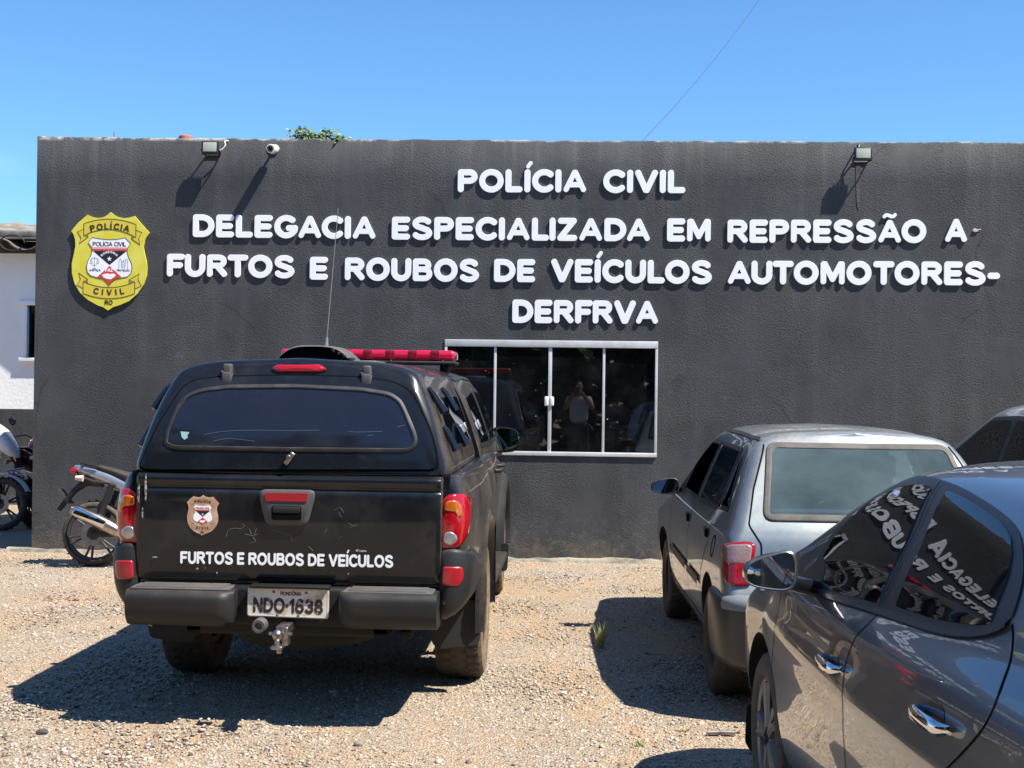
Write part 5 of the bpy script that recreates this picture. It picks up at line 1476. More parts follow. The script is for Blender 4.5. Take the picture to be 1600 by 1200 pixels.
# bumper: two stepped halves, end pieces with reflectors
for sg, x0, x1 in ((-1, -.735, -.225), (1, .275, .735)):
    mb = MB()
    prof_b = [(-1.10, .645), (-1.30, .650), (-1.325, .640), (-1.34, .61), (-1.335, .55), (-1.31, .50), (-1.27, .478), (-1.10, .478)]
    PB = pchip(np.array(prof_b), 3)
    xs3 = np.linspace(x0, x1, 16); vs = []
    for i, x in enumerate(xs3):
        t = abs(i - 7.5) / 7.5
        inn = (x - x0 if sg > 0 else x1 - x)
        rd = max(0, 1 - inn / .05)
        for y, z in PB: vs.append((x, y + (0.05 * rd ** 2) * (1 if y < -1.12 else 0) + .028 * (abs(x) / .74) ** 3, z + .045 * rd ** 2 * (z < .5) + .004 * (x > 0)))
    n_ = len(PB)
    fs = [(i * n_ + j, (i + 1) * n_ + j, (i + 1) * n_ + j + 1, i * n_ + j + 1) for i in range(15) for j in range(n_ - 1)]
    fs += [tuple(range(n_)), tuple(15 * n_ + k for k in range(n_))]
    mb.add(vs, fs); bh = mb.build('bumper', M_plastic, truck, ang=45)
    mb = MB()
    mb.box(min(x0, x1) + .015, max(x0, x1) - .02, -1.285, -1.135, .6475, .660, .005)
    for k in range(5): mb.box(min(x0, x1) + .04, max(x0, x1) - .05, -1.275 + .03 * k, -1.262 + .03 * k, .656, .665, .003)
    mb.build('step_pad', M_plastic_grey, bh)
for sg in (-1, 1):
    o2 = fillet([(sg * x, z) for x, z in ((.725, .50), (.735, .845), (.80, .850), (.862, .83), (.875, .64), (.83, .52))], .03, 5)
    ec = B.panel('bumper_end', o2, 'y', -1, .022, M_plastic, truck, 90, 10, bul=.022)
    mb = MB()
    # the end piece carried round the side of the body
    vs = []; fs = []
    rows_ = []
    for y_, dz_ in ((-1.0, 0), (-.9, 0), (-.8, .02), (-.72, .06)):
        row = []
        for z in np.linspace(.52 + dz_, .83 - dz_, 10):
            loc, nn = B.cast((y_, z), 'x', sg); row.append(len(vs)); vs.append(loc + Vector((sg * (.022 if 0.55 < z < .80 else .004), 0, 0)))
        rows_.append(row)
    for a_, b_ in zip(rows_[:-1], rows_[1:]):
        for i in range(9): fs.append((a_[i], a_[i + 1], b_[i + 1], b_[i]))
    mb.add(vs, fs); mb.build('bumper_side', M_plastic, truck)
    o2 = fillet([(sg * x, z) for x, z in ((.745, .68), (.750, .768), (.815, .768), (.815, .71), (.80, .678))], .010, 4)
    B.panel('reflector', o2, 'y', -1, .046, M_dull_red, ec, 48, 6, bul=.002)
for x in (.755,):
    mb = MB(); mb.lathe([(0, -.118), (.011, -.117), (.0125, -.1)], (x, -1.06, .60), 'y', 20); mb.build('parking_sensor', M_gloss_black, truck)
mb = MB(); mb.box(-.30, .34, -1.20, -1.12, .47, .66, .02); mb.box(-.16, .22, -1.25, -1.18, .66, .675, .01); mb.build('plate_recess', mat('recess_black', (0.008, 0.008, 0.009), 0.6, 0, 0.3), truck)
# licence plate
(x0, z1), (x1, z0) = TP(387.5, 918, -1.22), TP(514, 966, -1.22)
cxp, czp, wp, hp2 = (x0 + x1) / 2, (z0 + z1) / 2, (x1 - x0) / 2, (z1 - z0) / 2
pl_ = empty('licence_plate', (cxp, -1.222, czp), 0); pl_.parent = truck; pl_.rotation_euler = (0, RAD(.8), 0)
mb = MB(); P = fillet([(-wp, -hp2), (wp, -hp2), (wp, hp2), (-wp, hp2)], .014, 5)
mb.prism(P, 0, .004, lambda u, v, h: (u, -h, v))
mb.build('plate', mat('worn_plate', (0.62, 0.60, 0.52), 0.5, var=((0.40, 0.33, 0.21), 11, 0.48, 0.66)), pl_, smooth=False)
mb = MB(); strip(mb, inset(resample(P, 80), .006), .003, lambda u, v, h: (u, -h, v), .003, .0055, True)
M_pink = mat('plate_ink', (0.028, 0.018, 0.02), 0.6, var=((0.30, 0.25, 0.2), 30, 0.60, 0.66))
mb.build('plate_rim', mat('plate_rim_white', (0.62, 0.6, 0.54), 0.5), pl_, smooth=False)
mb = MB()
vs, fs = text_mesh('NDO·1638', .072, .035, width=wp * 2 * .86)
thick([(u, v - hp2 * .72, 0) for u, v, _ in vs], fs, lambda u, v, h: (u, -h, v), .004, .0052, mb)
mb.build('plate_number', M_pink, pl_, smooth=False)
mb = MB(); vs, fs = text_mesh('RONDÔNIA', .018, .02, width=.10)
thick([(u + .012, v + hp2 * .52, 0) for u, v, _ in vs], fs, lambda u, v, h: (u, -h, v), .004, .005, mb)
mb.build('plate_state', M_ink, pl_, smooth=False)
for (u, v) in ((-.07, hp2 * .74), (.085, hp2 * .74), (-.05, -hp2 * .85), (.05, -hp2 * .85)):
    mb = MB(); mb.lathe([(0, -.008), (.006, -.007), (.007, -.004)], (u, 0, v), 'y', 10); mb.build('bolt', mat('rust', (0.2, 0.10, 0.08), 0.8), pl_)
# tow hitch
hx, hz = TP(440, 985, -1.34)
mb = MB()
mb.box(hx - .03, hx + .03, -1.33, -1.05, .46, .50, .008)
mb.box(hx + .004, hx + .034, -1.36, -1.30, .412, .50, .006)
mb.tube([(hx - .06, -1.335, .465), (hx + .05, -1.335, .465)], .008, 8)
mb.box(hx - .035, hx + .02, -1.42, -1.33, .405, .422, .006); mb.box(hx - .012, hx + .010, -1.39, -1.37, .382, .406, .004)
th = mb.build('tow_hitch', M_steel, truck)
mb = MB(); mb.lathe([(0, .492), (.012, .489), (.022, .478), (.025, .465), (.022, .452), (.012, .440), (.011, .42)], (hx - .012, -1.375, 0), 'z', 20); mb.build('tow_ball', M_steel, th)
sx_, sz_ = TP(405, 978, -1.30)
mb = MB(); mb.lathe([(0, -.015), (.016, -.015), (.018, -.028), (.030, -.028), (.034, -.02), (.034, .03), (0, .03)], (sx_, -1.29, sz_), 'y', 24); mb.build('trailer_socket', M_plastic_grey, truck)
# underneath
mb = MB()
mb.box(-.50, -.40, -1.15, 3.4, .42, .54, .02); mb.box(.40, .50, -1.15, 3.4, .42, .54, .02)
mb.box(-.5, .5, -1.15, -1.05, .42, .54, .02)
mb.tube([(-.72, 0, .375), (.72, 0, .375)], .045, 12); mb.lathe([(0, -.16), (.10, -.13), (.15, -.04), (.15, .04), (.10, .13), (0, .16)], (0.02, 0, .375), 'x', 20)
mb.tube([(-.72, 3, .375), (.72, 3, .375)], .045, 12)
mb.lathe([(.15, -.1), (.36, -.1), (.38, -.06), (.38, .06), (.36, .1), (.15, .1)], (0, -.62, .43), 'z', 28)
for sx in (-.52, .52): mb.box(sx - .03, sx + .03, -.75, .75, .34, .38, .01)
mb.tube([(.30, -1.0, .42), (.32, .3, .42), (.2, 2, .45)], .03, 10)
mb.build('chassis', M_under, truck)
for sg in (-1, 1):
    wheel(truck, sg * .752, 0, .376, .262, .215, sg, 6, M_mud_rubber, M_dark_metal, .012, 36)
    wheel(truck, sg * .685, 3.0, .376, .262, .215, sg, 6, M_mud_rubber, M_dark_metal, .012, 36, steer=.02)
    for y in (0, 3.0):
        fl = MB()
        Rf = .47
        vs = []; fs = []
        nn_ = 30
        for i in range(nn_ + 1):
            a = RAD(-12) + RAD(204) * i / nn_
            for (r, x) in ((.445, .80 - .06 * (y > 1)), (.447, .885 - .055 * (y > 1)), (.462, .905 - .06 * (y > 1)), (.495, .90 - .07 * (y > 1)), (.53, .858 - .075 * (y > 1))):
                vs.append((sg * x, y + r * cos(a), .44 + r * sin(a)))
        for i in range(nn_):
            for k in range(4): fs.append((i * 5 + k, (i + 1) * 5 + k, (i + 1) * 5 + k + 1, i * 5 + k + 1))
        fl.add(vs, fs); fl.build('wheel_arch_flare', M_plastic if y else M_black_paint, truck, ang=60)
    mb = MB(); q_ = fillet([(sg * .615, .50), (sg * .895, .50), (sg * .88, .27), (sg * .66, .245), (sg * .625, .28)], .03, 5)
    mb.prism(q_, -.50, -.485, lambda u, v, h: (u, h + .06 * (v - .25), v)); mb.build('mud_flap', M_plastic, truck)
    mb = MB(); mb.prism(fillet([(sg * .64, .45), (sg * .88, .45), (sg * .87, .24), (sg * .66, .24)], .03, 4), 2.50, 2.512, lambda u, v, h: (u, h, v)); mb.build('mud_flap', M_plastic, truck)
    # cab side: windows, shut lines, handles, running board
    for name, ow in (('rear_door_glass', [(.72, 1.25), (.74, 1.58), (1.38, 1.62), (1.44, 1.24)]), ('front_door_glass', [(1.52, 1.24), (1.47, 1.62), (1.95, 1.61), (2.42, 1.30), (2.46, 1.24)])):
        P = fillet(ow, .03, 4)
        B2.band('window_frame', P, .03, 'x', sg, .004, M_trim, truck, 100)
        B2.panel(name, inset(resample(P, 90), .028), 'x', sg, .005, M_tint, truck, 90, 8)
    for q_ in ([(.66, 1.18), (.66, .75), (.50, .60)], [(1.49, 1.18), (1.49, .58)], [(2.50, 1.10), (2.54, .60)]):
        B.line('shut_line', q_, .007, 'x', sg, .0015, M_seam, truck)
    for y in (1.36, 2.30 - 1.0 + .62):
        loc, nn = B.cast((y - .12, 1.08), 'x', sg); mb = MB()
        mb.tube([loc + Vector((0, -.08, 0)), loc + Vector((sg * .035, -.06, 0)), loc + Vector((sg * .04, .06, 0)), loc + Vector((0, .09, 0))], .015, 10)
        mb.build('door_handle', M_plastic, truck)
    mb = MB(); mb.box(sg * .74 if sg > 0 else -.875, .875 if sg > 0 else -.74, .52, 2.44, .36, .40, .018); mb.build('running_board', M_plastic, truck)
    loc, nn = B.cast((2.75, 1.0), 'x', sg); mb = MB(); mb.box(loc.x - .012, loc.x + .012, 2.72, 2.80, .98, 1.01, .006); mb.build('side_indicator', M_amber, truck)
    mirror_unit(truck, (sg * .855, 2.22, 1.245), .21, .20, .12, M_gloss_black, sg, (sg * .77, 2.32, 1.19), .12, .085)
    B2.line('roof_gutter', [(.66, 1.665), (1.2, 1.685), (1.9, 1.672), (2.3, 1.50)], .02, 'x', sg, .006, M_trim, truck)
# roof gear: light bar, vent with its whip antenna
mb = MB()
ybar = 1.30
mb.box(-.575, .575, ybar - .14, ybar + .14, 1.790, 1.862, .024, 0)
lb = mb.build('light_bar', mat('light_bar_red', (0.50, 0.004, 0.03), 0.12, 0, 0.5, 1.0, 0.03), truck)
for k in range(7):
    x = -.44 + k * .148
    mb = MB(); mb.box(x - .028, x + .028, ybar - .1425, ybar - .135, 1.80, 1.860, .002); mb.build('lamp_divider', mat('dark_red_lens', (0.22, 0.004, 0.02), 0.2, coat=.8), lb)
mb = MB(); mb.box(-.58, .58, ybar - .145, ybar + .145, 1.768, 1.7905, .008)
for x in (-.5, .5): mb.box(x - .03, x + .03, ybar - .05, ybar + .05, 1.70, 1.77, .006); mb.tube([(x * .98, ybar - .1, 1.77), (x * 1.08, ybar - .02, 1.69)], .008, 8)
mb.build('light_bar_base', M_plastic, lb)
for x in (-.15, .16, .50):
    mb = MB(); mb.lathe([(0, -.150), (.010, -.149), (.011, -.143)], (x, ybar, 1.786), 'y', 12); mb.build('screw', M_chrome, lb)
mb = MB()
vx = -.035
vs = []; fs = []
n_ = 25
for (y, hw, hh) in ((-.42, .205, .088), (-.40, .212, .096), (-.15, .218, .098), (.05, .20, .07), (.2, .15, .01)):
    for i in range(n_):
        t = -1 + 2 * i / (n_ - 1)
        vs.append((vx + hw * t * (1 + .12 * (1 - abs(t))), y, 1.742 + hh * (1 - abs(t) ** 3.2) + .0))
for i in range(4):
    for k in range(n_ - 1): fs.append((i * n_ + k, i * n_ + k + 1, (i + 1) * n_ + k + 1, (i + 1) * n_ + k))
mb.add(vs, fs)
mb.box(vx + .20, vx + .33, -.38, .0, 1.738, 1.760, .01)
rv_ = mb.build('roof_vent', M_plastic_grey, truck, ang=50)
mb = MB(); out = [(vx + .190 * t * (1 + .12 * (1 - abs(t))), 1.742 + .080 * (1 - abs(t) ** 3.2)) for t in np.linspace(-1, 1, 25)]
mb.prism(out, -.405, -.39, lambda u, v, h: (u, h, v)); mb.build('vent_opening', M_seam, rv_, smooth=False)
for k in range(4):
    mb = MB(); mb.box(vx + .10 + k * .03, vx + .115 + k * .03, -.44, -.30, 1.80 - k * .014, 1.815 - k * .014, .003); mb.build('vent_slot', M_plastic, rv_)
q0, q1 = at(510, 532, TY - .1), at(528.5, 325, TY - .1)
mb = MB(); mb.tube([(q0.x - TX, -.1, q0.z - .03), (q0.x - TX + .003, -.1, q0.z + .02)], [.012, .006], 10); mb.tube([(q0.x - TX + .002, -.1, q0.z + .01), (q1.x - TX, -.1, q1.z)], [.0032, .0018], 6)
mb.build('antenna', mat('antenna_grey', (0.30, 0.29, 0.27), 0.4, .5), truck)
# ------------------------------------------------------------------ old silver hatchback
fiat = empty('old_hatchback', (1.478, 7.13, 0), .031, 'old dusty silver five door hatchback with red and white tail lamp parked facing the wall', 'car')
FB = Body(fiat)
fm = [(0, .20), (.59, .20), (.69, .24), (.733, .36), (.757, .56), (.757, .72), (.735, .86), (.704, .935), (.553, 1.30), (.503, 1.362), (.34, 1.402), (0, 1.418)]
def yrear(z): return float(np.interp(z, [.2, .26, .36, .55, .62, .72, .86, .935, 1.30, 1.362, 1.402, 1.42], [-.50, -.56, -.62, -.645, -.60, -.58, -.545, -.51, -.19, -.12, -.09, -.085]))
def fs_(dy, dx, prof=fm, dz=0.0):
    return [(max(0, x - dx) if x > 0 else 0, yrear(z) + dy, z - (dz if z > 1.33 else 0)) for x, z in prof]
r0 = fs_(0.012, .055, dz=.012)
st = [[(x * k, y - .022 * (1 - k * k), z) for x, y, z in r0] for k in (0, .35, .7, .93)] + [r0, fs_(.03, .026, dz=.004), fs_(.075, .008), fs_(.17, .0)]
def fstn(y, dx=0, roof=0.0, belt=0.0, prof=fm):
    return [(max(0, x - dx) if x > 0 else 0, y, z + (roof * (z - .93) / .48 if z > .93 else 0)) for x, z in prof]
st += [[(x, y * .45 + .10 * .55 + (.0 if z < 1 else .06), z) for x, y, z in fs_(.30, 0)], fstn(.30, 0, .008), fstn(.75, 0, .014), fstn(1.15, 0, .008)]
def gh(y, k, drop=0.0):   # greenhouse risen by k
    out = []
    for x, z in fm:
        if z > .94: z = .94 + (z - .94) * k; x = x + (.68 * (x / .57 if x < .57 else 1) - x) * (1 - k) if x > 0 else 0
        out.append((x, y, z - (drop if z > .8 else 0)))
    return out
st += [gh(1.42, .93), gh(1.72, .58), gh(2.02, .16), gh(2.15, .03)]
fh = [(0, .22), (.60, .22), (.70, .26), (.745, .40), (.772, .58), (.765, .72), (.73, .83), (.67, .895), (.56, .925), (.42, .94), (.25, .95), (0, .955)]
st += [fstn(2.45, 0, 0, prof=fh), [(x, 2.75, z - (.05 if z > .8 else 0)) for x, z in fh], [(max(0, x - .06), 2.95, z - (.12 if z > .8 else (.05 if z > .7 else 0))) for x, z in fh]]
n0 = [(max(0, x - .20), 3.02, z - (.22 if z > .8 else (.12 if z > .7 else 0))) for x, z in fh]
st += [n0] + [[(x * k, y, z) for x, y, z in n0] for k in (.6, 0)]
FB.add_half(loft_half(st, 5, 5, 1)); FB.finish()
# side glass
W1 = FB.px(fillet([(1087, 746), (1084, 780), (1096, 786), (1138, 686), (1121, 689)], 3, 3), 'x')
W2 = FB.px(fillet([(1102, 781), (1128, 799), (1163, 693), (1141, 688)], 4, 3), 'x')
W3 = FB.px(fillet([(1133, 801), (1146, 804), (1171, 700), (1166, 698)], 3, 3), 'x')
# tidy them to one belt line and one top line on the real door
W1 = fillet([(1.98, .955), (1.00, .955), (.93, 1.315), (1.30, 1.315), (1.66, 1.17)], .03, 4)
W2 = fillet([(.90, .955), (.17, .965), (.10, 1.05), (.16, 1.31), (.84, 1.318)], .03, 4)
W3 = fillet([(.10, .975), (-.20, .99), (.01, 1.25), (.08, 1.275), (.03, 1.06)], .025, 4)
glassR = FB.px(fillet([(1206, 703), (1195, 806), (1197, 813), (1330, 817), (1512, 815), (1508, 760), (1490, 703), (1478, 697), (1340, 694), (1218, 695)], 9, 4), 'y')
# make the rear glass symmetrical about the car
gl = [p for p in glassR if p[0] < 0]
zb, zt = min(p[1] for p in glassR), max(p[1] for p in glassR)
xb, xt = min(p[0] for p in glassR if p[1] < zb + .15) - .015, min(p[0] for p in glassR if p[1] > zt - .1) - .015
RG = fillet([(xb, zb), (xt, zt), (-xt, zt), (-xb, zb)], .055, 6)
holes = [(inset(resample(q_, 80), .016), 'x', s) for q_ in (W1, W2, W3) for s in (-1, 1)] + [(inset(resample(RG, 100), .02), 'y', -1)]
for s in (-1, 1):
    for nm, q_ in (('front_door_glass', W1), ('rear_door_glass', W2), ('quarter_glass', W3)):
        FB.band('window_frame', q_, .032, 'x', s, .004, M_trim, fiat, 90)
        FB.panel(nm, inset(resample(q_, 80), .024), 'x', s, .0045, M_clear_dark, fiat, 80, 6)
FB.band('rear_window_seal', RG, .030, 'y', -1, .006, M_seal, fiat, 140, bul=.004)
FB.panel('rear_window', inset(resample(RG, 120), .026), 'y', -1, .0065, M_clear, fiat, 120, 8)
# windscreen
ws = fillet([(-.56, 1.98), (-.46, 1.32), (.46, 1.32), (.56, 1.98)], .06, 5)
FB.band('windscreen_seal', ws, .03, 'z', 1, .004, M_trim, fiat, 120)
FB.panel('windscreen', inset(resample(ws, 100), .025), 'z', 1, .0045, M_clear, fiat, 100, 8)
# tailgate shut lines, taillights, bumper
for s in (-1, 1):
    tlp = [(.62, .665), (.59, .86), (.64, .872), (.715, .86), (.738, .84), (.742, .70), (.735, .668), (.70, .655)]
    o2 = fillet([(x * s, z) for x, z in tlp], .02, 4)
    t_ = FB.panel('tail_light', o2, 'y', -1, .014, mat('fiat_red', (0.24, 0.003, 0.006), 0.15, 0, .5, .6, .03, bump=(60, .15, .004)), fiat, 90, 10, bul=.012)
    o2 = fillet([(x * s, z) for x, z in ((.628, .76), (.612, .85), (.64, .858), (.705, .85), (.724, .835), (.728, .765))], .014, 4)
    FB.panel('clear_lens', o2, 'y', -1, .0255, mat('fiat_clear', (0.26, 0.17, 0.16), 0.2, 0.2, .5, 1.0, .03, bump=(75, .5, .004)), t_, 60, 6, bul=.002)
    FB.line('tailgate_gap', [(s * .57, .66), (s * .565, .86), (s * .62, .95), (s * .575, 1.12), (s * .485, 1.34)], .008, 'y', -1, .002, M_seam, fiat)
    rs = FB.line('roof_moulding', [(s * .495, -.06), (s * .50, .3), (s * .50, .9), (s * .47, 1.3)], .020, 'z', 1, .010, M_trim, fiat)
    for q_ in ([(.955, .94), (.96, .60), (.97, .34)], [(2.02, .90), (1.96, .60), (1.92, .34)], [(.16, .95), (.08, .80), (.30, .62), (.36, .40), (.40, .34)], [(.955, .34), (.4, .33)], [(1.92, .34), (.97, .33)]):
        FB.line('shut_line', q_, .008, 'x', s, .0015, M_seam, fiat)
    for q_ in ([(1.90, .565), (1.00, .55)], [(.93, .55), (.40, .545)]):
        FB.line('side_moulding', q_, .052, 'x', s, .010, M_plastic, fiat)
    for y in (1.09, .22):
        loc, nn = FB.cast((y, .845), 'x', s); mb = MB()
        mb.box(loc.x - .012, loc.x + .018 * 1, loc.y - .055, loc.y + .055, .83, .865, .008); 
        mb.build('door_handle', M_plastic, fiat)
        mb = MB(); mb.box(loc.x + s * .004 - .012, loc.x + s * .004 + .012, loc.y - .075, loc.y - .03, .815, .855, .008); mb.build('handle_cup', M_seam, fiat)
    ring_ = [(-.12 + .055 * cos(a), .80 + .06 * sin(a)) for a in np.linspace(0, 2 * pi, 30)[:-1]]
    if s < 0: FB.band('fuel_flap', ring_, .010, 'x', s, .002, M_seam, fiat, 60)
    bu = fillet([(s * x, z) for x, z in ((.0, .25), (.0, .585), (.45, .60), (.74, .63), (.775, .60), (.76, .36), (.70, .27))], .02, 4)
    mirror_unit(fiat, (s * .825, 1.66, .985), .185, .125, .11, M_gloss_black if s > 0 else M_plastic, s, (s * .72, 1.78, .955), .35, .06)
    mb = MB()
    p_ = fillet([(1.92, .95), (1.66, .955), (1.62, 1.10), (1.68, 1.13)], .01, 2)
    FB.panel('mirror_triangle', p_, 'x', s, .0065, M_plastic, fiat, 40, 4)
# bumper: swept bar around the tail
mb = MB()
path = [(-.775, -.20), (-.785, -.42), (-.765, -.56), (-.70, -.64), (-.55, -.685), (-.25, -.70), (0, -.705)]
path = [(x * .975, y) for x, y in spl(path, 26)]; path = path + [(-x, y) for x, y in path[::-1][1:]]
secb = [(0.04, .25), (-.01, .28), (-.022, .40), (-.028, .52), (-.024, .575), (-.012, .60), (.05, .615)]
PB = pchip(np.array(secb), 3); vs = []; fs = []
Pn = np.array(path); Tn = np.gradient(Pn, axis=0); Tn /= np.linalg.norm(Tn, axis=1, keepdims=True)
for (x, y), (tx_, ty_) in zip(Pn, Tn):
    nx_, ny_ = -ty_, tx_
    for o_, z in PB: vs.append((x + nx_ * o_ * 1, y + ny_ * o_, z))
n_ = len(PB)
fs = [(i * n_ + j, (i + 1) * n_ + j, (i + 1) * n_ + j + 1, i * n_ + j + 1) for i in range(len(Pn) - 1) for j in range(n_ - 1)]
mb.add(vs, fs); mb.build('rear_bumper', mat('bumper_plastic', (0.028, 0.029, 0.030), 0.35, 0, 0.5, dust=(DUST, 0.12, 0.3)), fiat, ang=50)
mb = MB()
vs = []
secp = [(-.026, .545), (-.030, .57), (-.022, .60), (.02, .618)]
for (x, y), (tx_, ty_) in zip(Pn, Tn):
    for o_, z in secp: vs.append((x - ty_ * (o_ - .004), y + tx_ * (o_ - .004), z + .003))
fs = [(i * 4 + j, (i + 1) * 4 + j, (i + 1) * 4 + j + 1, i * 4 + j + 1) for i in range(9, len(Pn) - 10) for j in range(3)]
mb.add(vs, fs); mb.build('bumper_top', mat('faded_bumper', (0.17, 0.185, 0.2), 0.55), fiat, ang=60)
# interior seen through the rear glass
mb = MB()
mb.box(-.58, .58, -.36, .05, .90, .92, .01); mb.box(-.5, .5, .03, .06, .97, .99, .006); ps = mb.build('parcel_shelf', mat('shelf_grey', (0.38, 0.38, 0.37), 0.8, bump=(150, .3, .003)), fiat)
mb = MB(); mb.box(-.58, .58, .02, .16, .45, .98, .05, R=Matrix.Rotation(RAD(-10), 3, 'X')); mb.box(-.58, .58, .1, .55, .40, .52, .05); mb.build('rear_bench', M_fabric, fiat)
for x in (-.36, .36):
    mb = MB(); mb.box(x - .22, x + .22, .88, 1.02, .45, 1.02, .06, R=Matrix.Rotation(RAD(-8), 3, 'X')); mb.box(x - .22, x + .22, .95, 1.4, .40, .52, .05); fs1 = mb.build('front_seat', M_fabric, fiat)
    mb = MB(); mb.box(x - .125, x + .125, .845, .925, 1.05, 1.25, .05); 
    for dx in (-.05, .05): mb.tube([(x + dx, .89, 1.0), (x + dx, .885, 1.08)], .006, 6)
    mb.build('headrest', M_fabric, fs1)
mb = MB(); mb.box(-.62, .62, 1.62, 2.05, .78, .92, .04); mb.build('dashboard', M_plastic, fiat)
mb = MB(); mb.tube([(-.36 + .17 * cos(a), 1.55 - .05 * sin(a), .90 + .16 * sin(a)) for a in np.linspace(0, 2 * pi, 33)[:-1]], .014, 8, True); mb.tube([(-.36, 1.55, .9), (-.36, 1.66, .86)], .03, 8); mb.tube([(-.52, 1.55, .9), (-.20, 1.55, .9)], .012, 6); mb.build('steering_wheel', M_plastic, fiat)
mb = MB(); mb.box(-.10, .10, 1.28, 1.31, 1.25, 1.31, .01); mb.build('inside_mirror', M_plastic, fiat)
mb = MB(); mb.box(-.66, .66, -.4, 2.1, .24, .30, .02); mb.build('floor_pan', M_under, fiat)
# wiper-washer nozzle spot and badge lock
loc, nn = FB.cast((0, .80), 'y', -1)
mb = MB(); mb.lathe([(0, -.012), (.014, -.011), (.016, 0)], (0, loc.y, .80), 'y', 16); mb.build('tailgate_lock', M_gloss_black, fiat)
q_ = FB.px([(1194, 703)], 'y')[0]
loc, nn = FB.cast((-.545, 1.335), 'y', -1); mb = MB(); mb.lathe([(0, -.006), (.009, -.005), (.010, 0.004)], (loc.x, loc.y, loc.z), 'y', 12); mb.build('hinge_plug', M_trim, fiat)
holes.append((inset(resample(ws, 100), .02), 'z', 1))
FB.body_object('body', M_silver, fiat, [(0, .30, .345), (2.36, .30, .345)], holes, arch_x=.45)
for s in (-1, 1):
    wheel(fiat, s * .66, 0, .285, .175, .178, s, 'steel', M_rubber, M_dark_metal, .006, 40)
    wheel(fiat, s * .66, 2.36, .285, .175, .178, s, 'steel', M_rubber, M_dark_metal, .006, 40)
mb = MB(); mb.tube([(-.62, 0, .285), (.62, 0, .285)], .03, 10); mb.tube([(.3, -.62, .24), (.3, .4, .26)], .025, 8); mb.build('axle', M_under, fiat)
# ------------------------------------------------------------------ graphite sedan in the foreground
sedan = empty('graphite_sedan', (1.62, 2.5, 0), .03, 'shiny graphite grey sedan with dark tinted side glass and chrome door handles nearest the camera', 'car')
S = Body(sedan)
sm_ = [(0, .19), (.66, .19), (.76, .225), (.815, .33), (.852, .52), (.862, .68), (.852, .82), (.832, .93), (.790, 1.00), (.741, 1.09), (.678, 1.205), (.623, 1.34), (.565, 1.395), (.36, 1.435), (0, 1.448)]
def side_x(z): return .79 - (z - 1.0) * .49 + .013 * math.sin(max(0, min(1, (z - 1) / .34)) * pi)
def sst(y, prof=sm_, dx=0.0, belt=0.0, k=1.0, roof=0.0, dzl=0.0):
    out = []
    zt_ = 1.0 + .34 * k + roof
    zb_ = 1.0 + belt
    for j, (x, z) in enumerate(prof):
        if 6 <= j <= 7: z += belt * (j - 5) / 3
        elif 8 <= j <= 11:
            z = zb_ + (max(zt_, zb_ + .012) - zb_) * (j - 8) / 3
            x = side_x(z)
        elif j > 11:
            z = max(zt_, zb_ + .012) + (z - 1.34) * (.35 + .65 * k)
            x = x * side_x(zt_) / .623
        out.append((max(0, x - dx) if x > 0 else 0, y, z))
    return out
tail = [(0, .26), (.60, .26), (.72, .30), (.77, .40), (.80, .55), (.80, .70), (.79, .82), (.76, .92), (.70, 1.00), (.65, 1.022), (.60, 1.035), (.52, 1.044), (.45, 1.05), (.25, 1.055), (0, 1.06)]
t0 = [(x * .92, -.90, z) for x, z in tail]
st = [[(x * k, y - .02 * (1 - k), z) for x, y, z in t0] for k in (0, .6)] + [t0, [(x, -.80, z) for x, z in tail]]
st += [[(x + .03 * (x > 0), -.55, z + .0) for x, z in tail]]
st += [sst(-.28, belt=.095, k=.36, dx=.012), sst(.02, belt=.09, k=.62, dx=.006), sst(.32, belt=.08, k=.88, dx=.002), sst(.60, belt=.065, k=.985), sst(.95, belt=.045, roof=.005), sst(1.25, belt=.03, roof=0), sst(1.48, belt=.018, k=.92), sst(1.80, belt=.006, k=.63), sst(2.12, belt=-.002, k=.26), sst(2.32, belt=-.012, k=.08)]
hd_ = [(0, .20), (.66, .20), (.76, .24), (.815, .34), (.852, .52), (.858, .68), (.842, .80), (.80, .885), (.74, .93), (.70, .942), (.64, .952), (.58, .96), (.48, .968), (.28, .978), (0, .982)]
st += [[(x, 2.60, z) for x, z in hd_], [(x, 2.90, z - (.045 if z > .86 else .02 if z > .75 else 0)) for x, z in hd_], [(max(0, x - .05), 3.12, z - (.12 if z > .86 else .06 if z > .75 else 0)) for x, z in hd_]]
n0 = [(max(0, x - .18), 3.26, z - (.25 if z > .86 else .13 if z > .75 else 0)) for x, z in hd_]
n1 = [(max(0, x - .34), 3.33, z - (.30 if z > .86 else .16 if z > .75 else 0)) for x, z in hd_]
st += [n0, n1] + [[(x * k, y + .01, z) for x, y, z in n1] for k in (.5, 0)]
G = loft_half(st, 7, 5, 3)
# pressed crease under the handles and a soft hollow along the doors
for i in range(G.shape[0]):
    for j in range(G.shape[1]):
        x, y, z = G[i, j]
        if x > .5 and -.7 < y < 2.9 and .3 < z < 1.0:
            cz = .80 + .045 * (1.6 - y) / 2.0
            fade = min(1, (y + .7) / .4, (2.9 - y) / .5)
            G[i, j, 0] += fade * (.010 * math.exp(-((z - cz) / .030) ** 2) - .012 * math.exp(-((z - .60) / .10) ** 2))
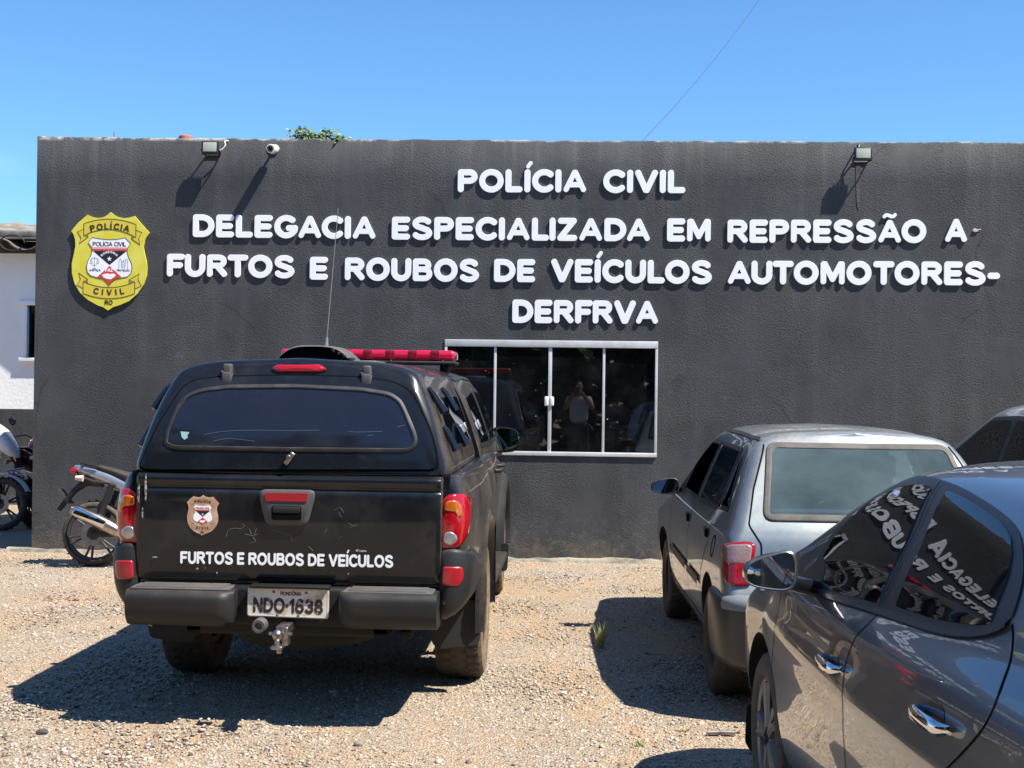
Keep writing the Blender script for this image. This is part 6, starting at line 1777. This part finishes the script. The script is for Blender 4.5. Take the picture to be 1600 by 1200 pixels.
# plan view: the flanks bow gently from end to end
for i in range(G.shape[0]):
    for j in range(G.shape[1]):
        yy_ = min(max(G[i, j, 1], -.35), 2.5)
        G[i, j, 0] *= 1 - ((yy_ - 1.35) ** 2 / 52) / .86
S.add_half(G); S.finish()
frame_px = [(1257, 912), (1300, 838), (1330, 800), (1371, 762), (1408, 748), (1434, 743), (1475, 752), (1508, 765), (1538, 782), (1565, 800), (1588, 822), (1599, 850), (1601, 900), (1590, 945), (1579, 973), (1550, 984), (1510, 988), (1465, 981), (1420, 967), (1375, 952), (1310, 932)]
w1_px = [(1268, 914), (1304, 844), (1335, 806), (1371, 780), (1410, 763), (1434, 759), (1459, 762), (1418, 850), (1374, 944), (1320, 929)]
w2_px = [(1482, 768), (1512, 781), (1545, 802), (1571, 822), (1583, 842), (1585, 870), (1578, 905), (1551, 976), (1525, 978), (1465, 969), (1402, 949), (1440, 862)]
for s in (-1, 1):
    fr2 = S.px(resample(spl(frame_px + frame_px[:1], 120)[:-1], 110), 'x')
    fr2 = np.array(fr2)
    # smooth the traced line a little: it is one rolled frame
    for _ in range(2): fr2 = .5 * fr2 + .25 * np.roll(fr2, 1, 0) + .25 * np.roll(fr2, -1, 0)
    fo = S.panel('window_frame', [tuple(p) for p in fr2], 'x', s, .004, M_trim, sedan, 160, 14)
    for nm, q_ in (('front_door_glass', w1_px), ('rear_door_glass', w2_px)):
        g2 = S.px(fillet(q_, 5, 3), 'x')
        S.panel(nm, g2, 'x', s, .0075, M_tint, fo, 120, 10)
    # rubber strip along the belt
    bl = S.px(spl([(1259, 919), (1310, 936), (1375, 955), (1420, 970), (1465, 984), (1510, 991), (1550, 987), (1577, 976)], 30), 'x')
    S.line('belt_strip', bl, .020, 'x', s, .010, M_trim, sedan, 60)
    S.line('pillar_gap', S.px([(1474, 754), (1440, 822), (1405, 893), (1376, 952)], 'x'), .006, 'x', s, .0085, M_seam, sedan)
    for q_ in ([(1374, 957), (1352, 980), (1336, 998), (1322, 1035), (1317, 1074), (1317, 1130), (1321, 1190), (1326, 1240)], [(1221, 926), (1213, 968), (1208, 1010), (1205, 1060), (1205, 1110), (1206, 1158), (1212, 1180)], [(1582, 976), (1583, 1000), (1579, 1032), (1566, 1070), (1552, 1108), (1535, 1140), (1510, 1170), (1478, 1203), (1455, 1230)]):
        S.line('shut_line', S.px(spl(q_, 30), 'x'), .0055, 'x', s, .0012, M_seam, sedan, 60)
    # handles: flat patch whose dark tone paints the bowl's shade, chrome bar over it
    for (a_, b_) in (((1283, 1029), (1320, 1047)), ((1427, 1111), (1495, 1138))):
        (y0, z0), (y1, z1) = S.px([a_, b_], 'x')
        zc = (z0 + z1) / 2; yc = (y0 + y1) / 2; ln = .21
        bowl = fillet([(yc - .065, zc - .030), (yc - .06, zc + .040), (yc + .05, zc + .040), (yc + .065, zc - .030)], .05, 6)
        bw = S.panel('handle_bowl', bowl, 'x', s, .0012, mat('bowl_shade_grey', (0.03, 0.034, 0.04), 0.3, .7, .5, 1.0, .02), sedan, 60, 6, skirt=False)
        mb = MB()
        loc, nn = S.cast((yc, zc), 'x', s)
        pts = [(loc.x - s * .002, yc + ln / 2, zc - .002), (loc.x + s * .022, yc + ln * .40, zc), (loc.x + s * .030, yc + .03, zc + .002), (loc.x + s * .029, yc - ln * .30, zc + .004), (loc.x + s * .020, yc - ln * .46, zc + .004), (loc.x - s * .002, yc - ln * .52, zc + .003)]
        P = spl(pts, 20)
        vs = []; fs = []
        for i, p in enumerate(P):
            e = min(i, 19 - i) / 6; hh = .017 * min(1, .55 + .45 * e); dd = .010
            for (u, v) in ((0, 1), (.8, .75), (1, 0), (.8, -.75), (0, -1), (-.7, -.6), (-.7, .6)): vs.append((p[0] + s * u * dd, p[1], p[2] + v * hh))
        for i in range(19):
            for k in range(7): fs.append((i * 7 + k, i * 7 + (k + 1) % 7, (i + 1) * 7 + (k + 1) % 7, (i + 1) * 7 + k))
        fs += [tuple(range(7)), tuple(19 * 7 + k for k in range(7))]
        mb.add(vs, fs); mb.build('door_handle', M_chrome, sedan, ang=70)
    mirror_unit(sedan, (s * .965, 1.60, 1.072), .165, .145, .13, M_grey, s, (s * .79, 1.72, .995), .48)
    mb = MB()
    sail = fillet([(2.02, .985), (1.70, .995), (1.72, 1.06), (1.83, 1.09)], .01, 2)
    S.panel('mirror_sail', sail, 'x', s, .009, M_trim, sedan, 40, 4)
    S.line('sill', [(.42, .245), (1.2, .245), (2.1, .245)], .06, 'x', s, .006, M_trim, sedan)
    S.band('fuel_flap', [(-.22 + .085 * cos(a), .86 + .085 * sin(a)) for a in np.linspace(0, 2 * pi, 40)[:-1]], .005, 'x', s, .001, M_seam, sedan, 80) if s < 0 else None
    tlx = fillet([(s * .45, .86), (s * .47, .99), (s * .74, .97), (s * .80, .86)], .03, 4)
    S.panel('tail_light', tlx, 'y', -1, .008, M_red_lens, sedan, 60, 8, bul=.008)
    hlx = fillet([(s * .42, .66), (s * .50, .77), (s * .76, .80), (s * .80, .70), (s * .6, .62)], .03, 4)
    S.panel('headlight', hlx, 'y', 1, .006, M_clear_lens, sedan, 60, 8, bul=.006)
    q4 = fillet([(.28, 1.12), (.10, 1.10), (-.05, 1.10), (.12, 1.21)], .02, 3)
ws = fillet([(-.62, 2.22), (-.48, 1.42), (.48, 1.42), (.62, 2.22)], .07, 5)
S.panel('windscreen', ws, 'z', 1, .004, M_tint, sedan, 100, 10)
rw = fillet([(-.56, -.22), (-.48, .46), (.48, .46), (.56, -.22)], .07, 5)
S.panel('rear_window', rw, 'z', 1, .004, M_tint, sedan, 100, 10)
# two dry grey water marks on the dusty roof and a sticker on the glass
g2 = S.px([(1398, 773), (1406, 769), (1410, 771), (1405, 778)], 'x')
S.panel('glass_sticker', g2, 'x', -1, .0095, mat('pale_blue_sticker', (0.55, 0.65, 0.85), 0.6), sedan, 24, 3)
S.body_object('body', M_grey, sedan, [(0.0, .33, .375), (2.53, .33, .375)], arch_x=.50)
for s in (-1, 1):
    wheel(sedan, s * .73, 0.0, .315, .195, .215, s, 5, M_rubber, M_alloy, .005, 44)
    wheel(sedan, s * .725, 2.53, .315, .195, .215, s, 5, M_rubber, M_alloy, .005, 44)
    mb = MB(); mb.prism(fillet([(s * .66, .34), (s * .83, .36), (s * .835, .20), (s * .80, .155), (s * .68, .16)], .02, 3), 2.86, 2.872, lambda u, v, h: (u, h, v)); mb.build('wheel_arch_liner', M_under, sedan)
mb = MB(); mb.box(-.7, .7, -.7, 3.0, .20, .26, .02); mb.tube([(-.68, 0, .315), (.68, 0, .315)], .035, 10); mb.build('floor_pan', M_under, sedan)
# ------------------------------------------------------------------ pale tall car at the right edge
SX, SY = 3.45, 7.5
suv = empty('tall_pale_car', (SX, SY, 0), .02, 'pale silver tall car with dark windows partly seen at the right edge by the wall', 'car')
U = Body(suv)
um = [(0, .24), (.66, .24), (.78, .28), (.83, .42), (.865, .62), (.87, .80), (.855, .93), (.83, 1.03), (.80, 1.08), (.75, 1.20), (.70, 1.33), (.635, 1.48), (.56, 1.545), (.36, 1.58), (0, 1.595)]
def ust(y, k=1.0, dx=0.0):
    out = []
    for j, (x, z) in enumerate(um):
        if j > 8:
            zz = 1.08 + (z - 1.08) * k
            xg = .80 - (.40 * k) * .4125
            x = (.80 - (zz - 1.08) * .4125) if j <= 11 else x * xg / .635
            z = zz
        out.append((max(0, x - dx) if x > 0 else 0, y, z))
    return out
uh = [(0, .26), (.66, .26), (.78, .30), (.83, .42), (.865, .62), (.865, .78), (.85, .88), (.80, .96), (.74, 1.00), (.70, 1.01), (.64, 1.02), (.58, 1.03), (.48, 1.04), (.28, 1.05), (0, 1.055)]
t0 = ust(-.84, .97, .09)
st = [[(x * k, y - .02 * (1 - k), z) for x, y, z in t0] for k in (0, .6)] + [t0, ust(-.78, .99, .03), ust(-.6, 1, .01), ust(.2), ust(1.0, 1), ust(1.35, .97), ust(1.65, .72), ust(2.0, .36), ust(2.3, .05)]
st += [[(x, 2.6, z) for x, z in uh], [(max(0, x - .02), 3.0, z - (.07 if z > .9 else 0)) for x, z in uh]]
n0 = [(max(0, x - .22), 3.3, z - (.28 if z > .9 else .1 if z > .8 else 0)) for x, z in uh]
st += [n0] + [[(x * k, y, z) for x, y, z in n0] for k in (.5, 0)]
U.add_half(loft_half(st, 5, 4, 2)); U.finish()
for s in (-1, 1):
    fw = fillet([(2.14, 1.10), (1.62, 1.345), (1.38, 1.47), (1.0, 1.485), (.2, 1.48), (-.35, 1.43), (-.55, 1.12), (.8, 1.10)], .04, 4)
    fo = U.panel('window_frame', fw, 'x', s, .004, M_trim, suv, 140, 10)
    U.panel('front_door_glass', fillet([(1.98, 1.125), (1.58, 1.335), (1.37, 1.44), (1.02, 1.455), (.98, 1.12)], .03, 4), 'x', s, .007, M_tint, fo, 100, 8)
    U.panel('rear_door_glass', fillet([(.90, 1.12), (.92, 1.455), (.25, 1.45), (-.05, 1.42), (-.10, 1.13)], .03, 4), 'x', s, .007, M_tint, fo, 100, 8)
    mirror_unit(suv, (s * 1.01, 1.66, 1.12), .22, .16, .14, M_pale, s, (s * .81, 1.80, 1.07), .35)
    for q_ in ([(.95, 1.08), (.93, .5)], [(2.05, 1.05), (2.0, .5)]): U.line('shut_line', q_, .007, 'x', s, .0015, M_seam, suv)
    tl2 = fillet([(s * .55, .80), (s * .56, 1.02), (s * .82, 1.0), (s * .83, .80)], .03, 4)
    U.panel('tail_light', tl2, 'y', -1, .01, M_red_lens, suv, 60, 8, bul=.01)
U.panel('windscreen', fillet([(-.66, 2.22), (-.52, 1.48), (.52, 1.48), (.66, 2.22)], .07, 5), 'z', 1, .004, M_tint, suv, 100, 10)
U.panel('rear_window', fillet([(-.56, 1.12), (-.50, 1.44), (.50, 1.44), (.56, 1.12)], .05, 5), 'y', -1, .005, M_tint, suv, 100, 8)
U.body_object('body', M_pale, suv, [(0, .34, .38), (2.6, .34, .38)], arch_x=.5)
for s in (-1, 1):
    for y in (0, 2.6): wheel(suv, s * .75, y, .33, .21, .22, s, 5, M_rubber, M_alloy, .005, 40)

# ------------------------------------------------------------------ motorcycles
def motorcycle(loc, heading, paint, label, plate_text=None, plate_blue=False, lean=.10, front_big=False, seat_c=None):
    """built along +x (front), standing on its side stand"""
    r = empty('motorcycle', loc, heading, label, 'motorcycle', 'motorcycles parked by the station')
    Lm = Matrix.Rotation(-lean, 4, 'X')
    def new(): m_ = MB(); m_.M = Lm; return m_
    wb = 1.24; Rw = .288
    def mwheel(x, name):
        m_ = new(); prof = []
        for k in range(13):
            a = pi * k / 12
            prof.append((Rw - .045 + .045 * sin(a), -.05 * cos(a)))
        m_.lathe(prof, (x, 0, Rw), 'y', 56)
        for k in range(28):
            a = 2 * pi * k / 28
            m_.box(x + (Rw + .000) * cos(a) - .010, x + (Rw) * cos(a) + .010, -.028, .028, Rw + Rw * sin(a) - .004, Rw + Rw * sin(a) + .004, .002, R=Matrix.Rotation(-a, 3, 'Y'))
        w_ = m_.build(name, M_rubber, r)
        m_ = new(); m_.lathe([(Rw - .05, -.036), (Rw - .066, -.03), (Rw - .074, 0), (Rw - .066, .03), (Rw - .05, .036)], (x, 0, Rw), 'y', 48)
        for k in range(6):
            a = 2 * pi * k / 6 + .3
            for d in (-.13, .13):
                m_.tube([(x + .05 * cos(a), 0, Rw + .05 * sin(a)), (x + (Rw - .07) * cos(a + d), 0, Rw + (Rw - .07) * sin(a + d))], .011, 6)
        m_.lathe([(0, -.06), (.055, -.055), (.06, 0), (.055, .055), (0, .06)], (x, 0, Rw), 'y', 24)
        m_.build('rim', mat('dark_alloy', (0.06, 0.06, 0.062), 0.4, .6), w_)
        m_ = new(); m_.lathe([(.06, -.064), (.11, -.064), (.11, -.058), (.06, -.058)], (x, 0, Rw), 'y', 28, closed=True); m_.build('brake_disc', M_steel, w_)
    mwheel(0, 'wheel'); mwheel(wb, 'wheel')
    m_ = new()
    m_.box(-.03, .46, -.095, -.065, Rw - .03, Rw + .02, .01); m_.box(-.03, .46, .065, .095, Rw - .03, Rw + .02, .01)
    m_.build('swingarm', M_dark_metal, r)
    m_ = new(); m_.tube([(.03, .11, Rw + .04), (.16, .12, .72)], [.032, .026], 10); m_.tube([(.03, -.11, Rw + .04), (.16, -.12, .72)], [.032, .026], 10); m_.build('shock_absorber', M_dark_metal, r)
    # frame and engine
    m_ = new(); m_.tube([(.45, 0, .33), (.42, 0, .62), (.55, 0, .76), (.95, 0, .86)], .024, 8); m_.tube([(.95, 0, .80), (.85, 0, .45), (.70, 0, .28), (.45, 0, .30)], .022, 8); m_.tube([(.50, .08, .70), (.0, .09, .74), (-.18, .06, .80)], .014, 8); m_.tube([(.50, -.08, .70), (.0, -.09, .74), (-.18, -.06, .80)], .014, 8); m_.build('frame', M_dark_metal, r)
    m_ = new(); m_.lathe([(0, -.13), (.12, -.125), (.135, -.08), (.135, .08), (.12, .125), (0, .13)], (.50, 0, .37), 'y', 24); m_.lathe([(0, -.12), (.10, -.115), (.10, .115), (0, .12)], (.64, 0, .38), 'y', 24)
    for k in range(6): m_.box(.62, .78, -.09, .09, .48 + .035 * k, .50 + .035 * k, .006)
    m_.box(.64, .76, -.07, .07, .45, .70, .02); m_.build('engine', mat('engine_grey', (0.10, 0.10, 0.10), 0.45, .6), r)
    # exhaust on the near side
    m_ = new(); m_.tube(spl([(.74, -.08, .55), (.86, -.13, .40), (.70, -.15, .26), (.40, -.16, .26), (.25, -.165, .30)], 24), .019, 10); m_.build('exhaust_pipe', M_steel, r)
    m_ = new(); m_.tube([(.30, -.165, .285), (.24, -.17, .31), (.10, -.175, .385), (-.10, -.18, .475), (-.14, -.18, .492)], [.03, .055, .062, .056, .045], 20); m_.tube([(-.138, -.18, .492), (-.165, -.18, .505)], [.022, .022], 12); sl = m_.build('silencer', mat('brushed_steel', (0.50, 0.44, 0.38), 0.28, 1.0, var=((0.28, 0.22, 0.17), 8, 0.45, 0.65)), r)
    m_ = new(); m_.box(-.13, .17, -.012, .006, -.03, .042, .012, R=Matrix.Rotation(RAD(24), 3, 'Y')); m_.v = [(x + .0, y - .222, z + .445) for x, y, z in m_.v]; m_.build('heat_shield', M_chrome, sl)
    # tail: side panels rising to the rear, lamp, mudguard, plate
    def shell(sts, name, m, seg=18, parent=r):
        """closed shell through ellipse-like sections: (x, z, half width, half height)"""
        m_ = new(); vs = []; fs = []
        P = pchip(np.array(sts, float), 4)
        for x, z, hw, hh in P:
            for k in range(seg):
                a = 2 * pi * k / seg
                c_, s_ = cos(a), sin(a)
                vs.append((x, hw * abs(c_) ** .7 * (1 if c_ > 0 else -1), z + hh * abs(s_) ** .8 * (1 if s_ > 0 else -1)))
        n = len(P)
        for i in range(n - 1):
            for k in range(seg): fs.append((i * seg + k, i * seg + (k + 1) % seg, (i + 1) * seg + (k + 1) % seg, (i + 1) * seg + k))
        fs += [tuple(range(seg)), tuple((n - 1) * seg + k for k in range(seg))]
        m_.add(vs, fs); return m_.build(name, m, parent, ang=50)
    shell([(-.20, .87, .035, .02), (-.14, .853, .07, .038), (.05, .79, .095, .065), (.25, .71, .11, .075), (.42, .65, .10, .06), (.50, .62, .06, .03)], 'tail_fairing', paint)
    shell([(-.02, .868, .05, .014), (.02, .868, .085, .024), (.15, .832, .10, .034), (.33, .775, .12, .05), (.55, .765, .11, .055), (.68, .79, .06, .04)], 'seat', seat_c or M_leather)
    m_ = new(); m_.tube([(.02, .105, .86), (-.10, .10, .885), (-.15, 0, .90), (-.10, -.10, .885), (.02, -.105, .86)], .013, 8); m_.build('grab_rail', M_gloss_black, r)
    m_ = new(); m_.box(-.045, .012, -.055, .055, -.028, .028, .014, R=Matrix.Rotation(RAD(30), 3, 'Y')); m_.v = [(x - .185, y, z + .835) for x, y, z in m_.v]
    m_.M = None; m_.v = [tuple(Lm @ Vector(p)) for p in m_.v]; m_.build('tail_lamp', M_red_lens, r)
    m_ = new(); m_.tube([(.05, 0, .74), (-.10, 0, .745), (-.20, 0, .66), (-.33, 0, .49)], [.05, .045, .028, .022], 10); m_.build('rear_mudguard', M_plastic, r)
    for s in (-1, 1):
        m_ = new(); m_.tube([(-.10, s * .05, .77), (-.11, s * .14, .77)], .010, 8); m_.tube([(-.15, s * .145, .772), (-.085, s * .145, .768)], [.020, .030], 10, mi=1); m_.build('indicator', [M_plastic, mat('frosted_lens', (0.55, 0.5, 0.42), 0.3)], r)
    pr = empty('plate', (0, 0, 0)); pr.parent = r
    T = Lm @ Matrix.Translation((-.275, 0, .615)) @ Matrix.Rotation(RAD(-38), 4, 'Y') @ Matrix.Rotation(-pi / 2, 4, 'Z')
    fr_ = lambda u, v, h: T @ Vector((u, -h, v))
    m_ = MB(); m_.prism(fillet([(-.10, -.085), (.10, -.085), (.10, .085), (-.10, .085)], .012, 4), 0, .003, fr_); m_.build('plate_sheet', mat('plate_white', (0.7, 0.71, 0.72), 0.4) if plate_text else M_plastic, pr, smooth=False)
    if plate_text:
        m_ = MB()
        for i, s_ in enumerate(plate_text):
            vs, fs = text_mesh(s_, .055, .0, width=.15); thick([(u, v + (.0 if i == 0 else -.073), 0) for u, v, _ in vs], fs, fr_, .003, .004, m_)
        m_.build('plate_number', M_ink, pr, smooth=False)
        m_ = MB(); m_.prism([(-.096, .060), (.096, .060), (.096, .081), (-.096, .081)], .003, .004, fr_); m_.build('plate_band', mat('plate_blue', (0.02, 0.09, 0.42), 0.4), pr, smooth=False)
    # tank, shrouds, front end
    shell([(.55, .80, .07, .03), (.62, .84, .11, .08), (.78, .885, .135, .11), (.95, .89, .12, .10), (1.02, .87, .07, .06)], 'fuel_tank', paint)
    for s in (-1, 1):
        m_ = new(); q_ = fillet([(.80, .86), (1.04, .82), (1.02, .66), (.90, .58), (.82, .70)], .03, 4); m_.prism(q_, s * .125, s * .145, lambda u, v, h: (u, h, v)); m_.build('tank_shroud', paint, r)
    m_ = new()
    for s in (-1, 1): m_.tube([(wb, s * .085, Rw), (1.10, s * .085, .70), (1.03, s * .085, .94)], [.028, .026, .02], 12)
    m_.build('fork', M_dark_metal, r)
    m_ = new(); vs = []; fs = []
    for i in range(17):
        a = RAD(25 + 130 * i / 16)
        for (rr, y) in ((.318, -.065), (.335, -.03), (.338, .03), (.318, .065)): vs.append((wb - rr * cos(a) * -1, y, Rw + rr * sin(a)))
    for i in range(16):
        for k in range(3): fs.append((i * 4 + k, i * 4 + k + 1, (i + 1) * 4 + k + 1, (i + 1) * 4 + k))
    m_.add(vs, fs); m_.build('front_mudguard', paint, r)
    m_ = new(); m_.lathe([(0, 0), (.06, .01), (.085, .06), (.09, .10), (.085, .115), (0, .125)], (1.05, 0, .86), 'x', 24); m_.build('headlamp', [M_gloss_black], r)
    shell([(1.05, .95, .11, .09), (1.12, .92, .10, .10), (1.20, .86, .07, .07), (1.23, .84, .03, .03)], 'headlamp_fairing', paint)
    m_ = new(); m_.tube(spl([(.83, -.36, 1.02), (.93, -.22, 1.04), (1.0, -.10, .98), (1.0, .10, .98), (.93, .22, 1.04), (.83, .36, 1.02)], 30), .012, 8); 
    for s in (-1, 1): m_.tube([(.80, s * .39, 1.015), (.87, s * .30, 1.03)], .018, 10)
    m_.build('handlebar', M_gloss_black, r)
    for s in (-1, 1):
        m_ = new(); m_.tube([(.92, s * .24, 1.04), (.94, s * .30, 1.20)], .007, 6)
        m_.lathe([(0, -.012), (.035, -.012), (.05, 0), (.04, .02), (0, .026)], (.935, s * .33, 1.22), 'x', 20); m_.build('rear_view_mirror', M_gloss_black, r)
    m_ = new(); m_.tube([(.42, .12, .28), (.38, .28, .02)], .010, 8); m_.build('side_stand', M_dark_metal, r)
    if front_big:
        shell([(.98, 1.12, .14, .05), (1.10, 1.07, .17, .12), (1.24, .98, .16, .13), (1.35, .88, .12, .08), (1.41, .82, .04, .03)], 'front_fairing', paint)
        m_ = new(); m_.prism([(1.06, .98), (1.20, .93), (1.20, .99), (1.08, 1.06)], -.178, -.172, lambda u, v, h: (u, h, v)); m_.build('blue_stripe', mat('blue_stripe', (0.03, 0.12, 0.5), 0.4), r)
    return r
M_bike_silver = mat('bike_silver', (0.40, 0.41, 0.42), 0.3, .7, .5, .6, .05)
motorcycle((-4.24, 11.42, 0), .07, M_bike_silver, 'silver motorcycle standing by the wall half hidden behind the black pickup', lean=.10)
motorcycle((-7.48, 14.0, 0), 0.0, M_white_paint, 'white motorcycle in the alley at the left edge of the photo', lean=.08, front_big=True)
motorcycle((-6.03, 14.35, 0), RAD(97), M_red_paint, 'dark red motorcycle with a white and blue plate at the wall corner', ('NDL', '919'), True, lean=.16)

# ------------------------------------------------------------------ the photographer, seen only in the window glass
M_skin = mat('skin', (0.30, 0.16, 0.10), 0.5)
M_shirt = mat('pale_shirt', (0.55, 0.60, 0.70), 0.85)
M_trousers = mat('dark_trousers', (0.015, 0.016, 0.02), 0.85)
M_hair = mat('dark_hair', (0.012, 0.009, 0.007), 0.6)
def skin_mesh(name, nodes, edges, m, parent, root=0, lev=2):
    me = bpy.data.meshes.new(name); me.from_pydata([n[0] for n in nodes], edges, [])
    o = link(bpy.data.objects.new(name, me))
    o.modifiers.new('s', 'SKIN')
    for i, n in enumerate(nodes):
        sv = me.skin_vertices[0].data[i]; rr = n[1]; sv.radius = rr if isinstance(rr, tuple) else (rr, rr); sv.use_root = (i == root)
    sb = o.modifiers.new('b', 'SUBSURF'); sb.levels = lev; sb.render_levels = lev
    dg = bpy.context.evaluated_depsgraph_get()
    me2 = bpy.data.meshes.new_from_object(o.evaluated_get(dg)); o.modifiers.clear(); o.data = me2
    me2.materials.clear(); me2.materials.append(m)
    for p in me2.polygons: p.use_smooth = True; p.material_index = 0
    o.parent = parent; return o
man = empty('person', (0.06, -.42, 0), 0, 'person in a pale shirt and dark trousers holding up a phone, mirrored in the window', 'person')
N_ = [((0, 0, .95), (.13, .09)), ((0, 0, 1.15), (.115, .08)), ((0, 0, 1.36), (.13, .08)), ((0, 0, 1.49), (.07, .07)), ((0, .01, 1.56), (.055, .06)), ((0, .02, 1.66), (.075, .095)), ((0, .015, 1.76), (.055, .07)),
      ((-.19, 0, 1.42), .062), ((-.27, .06, 1.24), .048), ((-.15, .27, 1.46), .04), ((-.085, .33, 1.57), .03),
      ((.19, 0, 1.42), .062), ((.27, .06, 1.24), .048), ((.12, .27, 1.46), .04), ((.03, .33, 1.57), .03),
      ((-.10, 0, .88), .095), ((-.13, .01, .50), .065), ((-.14, -.02, .09), .042), ((-.15, .12, .035), .04),
      ((.10, 0, .88), .095), ((.13, .01, .50), .065), ((.14, -.02, .09), .042), ((.15, .12, .035), .04)]
E_ = [(0, 1), (1, 2), (2, 3), (3, 4), (4, 5), (5, 6), (2, 7), (7, 8), (8, 9), (9, 10), (2, 11), (11, 12), (12, 13), (13, 14), (0, 15), (15, 16), (16, 17), (17, 18), (0, 19), (19, 20), (20, 21), (21, 22)]
skin_mesh('body', N_, E_, M_skin, man)
def grow(i, d):
    r_ = N_[i][1]; return tuple(k + d for k in r_) if isinstance(r_, tuple) else r_ + d
S_ = [(N_[0][0], grow(0, .075)), (N_[1][0], grow(1, .07)), (N_[2][0], grow(2, .062)), ((0, 0, 1.46), (.09, .075)), (N_[7][0], .085), ((-.245, .04, 1.29), .072), (N_[11][0], .085), ((.245, .04, 1.29), .072)]
skin_mesh('shirt', S_, [(0, 1), (1, 2), (2, 3), (2, 4), (4, 5), (2, 6), (6, 7)], M_shirt, man)
T_ = [((0, 0, .96), (.165, .13)), (N_[15][0], .115), (N_[16][0], .085), (N_[17][0], .065), (N_[19][0], .115), (N_[20][0], .085), (N_[21][0], .065)]
skin_mesh('trousers', T_, [(0, 1), (1, 2), (2, 3), (0, 4), (4, 5), (5, 6)], M_trousers, man)
skin_mesh('hair', [((0, -.015, 1.70), (.088, .10)), ((0, .0, 1.775), (.07, .085))], [(0, 1)], M_hair, man)
for x in (-.033, .033):
    m_ = MB(); m_.lathe([(0, 0.0), (.010, -.004), (.013, -.012)], (x, .118, 1.672), 'y', 12); m_.build('eye', M_white_ink, man)
m_ = MB(); m_.add([(-.014, .112, 1.632), (.014, .112, 1.632), (0, .138, 1.634), (0, .115, 1.685)], [(0, 1, 2), (0, 2, 3), (1, 3, 2), (0, 3, 1)]); m_.build('nose', M_skin, man)
m_ = MB(); m_.tube([(-.024, .108, 1.60), (0, .116, 1.597), (.024, .108, 1.60)], .004, 6); m_.build('mouth', mat('lips', (0.25, 0.09, 0.07), 0.5), man)
for x in (-.078, .078):
    m_ = MB(); m_.lathe([(0, -.008), (.02, -.007), (.026, 0), (.02, .007), (0, .008)], (x, .02, 1.66), 'x', 14); m_.build('ear', M_skin, man)
def hand(x, s):
    for k, (dz, ln) in enumerate(((.035, .052), (.015, .058), (-.006, .054), (-.026, .044))):
        skin_mesh('finger', [((x, .335, 1.575 + dz), .011), ((x + s * .012, .335 + ln * .55, 1.578 + dz), .009), ((x + s * .030, .335 + ln * .85, 1.58 + dz), .008)], [(0, 1), (1, 2)], M_skin, man, 0, 1)
    skin_mesh('thumb', [((x, .325, 1.56), .013), ((x + s * .02, .335, 1.59), .011), ((x + s * .045, .345, 1.612), .009)], [(0, 1), (1, 2)], M_skin, man, 0, 1)
hand(-.085, 1); hand(.03, -1)
ph = MB(); ph.box(-.085, .085, -.0115, -.0035, -.06, .02, .003); ph.M = None
o = ph.build('phone', M_gloss_black); o.location = (0, -.055, HCAM)
tag(o, 'black phone held up in both hands by the person mirrored in the window', 'phone')
